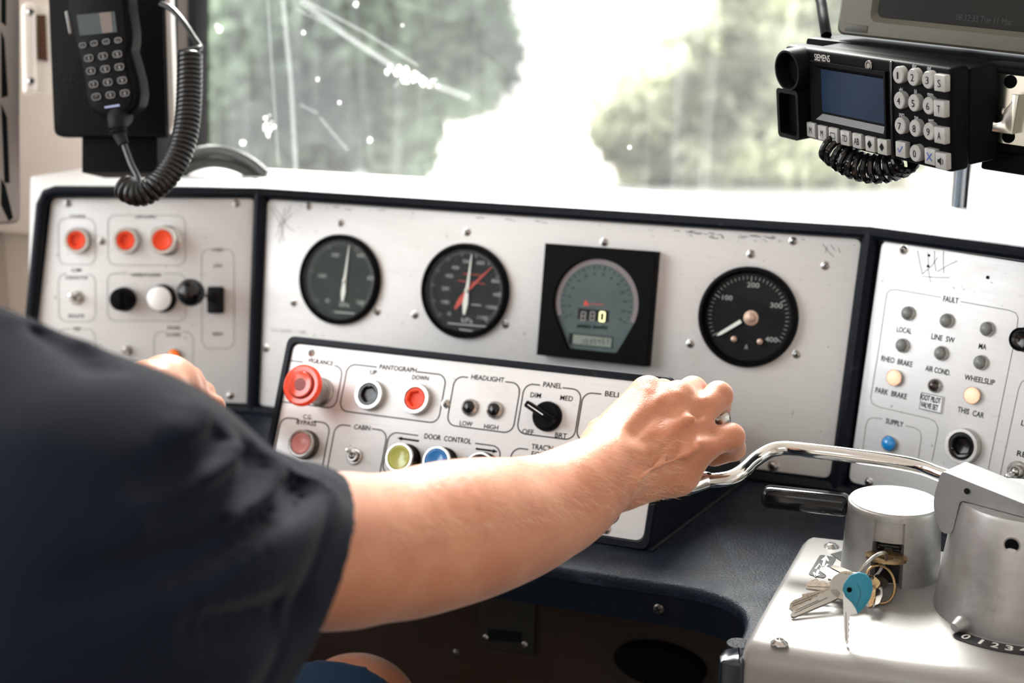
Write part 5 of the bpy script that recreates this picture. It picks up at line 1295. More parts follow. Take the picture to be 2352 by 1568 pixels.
mb = MB(); mb.add([(x0_ + .004, yb_ + .0012, .0029), (x1_ - .001, yb_ + .0012, .0029), (x1_ - .001, yb_ + .0065, .0016), (x0_ + .012, yb_ + .0065, .0016)], [[0, 1, 2, 3]]); mb.build('display_ledge', mat('grey_ledge', (.16, .16, .165), .4), parent=radio, smooth=0)
mb = MB(); a = rq(470, 492); b = rq(596, 508); put_text(mb, 'SIEMENS', a, b, .0055, 0, .0004, .0); mb.build('maker_name', mat('silver_lettering', (.62, .60, .56), .4), parent=radio, smooth=0)
c_ = rq(917, 538); mb = MB(); mb.lathe([(.0042, .0002), (.0042, .0012), (.0032, .0012), (.003, .0004)], 24, M=Matrix.Translation((c_[0], c_[1], 0))); mb.lathe([(.0024, .0003), (.0020, .0012), (0, .0012)], 18, M=Matrix.Translation((c_[0], c_[1], 0))); mb.build('sensor_ring', K['nickel'], parent=radio)
# left end knobs
c_ = rq(265, 575, .010); mb = MB(); mb.lathe([(.0190, -.004), (.0190, .010), (.0178, .0125), (.0160, .0125), (.0148, .009), (.0142, .001), (0, .001)], 40, M=Matrix.Translation((c_[0] - .001, c_[1], 0)), sx=1, sy=.92); mb.build('round_knob', K['black'], parent=radio)
mb = MB(); mb.box((.003, .012, .001), (c_[0] + .009, c_[1] + .002, .0014)); mb.build('red_mark', K['redmark'], parent=radio)
c_ = rq(275, 935, .010); xx, yy = c_[0] + .003, c_[1]
mb = MB(); xx -= .003; o_ = rrect(xx - .019, yy - .0205, xx + .013, yy + .0205, .004, 4); i_ = rrect(xx - .0155, yy - .017, xx + .0100, yy + .017, .003, 4); n = len(o_)
vs_ = [(p[0], p[1], -.002) for p in o_] + [(p[0], p[1], .0115) for p in o_] + [(p[0], p[1], .0115) for p in i_] + [(p[0], p[1], .002) for p in i_]
mb.add(vs_, [[i + n * k, (i + 1) % n + n * k, (i + 1) % n + n * (k + 1), i + n * (k + 1)] for i in range(n) for k in range(3)] + [list(range(3 * n, 4 * n))]); mb.build('socket', K['black'], parent=radio)
mb = MB(); mb.box((.003, .010, .001), (xx + .008, yy - .003, .0026)); mb.build('red_mark', K['redmark'], parent=radio)
# keys
kin = K['ink']; bi = mat('blue_key_marking', (.05, .10, .35), .5)
def rkey(cx, cy, ch, rnd, ink=kin, name='key'):
    c_ = rq(cx, cy, .0045); mb = MB()
    if rnd: mb.lathe([(.0063, 0), (.0063, .0042), (.0057, .0050), (0, .0050)], 28)
    else: mb.box((.0118, .0118, .005), (0, 0, .0025), bevel=.0008)
    if ch:
        if ch == '<': mb.flat([(-.003, 0), (.0008, .0034), (.0008, -.0034)], .0053, 1)
        elif ch == 'o': mb.flat([(0, -.0032), (-.0028, 0), (0, .0032), (.0028, 0)], .0053, 1)
        elif ch == 'v': mb.strip([(-.003, .001), (-.001, -.002), (.003, .003)], .0009, .0053, 1)
        elif ch == 'x': mb.strip([(-.0028, -.0028), (.0028, .0028)], .001, .0053, 1); mb.strip([(-.0028, .0028), (.0028, -.0028)], .001, .0053, 1)
        elif ch == '=': mb.strip([(-.003, .0018), (.003, .0018), (.003, -.0024), (-.003, -.0024), (-.003, .0018)], .0007, .0053, 1)
        elif ch == 'spk': mb.flat([(-.003, -.0012), (-.003, .0012), (-.0014, .0012), (.0008, .0030), (.0008, -.0030), (-.0014, -.0012)], .0053, 1); mb.strip([(.002, -.002), (.003, 0), (.002, .002)], .0006, .0053, 1)
        else: ctext(mb, ch, (0, 0), .0015 if ch == '1' else .0034 * (1 if len(ch) == 1 else 1.9), .0055, 1, .0053, .0)
    mb.build(name, [K['key'], ink], parent=radio, M=Matrix.Translation((c_[0], c_[1], 0)))
for x, y, ch in ((1152, 615, '1'), (1272, 633, '2'), (1393, 655, '3'), (1160, 823, '4'), (1278, 843, '5'), (1398, 866, '6'), (1167, 1030, '7'), (1287, 1050, '8'), (1402, 1076, '9'), (1290, 1255, '0')): rkey(x, y, ch, True)
for x, y, ch in ((1492, 680, 'S'), (1488, 890, 'T'), (1492, 1108, 'A'), (1502, 1318, 'spk')): rkey(x, y, ch, False)
rkey(1172, 1224, 'v', False, bi); rkey(1412, 1282, 'x', False, bi)
for x, y, ch in ((438, 1063, 'M'), (530, 1088, 'M'), (620, 1106, '='), (717, 1130, 'TD'), (815, 1154, 'AB'), (922, 1180, 'o'), (1022, 1203, 'o')): rkey(x, y, ch, False)
mb = MB()
for t, x, y, w in (('abc', 1287, 548, 36), ('def', 1408, 567, 34), ('ghi', 1177, 742, 30), ('jkl', 1296, 758, 22), ('mno', 1418, 780, 46), ('pqrs', 1184, 943, 42), ('tuv', 1303, 968, 32), ('wxyz', 1424, 992, 46)):
    a = rq(x - w / 2, y + 8 - w * .09); b = rq(x + w / 2, y + 8 + w * .09); put_text(mb, t, a, b, .0034, 0, .0004, .01)
mb.build('key_lettering', mat('grey_lettering', (.42, .42, .42), .5), parent=radio, smooth=0)
# curly cord hanging under the radio
def px(p, d): return at(p[0], p[1], d)
cd = [px((1905, 338), 1.14), px((1935, 362), 1.13), px((1975, 382), 1.12), px((2020, 388), 1.11), px((2062, 378), 1.10), px((2085, 362), 1.09)]
mb = coil(catmull(cd, 8), .0096, .0026, 12); o = mb.build('curly_cord', K['blackgloss']); tag(o, 'black curly cord looping under the train radio', 'cord')
# cable rising behind the radio
mb = MB(); mb.tube(catmull([px((1898, 82), 1.20), px((1893, 50), 1.21), px((1887, 10), 1.23), px((1878, -60), 1.26), px((1870, -400), 1.3)], 6), .0046, 14); o = mb.build('cable', K['black']); tag(o, 'straight black cable rising beside the monitor', 'cable')
# shelf and mount carrying radio, hook and monitor
um_ = nrm(np.array([.80, .225, -.56])); vm_ = np.array([0.0, 1.0, .25]); vm_ = nrm(vm_ - um_ * (vm_ @ um_)); MX = WC @ um_; MVv = WC @ vm_
mo = at(1920, 78, 1.19); nm = np.cross(MX, -MVv); nm = nm if nm @ mo < 0 else -nm
MON = Frame(mo, MX, nm)
print('monitor', MON.uv(2352, 135), MON.uv(1920, 0), MON.uv(1997, 50))
mon = thing('monitor', 'grey-olive framed monitor with a dark screen above the radio', 'monitor', MON.m())
mwid, mhei = .36, .26
A_ = MON.uv(1997, 50); 
sx0, sy0 = A_[0], A_[1]
o_ = rrect(0, 0, mwid, mhei, .006, 4); i_ = rrect(sx0, sy0, mwid - sx0, mhei - .03, .006, 4); i2 = rrect(sx0 + .004, sy0 + .004, mwid - sx0 - .004, mhei - .034, .005, 4); n = len(o_)
mb = MB(); vs_ = [(p[0], p[1], -.05) for p in o_] + [(p[0], p[1], -.002) for p in o_] + [(p[0], p[1], 0) for p in rrect(.002, .002, mwid - .002, mhei - .002, .005, 4)] + [(p[0], p[1], 0) for p in i_] + [(p[0], p[1], -.005) for p in i2]
mb.add(vs_, [[i + n * k, (i + 1) % n + n * k, (i + 1) % n + n * (k + 1), i + n * (k + 1)] for i in range(n) for k in range(4)] + [list(range(n))]); mb.build('frame', K['taupe'], parent=mon, smooth=25)
mb = MB(); mb.flat(i2, -.0048); mb.build('screen', K['screen'], parent=mon, smooth=0)
c_ = MON.uv(1965, 79); mb = MB(); mb.box((.020, .006, .0014), (c_[0], c_[1] + .005, .0), bevel=.0005); mb.build('foot_tab', mat('dark_olive_recess', (.07, .068, .055), .5), parent=mon)
mb = MB(); a = MON.uv(2190, 46); b = MON.uv(2320, 58); put_text(mb, '08:32:33 Tue 11 Mar', a, b, .0052, 0, -.0045, .0); mb.build('screen_text', mat('faint_screen_text', (.022, .027, .025), .5), parent=mon, smooth=0)
# dark shelf: from behind the radio to the right edge
SH_ = Frame(at(1880, 92, 1.20), MX, nm)
q1 = SH_.uv(1880, 92); qa = SH_.uv(2352, 152)
mt = thing('equipment_bracket', 'dark bracket holding the radio and monitor at the right', 'bracket', SH_.m())
mb = MB(); mb.box((.42, .012, .09), (.205, -.0035, -.030), bevel=.003); mb.build('shelf', K['black'], parent=mt)
HO = Frame(at(2232, 145, 1.03), MX, nm)
mb = MB(); mb.box((.26, .060, .06), (.13, -.030, -.032), bevel=.003)
Mx = Matrix(((1, 0, 0, 0), (0, 1, 0, 0), (0, 0, 1, 0), (0, 0, 0, 1)))
rel = SH_.m().inverted() @ HO.m()
o = mb.build('housing', K['black'], parent=mt); o.matrix_basis = rel
mb = MB(); mb.box((.30, .016, .05), (.165, -.068, -.035), bevel=.002); o = mb.build('lower_rail', K['black'], parent=mt); o.matrix_basis = rel
# microphone clip of folded zinc steel on the housing
hk = thing('microphone_clip', 'bright folded steel clip with an open slot, screwed to the dark bracket', 'clip', HO.m())
def hq(x, y, off=0): return HO.uv(1740 + x / 3.564, y / 3.564, off)
a = hq(1945, 600); b = hq(2400, 760)
mb = MB()
bx0 = hq(1940, 700)[0]; top_ = hq(1960, 598)[1]; bot_ = hq(1950, 1160)[1]; 
def holed(x0, x1, y0, y1, cx, cy, r, z):
    n = 24; o_ = []; 
    for k in range(n):
        a_ = 2 * PI * k / n + PI / n; d_ = (math.cos(a_), math.sin(a_)); s_ = min(((x1 - cx) if d_[0] > 0 else (x0 - cx)) / d_[0], ((y1 - cy) if d_[1] > 0 else (y0 - cy)) / d_[1]); o_.append((cx + d_[0] * s_, cy + d_[1] * s_))
    for X in (x0, x1):
        for Y in (y0, y1):
            i = int(np.argmin([math.hypot(p[0] - X, p[1] - Y) for p in o_])); o_[i] = (X, Y)
    i_ = [(cx + r * math.cos(2 * PI * k / n + PI / n), cy + r * math.sin(2 * PI * k / n + PI / n)) for k in range(n)]
    vs_ = [(p[0], p[1], z) for p in o_] + [(p[0], p[1], z) for p in i_] + [(p[0], p[1], z - .0018) for p in o_] + [(p[0], p[1], z - .0018) for p in i_]; f_ = []
    for k in range(n):
        k2 = (k + 1) % n; f_ += [[k, k2, n + k2, n + k], [k, k2, 2 * n + k2, 2 * n + k], [n + k, n + k2, 3 * n + k2, 3 * n + k]]
    mb.add(vs_, f_)
y_a = hq(2000, 740)[1]; y_b = hq(2000, 1050)[1]; c1_ = hq(2078, 668); c2_ = hq(2062, 1115)
holed(bx0, bx0 + .044, y_a, top_, c1_[0], c1_[1], .0048, .0022); holed(bx0, bx0 + .044, bot_, y_b, c2_[0], c2_[1], .0048, .0022)
mb.box((.044, y_a - y_b, .0018), (bx0 + .022, (y_a + y_b) / 2, .0013))
mb.build('base_plate', K['steelhook'], parent=hk)
# raised U-shaped cheek with the slot
mb = MB(); L_ = hq(1855, 740, .014); R_ = hq(2140, 780, .014); Bt = hq(1850, 1020, .014); sw = hq(1935, 800, .014)[0]; se = hq(2035, 800, .014)[0]; sb_ = hq(2000, 1010, .014)[1]
xl2, xr2, yt2, yb2 = L_[0], R_[0], L_[1], Bt[1] - .004
cxs = (sw + se) / 2; rs = (se - sw) / 2
poly = [(xl2, yb2), (xr2, yb2), (xr2, yt2)] + [(se + .004, yt2), (se + .004, yt2 - .006), (se, yt2 - .012)] + [(cxs + rs * math.cos(a_), sb_ + rs + rs * math.sin(a_)) for a_ in np.linspace(0, -PI, 10)] + [(sw, yt2 - .012), (sw - .004, yt2 - .006), (sw - .004, yt2), (xl2, yt2)]
mb.extr(poly, .0125, .0145, bevel=.0006); mb.box((.0018, yt2 - yb2, .0130), (xr2 - .0009, (yt2 + yb2) / 2, .0070)); mb.box((.0018, yt2 - yb2, .0130), (xl2 + .0009, (yt2 + yb2) / 2, .0070))
mb.build('slotted_cheek', K['steelhook'], parent=hk)
mb = MB(); mb.lathe([(.003, .002), (.003, .004), (.001, .005), (0, .005)], 16, M=Matrix.Translation((cxs, (sb_ + yt2) / 2 - .004, 0))); mb.build('rivet', K['nickel'], parent=hk)
# ------------------------------------------------------------------ handset with its backplate at the left
uh = nrm(np.array([.985, .0, -.10])); BKH = Frame(at(240, 160, 1.42), WC @ nrm(np.array([.985, .03, -.12])), WC @ np.array([-.15, 0.02, -1.0]))
bp_ = thing('handset_cradle', 'black cradle plate with a pale edge, fixed left of the windscreen', 'cradle', BKH.m())
P_ = [tuple(BKH.uv(*p)) for p in ((94, -420), (362, -420), (382, 313), (124, 313))]
mb = MB(); mb.extr(rpoly([P_[0], P_[1], P_[2], P_[3]], [0, 0, .005, .008], 5), -.012, 0, bevel=.001)
mb.build('plate', K['black'], parent=bp_)
P_ = [tuple(BKH.uv(*p)) for p in ((355, -420), (369, -420), (394, 275), (383, 304), (375, 304))]
mb = MB(); mb.extr(P_, -.020, -.008, bevel=.0008); mb.build('pale_edge', K['hood'], parent=bp_)
mb = MB()
for i in range(6):
    for j in range(6):
        c_ = BKH.uv(140 + i * 13 + j * 1.2, 175 + j * 16); mb.lathe([(.0012, .0004), (0, .0004)], 8, M=Matrix.Translation((c_[0], c_[1], 0)))
sg = mb.build('speaker_hole', mat('deep_black', (.002, .002, .002), .8), parent=bp_, smooth=0); sg['kind'] = 'stuff'
# column behind it
mb = MB(); P_ = [tuple(BKH.uv(*p, -.05)) for p in ((214, -420), (400, -420), (392, 410), (214, 410))]
BK2 = Frame(BKH.pt(0, 0, -.05), BKH.x, BKH.n)
P_ = [tuple(BK2.uv(*p)) for p in ((214, -420), (384, -420), (386, 402), (214, 402))]
mb = MB(); mb.extr(P_, -.03, .03, bevel=.003); o = mb.build('mounting_column', K['black'], M=BK2.m()); tag(o, 'black upright column behind the handset cradle, standing on the hood', 'column')
# handset body
HS = Frame(at(238, 140, 1.345), WC @ nrm(np.array([.975, -.12, -.18])), WC @ nrm(np.array([-.16, .16, -1.0])))
hs = thing('radio_handset', 'black radio telephone handset with small screen and keypad', 'handset', HS.m())
def zz(x, y, off=0): return HS.uv(x / 3.267, y / 3.267, off)
out = [(505, -260), (900, -330), (945, -120), (965, 100), (988, 240), (985, 330), (972, 380), (995, 450), (1035, 600), (1050, 720), (1030, 800), (960, 868), (900, 890), (795, 905), (740, 875), (670, 825), (642, 740), (628, 600), (600, 460), (560, 330), (520, 200), (498, 40)]
mb = MB(); mb.extr(rpoly([tuple(zz(*p)) for p in out], [.003] * len(out), 3), -.022, .0, bevel=.0045, seg=4); mb.build('body', K['black'], parent=hs)
inner_ = [(530, -200), (890, -270), (925, 60), (950, 300), (935, 420), (960, 560), (1000, 700), (985, 780), (930, 835), (800, 860), (700, 815), (670, 720), (640, 520), (600, 380), (555, 200), (525, 30)]
mb = MB(); mb.extr(rpoly([tuple(zz(*p)) for p in inner_], [.003] * len(inner_), 3), -.001, .0012, bevel=.0008); mb.build('face', mat('matt_black_face', (.004, .004, .0045), .5, spec=.1), parent=hs)
mb = MB(); P_ = [tuple(zz(*p, .0015)) for p in ((575, 112), (860, 85), (880, 240), (600, 268))]; mb.extr(P_, .001, .0018); mb.flat([tuple(zz(*p, .0015)) for p in ((745, 98), (835, 88), (850, 240), (768, 250))], .0021, 1)
mb.build('display', [mat('dim_teal_display', (.018, .034, .034), .3), mat('pale_display_area', (.13, .10, .09), .4)], parent=hs, smooth=0)
kb_ = mat('dark_grey_key', (.012, .012, .012), .45, spec=.2); km_ = mat('light_key_marking', (.28, .27, .26), .5)
def hkey(x, y, w, ch):
    c_ = zz(x, y, .002); mb = MB(); W_ = w / 3.267 * 1.345 / FPX; H_ = W_ * .66
    mb.extr(rrect(-W_ / 2, -H_ / 2, W_ / 2, H_ / 2, H_ * .45, 4), 0, .0016, bevel=.0004)
    mb.strip(rrect(-W_ / 2 * .92, -H_ / 2 * .9, W_ / 2 * .92, H_ / 2 * .9, H_ * .4, 3), .0005, .0018, 1, closed=True)
    ctext(mb, ch, (0, 0), W_ * (.08 if ch == '1' else .18), H_ * .5, 1, .0018, .03); ang_ = R(7)
    mb.build('key', [kb_, km_], parent=hs, M=Matrix.Translation((c_[0], c_[1], .001)), smooth=25)
for x, y in ((622, 340), (708, 325), (798, 312), (888, 302)): hkey(x, y, 58, '-')
for r_, (x, y) in enumerate(((668, 436), (684, 532), (704, 632), (724, 726))):
    for k in range(3): hkey(x + k * 107, y - k * (15 if r_ < 3 else 14), 76, '123456789*0#'[r_ * 3 + k])
mb = MB(); a = zz(788, 800); b = zz(900, 782); mb.flat([a, b, zz(903, 796), zz(792, 812)][::-1], .0016); mb.build('name_strip', mat('pale_blue_strip', (.35, .40, .62), .4), parent=hs, smooth=0)
mb = MB(); mb.box((.004, .022, .008), (*zz(488, 165), -.010), bevel=.0015); mb.build('talk_button', mat('grey_side_button', (.20, .19, .18), .4), parent=hs)
mb = MB(); c_ = zz(868, 888)
bt0 = HS.pt(*zz(868, 868), -.010); cb = [at(882 / 3.267, 930 / 3.267, 1.345), at(895 / 3.267, 1000 / 3.267, 1.345), at(930 / 3.267, 1090 / 3.267, 1.34)]
iv = HS.m().inverted()
pts = [iv @ Vector(p) for p in [bt0] + cb]; mb.tube(catmull(pts, 5), list(np.interp(np.arange(16), [0, 5, 10, 15], [.0125, .0085, .0068, .0048]))[:len(catmull(pts, 5))], 16)
for k, (x, y, r_) in enumerate(((880, 965, .0098), (888, 995, .0092))):
    p_ = iv @ Vector(at(x / 3.267, y / 3.267, 1.345)); mb.lathe([(r_ * .7, -.0015), (r_, 0), (r_ * .7, .0015)], 20, M=align(iv.to_3x3() @ Vector(cb[1] - cb[0]), p_))
mb.build('cable_boot', K['blacksoft'], parent=hs)
# coiled cord: from the boot down, round the loop, up the big coil and over to the column
D_ = 1.33
c1p = [at(x / 3.267, y / 3.267, d) for x, y, d in ((930, 1400, 1.315), (985, 1440, 1.312), (1060, 1452, 1.31), (1140, 1420, 1.31), (1230, 1345, 1.315), (1310, 1230, 1.32), (1365, 1100, 1.325), (1400, 950, 1.33), (1415, 800, 1.335), (1422, 620, 1.34), (1424, 400, 1.345))]
lead0 = catmull([at(x / 3.267, y / 3.267, d) for x, y, d in ((930, 1080, 1.34), (985, 1230, 1.335), (1035, 1330, 1.33), (1050, 1390, 1.32), (1010, 1420, 1.312))], 6)
lead1 = catmull([at(x / 3.267, y / 3.267, d) for x, y, d in ((1480, 365, 1.345), (1500, 350, 1.35), (1460, 290, 1.355), (1380, 170, 1.365), (1290, 70, 1.375), (1210, 30, 1.385))], 6)
mb = coil(catmull(c1p, 8), .0092, .0031, 38, lead0=lead0, lead1=lead1, per=16)
o = mb.build('coiled_cord', mat('dark_grey_cord', (.008, .008, .008), .3)); tag(o, 'thick coiled handset cord looping down to the left gauge desk and up again', 'cord')
# ribbed hose lying along the hood
hp_ = catmull([at(x, y, d) for x, y, d in ((392, 392, 1.66), (430, 360, 1.66), (480, 346, 1.66), (530, 352, 1.66), (575, 372, 1.66), (612, 402, 1.66))], 14)
rr_ = [.0062 + .0008 * (k % 2) for k in range(len(hp_))]
mb = MB(); mb.tube(hp_, rr_, 14); 
hp2 = [p + np.array([0, .0, -.014]) for p in hp_]; mb.tube(hp2, .0065, 12)
o = mb.build('ribbed_hose', mat('grey_ribbed_hose', (.045, .045, .042), .35)); tag(o, 'pair of grey ribbed hoses arching over the hood by the window post', 'hose')
# ------------------------------------------------------------------ bracket and frame on the left wall
WL = Frame(at(75, 120, 1.62), WC @ nrm(np.array([.90, .07, .45])), WC @ nrm(np.array([.45, .0, -.90])))
br = thing('wall_bracket', 'cream painted metal bracket with two screws on the left wall', 'bracket', WL.m())
P_ = [tuple(WL.uv(*p)) for p in ((48, 10), (78, 8), (82, 216), (52, 218))]
mb = MB(); mb.extr(rpoly(P_, .006, 5), 0, .012, bevel=.004, seg=3); mb.build('strip', K['cream'], parent=br)
P_ = [tuple(WL.uv(*p)) for p in ((76, 14), (118, 14), (122, 214), (80, 214))]
mb = MB(); mb.extr(P_, -.006, .002, bevel=.001); mb.build('base', K['cream'], parent=br)
P_ = [tuple(WL.uv(*p)) for p in ((84, 36), (104, 36), (108, 142), (86, 138))]; mb = MB(); mb.extr(P_, .001, .006, bevel=.001); mb.build('latch', mat('rusty_brown_steel', (.12, .06, .035), .5, .5), parent=br)
for p in ((71, 28), (72, 187)):
    c_ = WL.uv(*p, .012); mb = MB(); mb.lathe([(.0045, 0), (.0045, .001), (.003, .003), (0, .003)], 18, M=Matrix.Translation((c_[0], c_[1], .0115))); mb.build('screw', K['nickel'], parent=br)
WF = Frame(at(20, 260, 1.45), WC @ nrm(np.array([.80, .10, .60])), WC @ nrm(np.array([.60, .0, -.80])))
P_ = [tuple(WF.uv(*p)) for p in ((-160, -420), (46, -420), (48, 512), (-160, 520))]
wf = thing('side_window_frame', 'grey metal sliding frame with dark slots at the left edge of the picture', 'frame', WF.m())
mb = MB(); mb.extr(rpoly(P_, [0, 0, .008, 0], 5), -.012, 0, bevel=.003, seg=3); mb.build('frame', mat('grey_painted_frame', (.34, .32, .31), .35, .2), parent=wf)
for k, pl_ in enumerate((((2, -400), (12, -400), (14, 60), (2, 50)), ((2, 70), (10, 90), (18, 220), (3, 225)), ((2, 236), (16, 270), (22, 420), (10, 420)), ((2, 410), (12, 425), (30, 500), (20, 508), (2, 470)))):
    mb = MB(); mb.extr([tuple(WF.uv(*p)) for p in pl_], -.002, .0008, bevel=.0004); mb.build('slot', K['ink'], parent=wf)
# ------------------------------------------------------------------ outside
def leafmat(name, col):
    m = bpy.data.materials.new(name); m.use_nodes = True; nt = m.node_tree; nt.nodes.clear(); N = nt.nodes; L = nt.links
    o = N.new('ShaderNodeOutputMaterial'); d = N.new('ShaderNodeBsdfDiffuse'); t = N.new('ShaderNodeBsdfTranslucent'); x = N.new('ShaderNodeMixShader'); x.inputs[0].default_value = .35
    tc = N.new('ShaderNodeTexCoord'); n = N.new('ShaderNodeTexNoise'); n.inputs['Scale'].default_value = .9; L.new(tc.outputs['Object'], n.inputs['Vector'])
    r = N.new('ShaderNodeValToRGB'); r.color_ramp.elements[0].position = .35; r.color_ramp.elements[1].position = .65
    r.color_ramp.elements[0].color = (*[c * .35 for c in col], 1); r.color_ramp.elements[1].color = (*[min(1, c * 1.9) for c in col], 1)
    L.new(n.outputs['Fac'], r.inputs[0]); L.new(r.outputs[0], d.inputs[0]); L.new(r.outputs[0], t.inputs[0]); L.new(d.outputs[0], x.inputs[1]); L.new(t.outputs[0], x.inputs[2]); L.new(x.outputs[0], o.inputs[0]); return m
K['leaf'] = leafmat('grey_green_leaves', (.20, .25, .18)); K['leaf2'] = leafmat('pale_olive_leaves', (.42, .43, .31)); K['bark'] = mat('grey_bark', (.20, .17, .14), .8, bump=.5, bscale=20)
K['ground'] = mat('pale_gravel', (.72, .66, .62), .9, var=.12, vscale=.6, bump=.4, bscale=8); K['concrete'] = mat('pale_concrete', (.80, .79, .77), .8, var=.06, vscale=2)
K['drygrass'] = mat('dry_grass', (.50, .42, .33), .9, var=.3, vscale=1.5)
GZ = -2.3
mb = MB(); mb.add([(-60, 4, GZ), (70, 4, GZ), (70, 90, GZ), (-60, 90, GZ)], [[0, 1, 2, 3]]); o = mb.build('ground', K['ground'], smooth=-1); tag(o, kind='structure')
def tree(name, label, trunkbase, blobs, n, leaf, lm, seed, group=None):
    rng = np.random.default_rng(seed); t = thing(name, label, 'tree' if 'tree' in name else 'bush', Matrix.Translation(trunkbase), group)
    base = np.array(trunkbase)
    mb = MB(); cs = [np.array(b[0]) - base for b in blobs]; top = max(c[2] for c in cs)
    mb.tube(catmull([(0, 0, 0), (.05, 0, top * .3), (-.05, .05, top * .6), (0, 0, top * .95)], 4), list(np.linspace(.16, .05, 13)) , 10)
    for c in cs[::2]: mb.tube([(0, 0, max(.3, c[2] * .5)), tuple(c * np.array([.55, .55, .85])), tuple(c)], [.06, .04, .015], 6)
    mb.build('trunk', K['bark'], parent=t)
    vol = np.array([b[1] ** 2 for b in blobs]); idx = rng.choice(len(blobs), n, p=vol / vol.sum())
    d = rng.normal(size=(n, 3)); d /= np.linalg.norm(d, axis=1)[:, None]; rad = rng.uniform(.55, 1.0, n) ** .6
    C = np.array(cs)[idx] + d * (np.array([b[1] for b in blobs])[idx] * rad)[:, None] * np.array([1, 1, .85])
    a = rng.normal(size=(n, 3)); a /= np.linalg.norm(a, axis=1)[:, None]; b_ = np.cross(a, rng.normal(size=(n, 3))); b_ /= np.linalg.norm(b_, axis=1)[:, None]
    s = leaf * rng.uniform(.5, 1.3, n)[:, None]
    V = np.stack([C - a * s, C + b_ * s * .45, C + a * s, C - b_ * s * .45], 1).reshape(-1, 3)
    me = bpy.data.meshes.new('foliage'); me.vertices.add(4 * n); me.vertices.foreach_set('co', V.ravel()); me.loops.add(4 * n); me.loops.foreach_set('vertex_index', np.arange(4 * n)); me.polygons.add(n)
    me.polygons.foreach_set('loop_start', np.arange(0, 4 * n, 4)); me.polygons.foreach_set('loop_total', np.full(n, 4)); me.materials.append(lm); me.update(calc_edges=True)
    o = bpy.data.objects.new('foliage', me); COL.objects.link(o); o.parent = t
    return t
def bl(px, py, d, r): p = at(px, py, d); return (p, r)
D = 11.0
lt = [bl(560, 60, D, .75), bl(700, -60, D, .9), bl(880, -80, D, .85), bl(1010, 0, D, .5), bl(1080, 60, D + .5, .42), bl(1110, 150, D, .32), bl(1050, 190, D, .35), bl(940, 120, D, .6), bl(800, 130, D, .7), bl(640, 180, D, .7), bl(540, 260, D, .6), bl(700, 290, D, .65), bl(840, 270, D, .6), bl(930, 250, D, .35), bl(900, 330, D, .4), bl(800, 390, D, .6), bl(650, 400, D, .6), bl(500, 400, D, .6), bl(1000, -120, D, .7), bl(560, -160, D, .9), bl(880, 420, D, .35), bl(430, 120, D, .7), bl(400, 330, D, .7)]
tree('dense_tree', 'large dense grey-green tree filling the left half of the windscreen', (at(760, 300, D)[0], at(760, 300, D)[1], GZ), lt, 20000, .10, K['leaf'], 1)
D2 = 17
rt_ = [bl(1460, 300, D2, .6), bl(1560, 240, D2, .8), bl(1660, 170, D2 + 1, .8), bl(1700, 290, D2, .8), bl(1600, 330, D2, .7), bl(1800, 220, D2, .9), bl(1830, 330, D2, .7), bl(1480, 350, D2, .5), bl(1900, 300, D2, .8), bl(2000, 300, D2, .8), bl(1560, 150, D2 + 1, .45), bl(1500, 220, D2, .45)]
tree('low_bush', 'pale green bush beyond the bright path at the right', (at(1680, 300, D2)[0], at(1680, 300, D2)[1], GZ), rt_, 13000, .11, K['leaf2'], 2)
D3 = 21
rt3 = [bl(1850, 40, D3, 1.0), bl(1740, 70, D3, .8), bl(1950, 60, D3, 1.2), bl(1820, -80, D3, 1.1), bl(2050, -60, D3, 1.4), bl(2150, 120, D3, 1.3), bl(1700, -30, D3, .5), bl(1870, 140, D3, .8), bl(2320, 250, D3, 1.2), bl(2250, 100, D3, 1.3)]
tree('pale_tree', 'pale olive tree standing behind the radio at the upper right', (at(1900, 60, D3)[0], at(1900, 60, D3)[1], GZ), rt3, 11000, .14, K['leaf2'], 3)
# pale track-side structures in the gap between the trees
def wall(name, label, cat, p0, p1, z0, z1, th, m):
    p0 = np.array(p0); p1 = np.array(p1); t = nrm(p1 - p0); q = np.array([-t[1], t[0], 0]) * th / 2; mb = MB()
    mb.extr([tuple((p0 - q)[:2]), tuple((p1 - q)[:2]), tuple((p1 + q)[:2]), tuple((p0 + q)[:2])], z0, z1); o = mb.build(name, m); tag(o, label, cat); return o
g0 = at(1100, 120, 26); g1 = at(1700, 40, 34)
def flatp(p): return np.array([p[0], p[1], 0])
zt_w = at(1150, 168, 26)[2]
wall('retaining_wall', 'low white wall running behind the gap between the trees', 'wall', flatp(at(1000, 170, 26)), flatp(at(1760, 40, 34)), GZ, GZ + 1.15, .3, K['concrete'])
wall('far_wall', 'long pale wall in the bright distance behind the low one', 'wall', flatp(at(1000, 60, 40)), flatp(at(2000, 0, 44)), GZ, GZ + 2.2, .4, K['concrete'])
def pole(px, py, d, r, h, label, m):
    p = onz(px, py, GZ) if d is None else at(px, py, d); mb = MB(); mb.lathe([(r, 0), (r, h * .98), (r * .9, h)], 12); o = mb.build('post', m, M=Matrix.Translation((p[0], p[1], GZ))); tag(o, label, 'post', None)
K['pole'] = mat('pale_grey_steel', (.42, .42, .41), .5, .3)
pole(826, 300, 9.0, .045, 1.15, 'short pale post in front of the dense tree', K['pole'])
pole(1168, 300, 15, .05, 1.55, 'slim grey post in the bright gap between tree and bush', K['pole'])
mb = MB(); p0 = at(980, 400, 13)
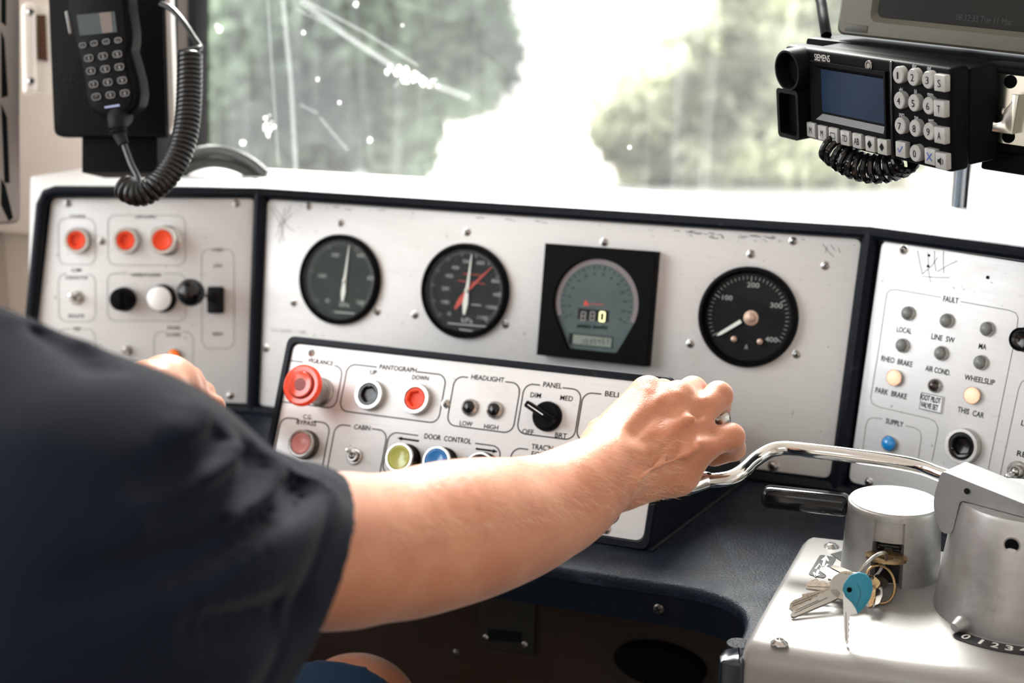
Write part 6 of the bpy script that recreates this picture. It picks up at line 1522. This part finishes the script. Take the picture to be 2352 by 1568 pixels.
# ------------------------------------------------------------------ the driver: one continuous body surface, grown from blended limb volumes
def seg_d(P_, a, b, ra, rb):
    ab = b - a; L2 = float(ab @ ab) + 1e-12
    t = np.clip(((P_ - a) @ ab) / L2, 0, 1)
    d = P_ - (a + t[..., None] * ab)
    return np.sqrt((d * d).sum(-1)) - (ra + (rb - ra) * t)
class Sdf:
    def __init__(s): s.p = []
    def seg(s, a, b, ra, rb=None, k=0.012, sub=False): s.p.append((np.array(a, float), np.array(b, float), ra, ra if rb is None else rb, k, sub)); return s
    def chain(s, pts, k=0.012):
        for (a, ra), (b, rb) in zip(pts[:-1], pts[1:]): s.seg(a, b, ra, rb, k)
        return s
    def grid(s, xs, ys, zs):
        X = np.full((len(xs), len(ys), len(zs)), 0.08, np.float32)
        for a, b, ra, rb, k, sub in s.p:
            m = max(ra, rb) + (k + .004) * 1.5 + .012
            lo = np.minimum(a, b) - m; hi = np.maximum(a, b) + m
            i0, i1 = np.searchsorted(xs, lo[0]), np.searchsorted(xs, hi[0]); j0, j1 = np.searchsorted(ys, lo[1]), np.searchsorted(ys, hi[1]); k0, k1 = np.searchsorted(zs, lo[2]), np.searchsorted(zs, hi[2])
            if i1 <= i0 or j1 <= j0 or k1 <= k0: continue
            G = np.stack(np.meshgrid(xs[i0:i1], ys[j0:j1], zs[k0:k1], indexing='ij'), -1)
            d = seg_d(G, a, b, ra, rb).astype(np.float32); S_ = X[i0:i1, j0:j1, k0:k1]
            if sub:
                h = np.clip(0.5 - 0.5 * (S_ + d) / k, 0, 1); X[i0:i1, j0:j1, k0:k1] = S_ * (1 - h) - d * h + k * h * (1 - h)
            else:
                h = np.clip(0.5 + 0.5 * (S_ - d) / k, 0, 1); X[i0:i1, j0:j1, k0:k1] = S_ * (1 - h) + d * h - k * h * (1 - h)
        return X
    def at(s, p):
        v = 0.08
        for a, b, ra, rb, k, sub in s.p:
            d = float(seg_d(np.array([p]), a, b, ra, rb)[0])
            if sub: h = min(1, max(0, .5 - .5 * (v + d) / k)); v = v * (1 - h) - d * h + k * h * (1 - h)
            else: h = min(1, max(0, .5 + .5 * (v - d) / k)); v = v * (1 - h) + d * h - k * h * (1 - h)
        return v
    def march(s, px, py, d0=0.4, d1=1.6):
        d = d0
        r_ = ray(px, py); l = np.linalg.norm(r_)
        for _ in range(120):
            v = s.at(r_ * d)
            if v < .0008: return r_ * d
            d += v * .8 / l
            if d > d1: return None
        return r_ * d
def surface_nets(Fv, xs, ys, zs):
    S = (Fv < 0)
    nx, ny, nz = Fv.shape
    c = np.zeros((nx - 1, ny - 1, nz - 1), np.uint8)
    for i in (0, 1):
        for j in (0, 1):
            for k in (0, 1): c += S[i:nx - 1 + i, j:ny - 1 + j, k:nz - 1 + k]
    act = np.argwhere((c > 0) & (c < 8)); idx = -np.ones(c.shape, np.int64); idx[tuple(act.T)] = np.arange(len(act))
    acc = np.zeros((len(act), 3)); cnt = np.zeros(len(act)); I, J, Kk = act.T
    cor = [(i, j, k) for i in (0, 1) for j in (0, 1) for k in (0, 1)]
    for a in cor:
        for ax in range(3):
            if a[ax] == 0:
                b = list(a); b[ax] = 1
                fa = Fv[I + a[0], J + a[1], Kk + a[2]]; fb = Fv[I + b[0], J + b[1], Kk + b[2]]; m = (fa < 0) != (fb < 0)
                t = np.where(m, fa / (fa - fb + 1e-12), 0)
                pa = np.stack([xs[I + a[0]], ys[J + a[1]], zs[Kk + a[2]]], 1); pb = np.stack([xs[I + b[0]], ys[J + b[1]], zs[Kk + b[2]]], 1)
                acc += np.where(m[:, None], pa + (pb - pa) * t[:, None], 0); cnt += m
    V = acc / np.maximum(cnt, 1)[:, None]; Q = []
    for ax in range(3):
        sl0 = [slice(1, n - 1) for n in (nx, ny, nz)]; sl1 = list(sl0); sl0[ax] = slice(0, (nx, ny, nz)[ax] - 1); sl1[ax] = slice(1, (nx, ny, nz)[ax])
        A = S[tuple(sl0)]; B = S[tuple(sl1)]; w = np.argwhere(A != B)
        if not len(w): continue
        sg = A[tuple(w.T)]; base = w.copy()
        for q in range(3):
            if q != ax: base[:, q] += 1
        o1, o2 = [q for q in range(3) if q != ax]
        def g(d1, d2):
            z = base.copy(); z[:, o1] -= d1; z[:, o2] -= d2; return idx[tuple(z.T)]
        quad = np.stack([g(1, 1), g(0, 1), g(0, 0), g(1, 0)], 1)
        flip = sg if ax != 1 else ~sg
        quad[~flip] = quad[~flip][:, ::-1]
        Q.append(quad)
    return V, np.concatenate(Q)
def axis(lo, hi, coarse, fine, ranges):
    out = [lo]
    while out[-1] < hi:
        x = out[-1]; st = coarse
        for a, b in ranges:
            if a - .003 <= x < b: st = fine
        out.append(x + st)
    return np.array(out)
def np_mesh(name, parts, m, parent=None, smooth_it=2):
    Vs = []; Qs = []; b = 0
    for V, Q in parts: Vs.append(V); Qs.append(Q + b); b += len(V)
    V = np.concatenate(Vs); Q = np.concatenate(Qs)
    for _ in range(smooth_it):
        acc = np.zeros_like(V); n = np.zeros(len(V))
        for i in range(4):
            for j in ((i + 1) % 4, (i + 3) % 4): np.add.at(acc, Q[:, i], V[Q[:, j]]); np.add.at(n, Q[:, i], 1)
        V = V * .5 + (acc / np.maximum(n, 1)[:, None]) * .5
    me = bpy.data.meshes.new(name); me.vertices.add(len(V)); me.vertices.foreach_set('co', V.astype(np.float32).ravel())
    me.loops.add(4 * len(Q)); me.loops.foreach_set('vertex_index', Q.ravel().astype(np.int32)); me.polygons.add(len(Q))
    me.polygons.foreach_set('loop_start', np.arange(0, 4 * len(Q), 4)); me.polygons.foreach_set('loop_total', np.full(len(Q), 4)); me.update(calc_edges=True)
    me.polygons.foreach_set('use_smooth', [True] * len(Q)); me.materials.append(m)
    b_ = bmesh.new(); b_.from_mesh(me); bmesh.ops.recalc_face_normals(b_, faces=list(b_.faces)); b_.to_mesh(me); b_.free()
    o = bpy.data.objects.new(name, me); COL.objects.link(o)
    if parent: o.parent = parent
    return o
PX = lambda x, y, d: at(x, y, d)
def pr(rpx, d): return rpx * d / FPX
# ---- skeleton
SR = PX(200, 1205, .665); SLf = SR - .36 * U + np.array([0, 0, .0])
midS = (SR + SLf) / 2; PEL = midS - .06 * F + np.array([0, 0, -.50])
HIPR = PEL + .095 * U; HIPL = PEL - .095 * U
KNR = PX(815, 1650, 1.27); KNL = KNR - .22 * U + np.array([0, 0, -.01])
print('thigh', np.linalg.norm(KNR - HIPR), 'hip', HIPR, 'knee', KNR, 'SR', SR)
# ---- right arm and hand
A = Sdf()
arm = [(300, 1215, .70, 150), (500, 1245, .745, 165), (620, 1260, .775, 176), (700, 1264, .80, 178), (790, 1264, .83, 175), (860, 1259, .85, 164), (930, 1250, .87, 165), (1010, 1230, .895, 164), (1100, 1210, .925, 155), (1200, 1187, .96, 134), (1300, 1146, .99, 110), (1352, 1112, 1.008, 95)]
A.chain([(PX(x, y, d), pr(r, d)) for x, y, d, r in catmull(arm, 4)], .004)
for s_ in (-1, 1):
    A.seg(PX(1300 + s_ * 18, 1146 - s_ * 26, .99), PX(1392 + s_ * 20, 1080 - s_ * 32, 1.022), .026, .0195, .012)
W_ = PX(1400, 1075, 1.03)
A.seg(PX(1385, 1088, 1.02), PX(1470, 1035, 1.045), .0215, .024, .012)
A.seg(PX(1470, 1030, 1.05), PX(1540, 975, 1.065), .026, .021, .012)
A.seg(PX(1440, 1112, 1.03), PX(1552, 1083, 1.040), .0175, .0155, .014)
A.seg(PX(1552, 1083, 1.040), PX(1612, 1020, 1.037), .0155, .0120, .012)
fing = {
    'index': [(1382, 1018, 1.035, .0155), (1488, 905, 1.062, .0134), (1522, 902, 1.100, .0105), (1535, 955, 1.122, .0095), (1505, 985, 1.112, .0080)],
    'middle': [(1420, 1030, 1.030, .0150), (1558, 915, 1.052, .0128), (1591, 898, 1.086, .0112), (1600, 955, 1.108, .0098), (1570, 988, 1.100, .0084)],
    'ring': [(1440, 1060, 1.028, .0150), (1596, 962, 1.040, .0120), (1650, 908, 1.062, .0106), (1648, 955, 1.092, .0094), (1612, 985, 1.094, .0080)],
    'little': [(1450, 1090, 1.028, .0150), (1610, 1018, 1.034, .0114), (1679, 1003, 1.044, .0100), (1684, 1030, 1.062, .0090), (1640, 1048, 1.075, .0078)],
}
for n_, c_ in fing.items():
    P_ = [(PX(x, y, d), r) for x, y, d, r in c_]
    A.seg(P_[0][0], P_[1][0], P_[0][1], P_[1][1], .010)
    A.seg(P_[1][0], P_[2][0], P_[1][1] * .94, P_[2][1], .005)
    A.seg(P_[2][0], P_[3][0], P_[2][1], P_[3][1], .003); A.seg(P_[3][0], P_[4][0], P_[3][1], P_[4][1], .003)
A.seg(PX(1400, 1050, 1.045), PX(1384, 996, 1.078), .0160, .0118, .012); A.seg(PX(1384, 996, 1.078), PX(1450, 965, 1.112), .0115, .0108, .006); A.seg(PX(1450, 965, 1.112), PX(1520, 958, 1.122), .0105, .0085, .004)
# tendons, hollows between the knuckles, wrist bone
for a, b, r in (((1405, 1052, 1.008), (1486, 905, 1.049), .0032), ((1425, 1058, 1.008), (1556, 914, 1.040), .0034), ((1440, 1075, 1.008), (1594, 960, 1.028), .0034), ((1450, 1095, 1.010), (1606, 1018, 1.023), .003)): A.seg(PX(*a), PX(*b), r, r * .85, .008)
A.seg(PX(1447, 1105, 1.004), PX(1462, 1100, 1.010), .0065, .0055, .010)
for a, b, r in (((1532, 935, 1.030), (1470, 990, 1.012), .0045), ((1582, 985, 1.018), (1520, 1020, 1.010), .0050), ((1560, 1048, 1.012), (1510, 1062, 1.008), .0045), ((1616, 940, 1.035), (1604, 948, 1.034), .0035), ((1625, 985, 1.025), (1640, 985, 1.028), .003)): A.seg(PX(*a), PX(*b), r, r, .012, True)
A.seg(PX(1496, 1060, .998), PX(1500, 1065, .998), .004, .004, .010, True)
# veins
for pl in ([(1470, 1100), (1515, 1060), (1545, 1020)], [(1510, 1070), (1575, 1045), (1600, 1030)]):
    pts = [A.march(*p) for p in pl]; pts = [p for p in pts if p is not None]
    for a, b in zip(pts[:-1], pts[1:]): A.seg(a, b, .0011, .0011, .0035)
lo = np.array([min(min(p[0][i], p[1][i]) for p in A.p) for i in range(3)]) - .06; hi_ = np.array([max(max(p[0][i], p[1][i]) for p in A.p) for i in range(3)]) + .06
hx = PX(1330, 1000, 1.0)[0]
xs = axis(lo[0], hi_[0], .0034, .00125, [(PX(1330, 1000, 1.05)[0], hi_[0])]); ys = axis(lo[1], hi_[1], .0034, .0013, [(.90, hi_[1])]); zs = axis(lo[2], hi_[2], .0020, .0013, [(PX(1500, 1180, 1.03)[2], PX(1500, 840, 1.06)[2])])
print('arm grid', len(xs), len(ys), len(zs))
armV = surface_nets(A.grid(xs, ys, zs), xs, ys, zs)
# ---- left arm and hand
B = Sdf()
EL = SLf + np.array([-.06, .10, -.24]); WRL = PX(345, 905, 1.20)
B.chain([(SLf, .055), (SLf * .5 + EL * .5, .047), (EL, .043), (EL * .6 + WRL * .4, .043), (WRL, .028)], .012)
for (x0, y0, d0, r0_), (x1, y1, d1, r1_) in (((345, 905, 1.20, .026), (385, 885, 1.24, .027)), ((370, 868, 1.235, .016), (415, 858, 1.265, .012)), ((385, 880, 1.235, .016), (440, 882, 1.265, .012)), ((390, 900, 1.235, .016), (450, 915, 1.262, .011))): B.seg(PX(x0, y0, d0), PX(x1, y1, d1), r0_, r1_, .010)
for pts in ([(415, 858, 1.265, .0115), (440, 868, 1.30, .0098), (430, 900, 1.325, .0088)], [(440, 882, 1.265, .0112), (468, 902, 1.292, .0098), (466, 930, 1.315, .0086)], [(450, 915, 1.262, .0105), (492, 932, 1.285, .0092), (490, 960, 1.305, .0082)], [(400, 925, 1.245, .010), (455, 962, 1.27, .0085), (470, 985, 1.29, .0075)], [(370, 862, 1.235, .013), (372, 870, 1.29, .0105), (420, 905, 1.32, .0088)]):
    B.chain([(PX(x, y, d), r) for x, y, d, r in pts], .004)
lo = np.array([min(min(p[0][i], p[1][i]) for p in B.p) for i in range(3)]) - .06; hi_ = np.array([max(max(p[0][i], p[1][i]) for p in B.p) for i in range(3)]) + .06
hL = PX(340, 900, 1.2)
xs = axis(lo[0], hi_[0], .005, .002, [(hL[0] - .01, hi_[0])]); ys = axis(lo[1], hi_[1], .005, .002, [(hL[1] - .01, hi_[1])]); zs = axis(lo[2], hi_[2], .004, .002, [(PX(400, 1000, 1.25)[2], PX(400, 820, 1.25)[2])])
larmV = surface_nets(B.grid(xs, ys, zs), xs, ys, zs)
# ---- torso, neck, head, legs
C = Sdf()
NECK = midS + np.array([0, 0, .075]) + .0 * F; HEAD = midS + np.array([0, 0, .225]) + .03 * F - .055 * U
C.seg(SR, SLf, .05, .05, .03)
C.chain([(midS + np.array([0, 0, -.03]) + .08 * U, .085), (PEL + .05 * U, .10)], .05); C.chain([(midS + np.array([0, 0, -.03]) - .08 * U, .085), (PEL - .05 * U, .10)], .05)
C.seg(midS, NECK + np.array([0, 0, .05]) + .01 * F, .055, .052, .03)
C.seg(HEAD + np.array([0, 0, .02]) - .015 * F, HEAD + np.array([0, 0, .02]) + .02 * F, .083, .078, .02); C.seg(HEAD + np.array([0, 0, -.03]) + .03 * F, HEAD + np.array([0, 0, -.075]) + .055 * F, .058, .034, .03)
for s_ in (-1, 1):
    C.seg(HEAD + .072 * s_ * U + np.array([0, 0, .012]) - .01 * F, HEAD + .076 * s_ * U + np.array([0, 0, -.022]) - .006 * F, .013, .009, .006)
    C.seg(HEAD + .032 * s_ * U + np.array([0, 0, .018]) + .094 * F, HEAD + .033 * s_ * U + np.array([0, 0, .018]) + .110 * F, .011, .011, .008, True)
C.seg(HEAD + .094 * F + np.array([0, 0, .022]), HEAD + .118 * F + np.array([0, 0, -.020]), .007, .012, .008)
C.seg(HEAD + .088 * F + np.array([0, 0, -.048]) - .018 * U, HEAD + .088 * F + np.array([0, 0, -.048]) + .018 * U, .0075, .0075, .006); C.seg(HEAD + .098 * F + np.array([0, 0, -.0475]) - .017 * U, HEAD + .098 * F + np.array([0, 0, -.0475]) + .017 * U, .0022, .0022, .003, True)
for H_, K_ in ((HIPR, KNR), (HIPL, KNL)):
    FT = K_ + .06 * F + np.array([0, 0, -.44])
    C.chain([(H_, .088), (H_ * .5 + K_ * .5, .078), (K_, .057)], .03); C.chain([(K_ - np.array([0, 0, .01]), .055), (K_ * .65 + FT * .35, .052), (FT, .036)], .02); C.seg(FT + np.array([0, 0, -.02]), FT + .17 * F + np.array([0, 0, -.035]), .036, .026, .02)
lo = np.array([min(min(p[0][i], p[1][i]) for p in C.p) for i in range(3)]) - .12; hi_ = np.array([max(max(p[0][i], p[1][i]) for p in C.p) for i in range(3)]) + .12
ax_ = lambda i, st: np.arange(lo[i], hi_[i], st)
bodyV = surface_nets(C.grid(ax_(0, .006), ax_(1, .006), ax_(2, .005)), ax_(0, .006), ax_(1, .006), ax_(2, .005))
def skin_mat():
    m = mat('fair_skin', (0.62, 0.33, 0.22), 0.40, sss=0.35, spec=.5, sheen=.30)
    nt = m.node_tree; N = nt.nodes; L = nt.links; b = N['Principled BSDF']; tc = N.new('ShaderNodeTexCoord')
    def nz(s, d, lo_, hi2, a, c, r=.6):
        n = N.new('ShaderNodeTexNoise'); n.inputs['Scale'].default_value = s; n.inputs['Detail'].default_value = d; n.inputs['Roughness'].default_value = r; L.new(tc.outputs['Object'], n.inputs['Vector'])
        q = N.new('ShaderNodeMapRange'); q.inputs[1].default_value = lo_; q.inputs[2].default_value = hi2; q.inputs[3].default_value = a; q.inputs[4].default_value = c; L.new(n.outputs['Fac'], q.inputs[0]); return n, q.outputs[0]
    def mix(f, a, c):
        x = N.new('ShaderNodeMix'); x.data_type = 'RGBA'; L.new(f, x.inputs[0])
        for i, v in ((6, a), (7, c)):
            if isinstance(v, tuple): x.inputs[i].default_value = v
            else: L.new(v, x.inputs[i])
        return x.outputs[2]
    c = mix(nz(22, 5, .35, .65, 0, 1)[1], (.56, .255, .145, 1), (.47, .175, .09, 1))
    c = mix(nz(160, 3, .70, .76, 0, .35)[1], c, (.42, .14, .08, 1))
    c = mix(nz(700, 2, .4, .7, 0, .25)[1], c, (.62, .31, .19, 1))
    L.new(c, b.inputs['Base Color'])
    n1, f1 = nz(900, 3, .3, .7, 0, 1); n2, f2 = nz(160, 3, .3, .7, 0, 1)
    ad = N.new('ShaderNodeMath'); ad.operation = 'ADD'; L.new(f1, ad.inputs[0]); L.new(f2, ad.inputs[1])
    bp = N.new('ShaderNodeBump'); bp.inputs['Strength'].default_value = .35; bp.inputs['Distance'].default_value = .0004; L.new(ad.outputs[0], bp.inputs['Height']); L.new(bp.outputs[0], b.inputs['Normal'])
    return m
K['skin'] = skin_mat()
person = np_mesh('person', [armV, larmV, bodyV], K['skin'])
tag(person, 'seated driver in a navy short-sleeved shirt, right fist closed on the chrome lever grip', 'person')
# ---- shirt
def clothmat(name, col, sc=900, bump=.25, sheen=.10):
    m = mat(name, col, .85, bump=bump, bscale=sc, spec=.1, sheen=sheen, var=.15, vscale=14); return m
K['shirt'] = clothmat('dark_navy_cotton', (.0062, .0088, .017)); K['denim'] = clothmat('blue_denim', (.010, .030, .066), 700, .4, .1); K['hair'] = mat('brown_hair', (.05, .03, .02), .6, bump=.8, bscale=200, stretch=(1, 1, .1))
Sh = Sdf()
HEM = PX(715, 1345, .785)
Sh.seg(SR + np.array([0, 0, -.005]), PX(465, 1296, .72), .076, .065, .02); Sh.seg(PX(465, 1296, .72), HEM, .065, .0645, .01)
Sh.seg(PX(560, 1390, .75), PX(690, 1440, .785), .058, .060, .03)
Sh.seg(SR + np.array([0, 0, -.02]), SLf + np.array([0, 0, -.02]), .078, .078, .03)
Sh.seg(SR + .02 * F, midS + np.array([0, 0, .060]), .066, .066, .02); Sh.seg(SLf + .02 * F, midS + np.array([0, 0, .035]), .070, .068, .03)
for s_, h_ in ((1, SR), (-1, SLf)): Sh.chain([(midS + .085 * s_ * U + np.array([0, 0, -.05]), .105), (PEL + .075 * s_ * U + np.array([0, 0, .02]), .115)], .05)
Sh.seg(SR + np.array([0, 0, -.05]), PX(350, 1560, .72), .09, .07, .04)
HEML = SLf * .35 + EL * .65; Sh.seg(SLf, HEML, .076, .068, .02)
base_n = len(Sh.p)
folds = [([(512, 975), (512, 1000), (490, 1030), (455, 1056), (400, 1083), (340, 1103), (280, 1112)], .0062, .010), ([(565, 1010), (590, 1035), (602, 1062), (575, 1100), (492, 1158), (405, 1195), (320, 1220)], .0070, .011), ([(695, 1085), (704, 1110), (668, 1152), (550, 1224), (405, 1293), (250, 1340), (100, 1360)], .0070, .013),
         ([(60, 740), (130, 780), (210, 800), (260, 850), (200, 860)], .0050, .010), ([(690, 1400), (560, 1440), (380, 1460)], .004, .014)]
ridges = [([(470, 945), (470, 985), (440, 1020), (380, 1045)], .006, .012), ([(530, 1000), (545, 1045), (525, 1082), (465, 1115), (380, 1140)], .0065, .011), ([(636, 1060), (640, 1110), (600, 1160), (510, 1205), (400, 1245)], .0075, .013), ([(745, 1100), (735, 1170), (680, 1230), (560, 1295), (400, 1360)], .0065, .015), ([(0, 715), (120, 770), (215, 775), (250, 810)], .004, .012)]
lo = np.array([min(min(p[0][i], p[1][i]) for p in Sh.p) for i in range(3)]) - .13; hi_ = np.array([max(max(p[0][i], p[1][i]) for p in Sh.p) for i in range(3)]) + .10
vis0 = PX(-60, 900, .62)[0]
xs = axis(lo[0], hi_[0], .006, .0021, [(PX(380, 1200, .7)[0], hi_[0])]); xs = np.array(sorted(set(list(xs)))); ys = axis(lo[1], hi_[1], .005, .0024, [(.50, hi_[1])]); zs = axis(lo[2], hi_[2], .007, .0024, [(-.40, hi_[2])])
print('shirt grid', len(xs), len(ys), len(zs))
G_ = Sh.grid(xs, ys, zs)
def carve(lines, sign):
    for pl, amp, w in lines:
        if sign > 0: w = w * .72
        pts = [Sh.march(*p) for p in pl]; pts = [p for p in pts if p is not None]
        for _ in range(2): pts = [pts[0]] + [(pts[i - 1] + 2 * pts[i] + pts[i + 1]) / 4 for i in range(1, len(pts) - 1)] + [pts[-1]] if len(pts) > 2 else pts
        if len(pts) < 2: continue
        pts = catmull(pts, 4); m = 3 * w; lo_ = np.min(pts, 0) - m; hi2 = np.max(pts, 0) + m
        i0, i1 = np.searchsorted(xs, lo_[0]), np.searchsorted(xs, hi2[0]); j0, j1 = np.searchsorted(ys, lo_[1]), np.searchsorted(ys, hi2[1]); k0, k1 = np.searchsorted(zs, lo_[2]), np.searchsorted(zs, hi2[2])
        G = np.stack(np.meshgrid(xs[i0:i1], ys[j0:j1], zs[k0:k1], indexing='ij'), -1); D = np.full(G.shape[:3], 9.0)
        T_ = np.ones(G.shape[:3]); n = len(pts) - 1
        for i, (a, b) in enumerate(zip(pts[:-1], pts[1:])):
            d = seg_d(G, a, b, 0, 0); taper = min(1, (i + .5) / (n * .12), (n - i - .5) / (n * .35)); T_ = np.where(d < D, taper, T_); D = np.minimum(D, d)
        G_[i0:i1, j0:j1, k0:k1] += ((3.2 if sign > 0 else -1.5) * amp * T_ * np.exp(-(D / w) ** 2)).astype(np.float32)
carve(folds, 1); carve(ridges, -1)
# open sleeve ends, waist and neck: cut by planes and hollowed
MG = np.stack(np.meshgrid(xs, ys, zs, indexing='ij'), -1).astype(np.float32)
p1 = PX(752, 1066, .80); p2 = Sh.march(802, 1290); p3 = Sh.march(718, 1500); print('hem', p2, p3)
hn = nrm(np.cross(p2 - p1, p3 - p1)); hn = hn if hn @ (PX(1000, 1250, .9) - p2) > 0 else -hn
pd_ = ((MG - p2.astype(np.float32)) @ hn.astype(np.float32))
near = (((MG - HEM.astype(np.float32)) ** 2).sum(-1) < .20 ** 2) & (MG[..., 0] > PX(560, 1100, .75)[0] - .02)
sdH = G_.copy()
hem_band = np.exp(-((pd_ + .026) / .0035) ** 2) * .0020 - np.clip(1 - np.abs(pd_ + .013) / .013, 0, 1) * .0006
G_ = np.where(near, G_ + hem_band, G_)
G_ = np.where(near, np.maximum(G_, pd_), G_)
inner = np.maximum(sdH + .0062, -(pd_ + .07))
G_ = np.where(near, np.maximum(G_, -inner), G_)
cutz = (MG[..., 2] - (PEL[2] + .02)); G_ = np.maximum(G_, -cutz)
hl = nrm(EL - SLf); pl_ = (MG - HEML.astype(np.float32)) @ hl.astype(np.float32); nl = ((MG - HEML.astype(np.float32)) ** 2).sum(-1) < .13 ** 2; inn = np.maximum(sdH + .005, -(pl_ + .05)); G_ = np.where(nl, np.maximum(np.maximum(G_, pl_), -inn), G_)
d = seg_d(MG, midS + np.array([0, 0, .07]), midS + np.array([0, 0, .3]), .062, .062); G_ = np.maximum(G_, -d)
shV = surface_nets(G_.astype(np.float32), xs, ys, zs); del MG, G_, sdH, inner, inn, pd_, near
shirt = np_mesh('shirt', [shV], K['shirt'], person, 3); tag(shirt, 'dark navy short-sleeved shirt')
# collar
mb = MB(); cp = [NECK + np.array([0, 0, -.005]) + .064 * (U * math.cos(a) + F * math.sin(a)) for a in np.linspace(0, 2 * PI, 28, endpoint=False)]; mb.tube(cp, .009, 10, closed=True); mb.build('collar', K['shirt'], parent=person)
# shorts
Sp = Sdf()
for H_, K_ in ((HIPR, KNR), (HIPL, KNL)): Sp.seg(H_, H_ * .02 + K_ * .98, .100, .079, .03)
Sp.seg(PEL + .07 * U, PEL - .07 * U, .118, .118, .04)
lo = np.array([min(min(p[0][i], p[1][i]) for p in Sp.p) for i in range(3)]) - .12; hi_ = np.array([max(max(p[0][i], p[1][i]) for p in Sp.p) for i in range(3)]) + .10
xs, ys, zs = ax_(0, .005), ax_(1, .005), ax_(2, .005); G_ = Sp.grid(xs, ys, zs); MG = np.stack(np.meshgrid(xs, ys, zs, indexing='ij'), -1)
for H_, K_ in ((HIPR, KNR), (HIPL, KNL)):
    t_ = nrm(K_ - H_); e_ = H_ * .03 + K_ * .97; pp = (MG - e_) @ t_; nr = ((MG - e_) ** 2).sum(-1) < .17 ** 2; inn = np.maximum(G_ + .012, -(pp + .05)); G_ = np.where(nr, np.maximum(np.maximum(G_ + np.exp(-((pp + .022) / .003) ** 2) * .0012, pp), -inn), G_)
shorts = np_mesh('shorts', [surface_nets(G_.astype(np.float32), xs, ys, zs)], K['denim'], person, 1); tag(shorts, 'dark blue denim shorts'); del MG, G_
# hair and eyes
Hs = Sdf(); Hs.seg(HEAD + np.array([0, 0, .03]) - .022 * F, HEAD + np.array([0, 0, .048]) + .012 * F, .090, .080, .02); Hs.seg(HEAD + np.array([0, 0, -.02]) - .03 * F, HEAD + np.array([0, 0, .02]) - .03 * F, .078, .085, .02)
lo = np.array([min(min(p[0][i], p[1][i]) for p in Hs.p) for i in range(3)]) - .12; hi_ = np.array([max(max(p[0][i], p[1][i]) for p in Hs.p) for i in range(3)]) + .12
np_mesh('hair', [surface_nets(Hs.grid(ax_(0, .005), ax_(1, .005), ax_(2, .005)), ax_(0, .005), ax_(1, .005), ax_(2, .005))], K['hair'], person, 1)
for s_ in (-1, 1):
    mb = MB(); e_ = HEAD + .032 * s_ * U + np.array([0, 0, .018]) + .088 * F; mb.sphere(e_, .0115, n=16); mb.sphere(e_ + .006 * F, .0062, mat=1, n=12); mb.build('eye', [K['white'], mat('iris', (.05, .03, .02), .2)], parent=person)
# fine fair hairs along the top of the forearm and wrist
mb = MB(); rng = random.Random(8); cnt = 0
while cnt < 1100:
    x = rng.uniform(880, 1560); y = rng.uniform(1000, 1330)
    if not (1160 - (x - 880) * .19 - 95 < y < 1215 - (x - 880) * .13 + 30): continue
    p = A.march(x, y)
    if p is None or abs(A.at(p)) > .003: continue
    e_ = .002; n_ = nrm(np.array([A.at(p + np.eye(3)[i] * e_) - A.at(p - np.eye(3)[i] * e_) for i in range(3)]))
    dr = PX(x + 30, y + rng.uniform(-4, 26), .95) - PX(x, y, .95); dr = nrm(dr - n_ * (dr @ n_)); L_ = rng.uniform(.005, .011); c_ = rng.uniform(-.3, .3); sd_ = np.cross(n_, dr)
    pts = [p - n_ * .0005, p + dr * L_ * .35 + n_ * .0010 + sd_ * c_ * L_ * .1, p + dr * L_ * .7 + n_ * .0017 + sd_ * c_ * L_ * .35, p + dr * L_ + n_ * .0020 + sd_ * c_ * L_ * .7]
    mb.tube(pts, [.00006, .00005, .00004, .00002], 3, cap=False); cnt += 1
o = mb.build('arm_hair', mat('fair_arm_hair', (.75, .55, .38), .4), parent=person); o['kind'] = 'stuff'
# seat the driver sits on
seat = thing('driver_chair', 'dark padded driver chair under the driver', 'chair', Matrix(((U[0], F[0], 0, PEL[0]), (U[1], F[1], 0, PEL[1]), (0, 0, 1, PEL[2] - .115), (0, 0, 0, 1))))
mb = MB(); mb.box((.50, .48, .10), (0, .12, -.05), bevel=.03, seg=4); mb.build('cushion', mat('dark_seat_fabric', (.015, .016, .02), .9), parent=seat)
mb = MB(); mb.box((.46, .09, .50), (0, -.235, .26), bevel=.035, seg=4); mb.build('backrest', K['black'], parent=seat)
hgt = (PEL[2] - .115) + 1.26
mb = MB(); mb.lathe([(.16, -hgt), (.16, -hgt + .02), (.05, -hgt + .03), (.045, -.10)], 28, M=Matrix.Translation((0, .08, 0))); mb.build('pedestal', K['darkmetal'], parent=seat)
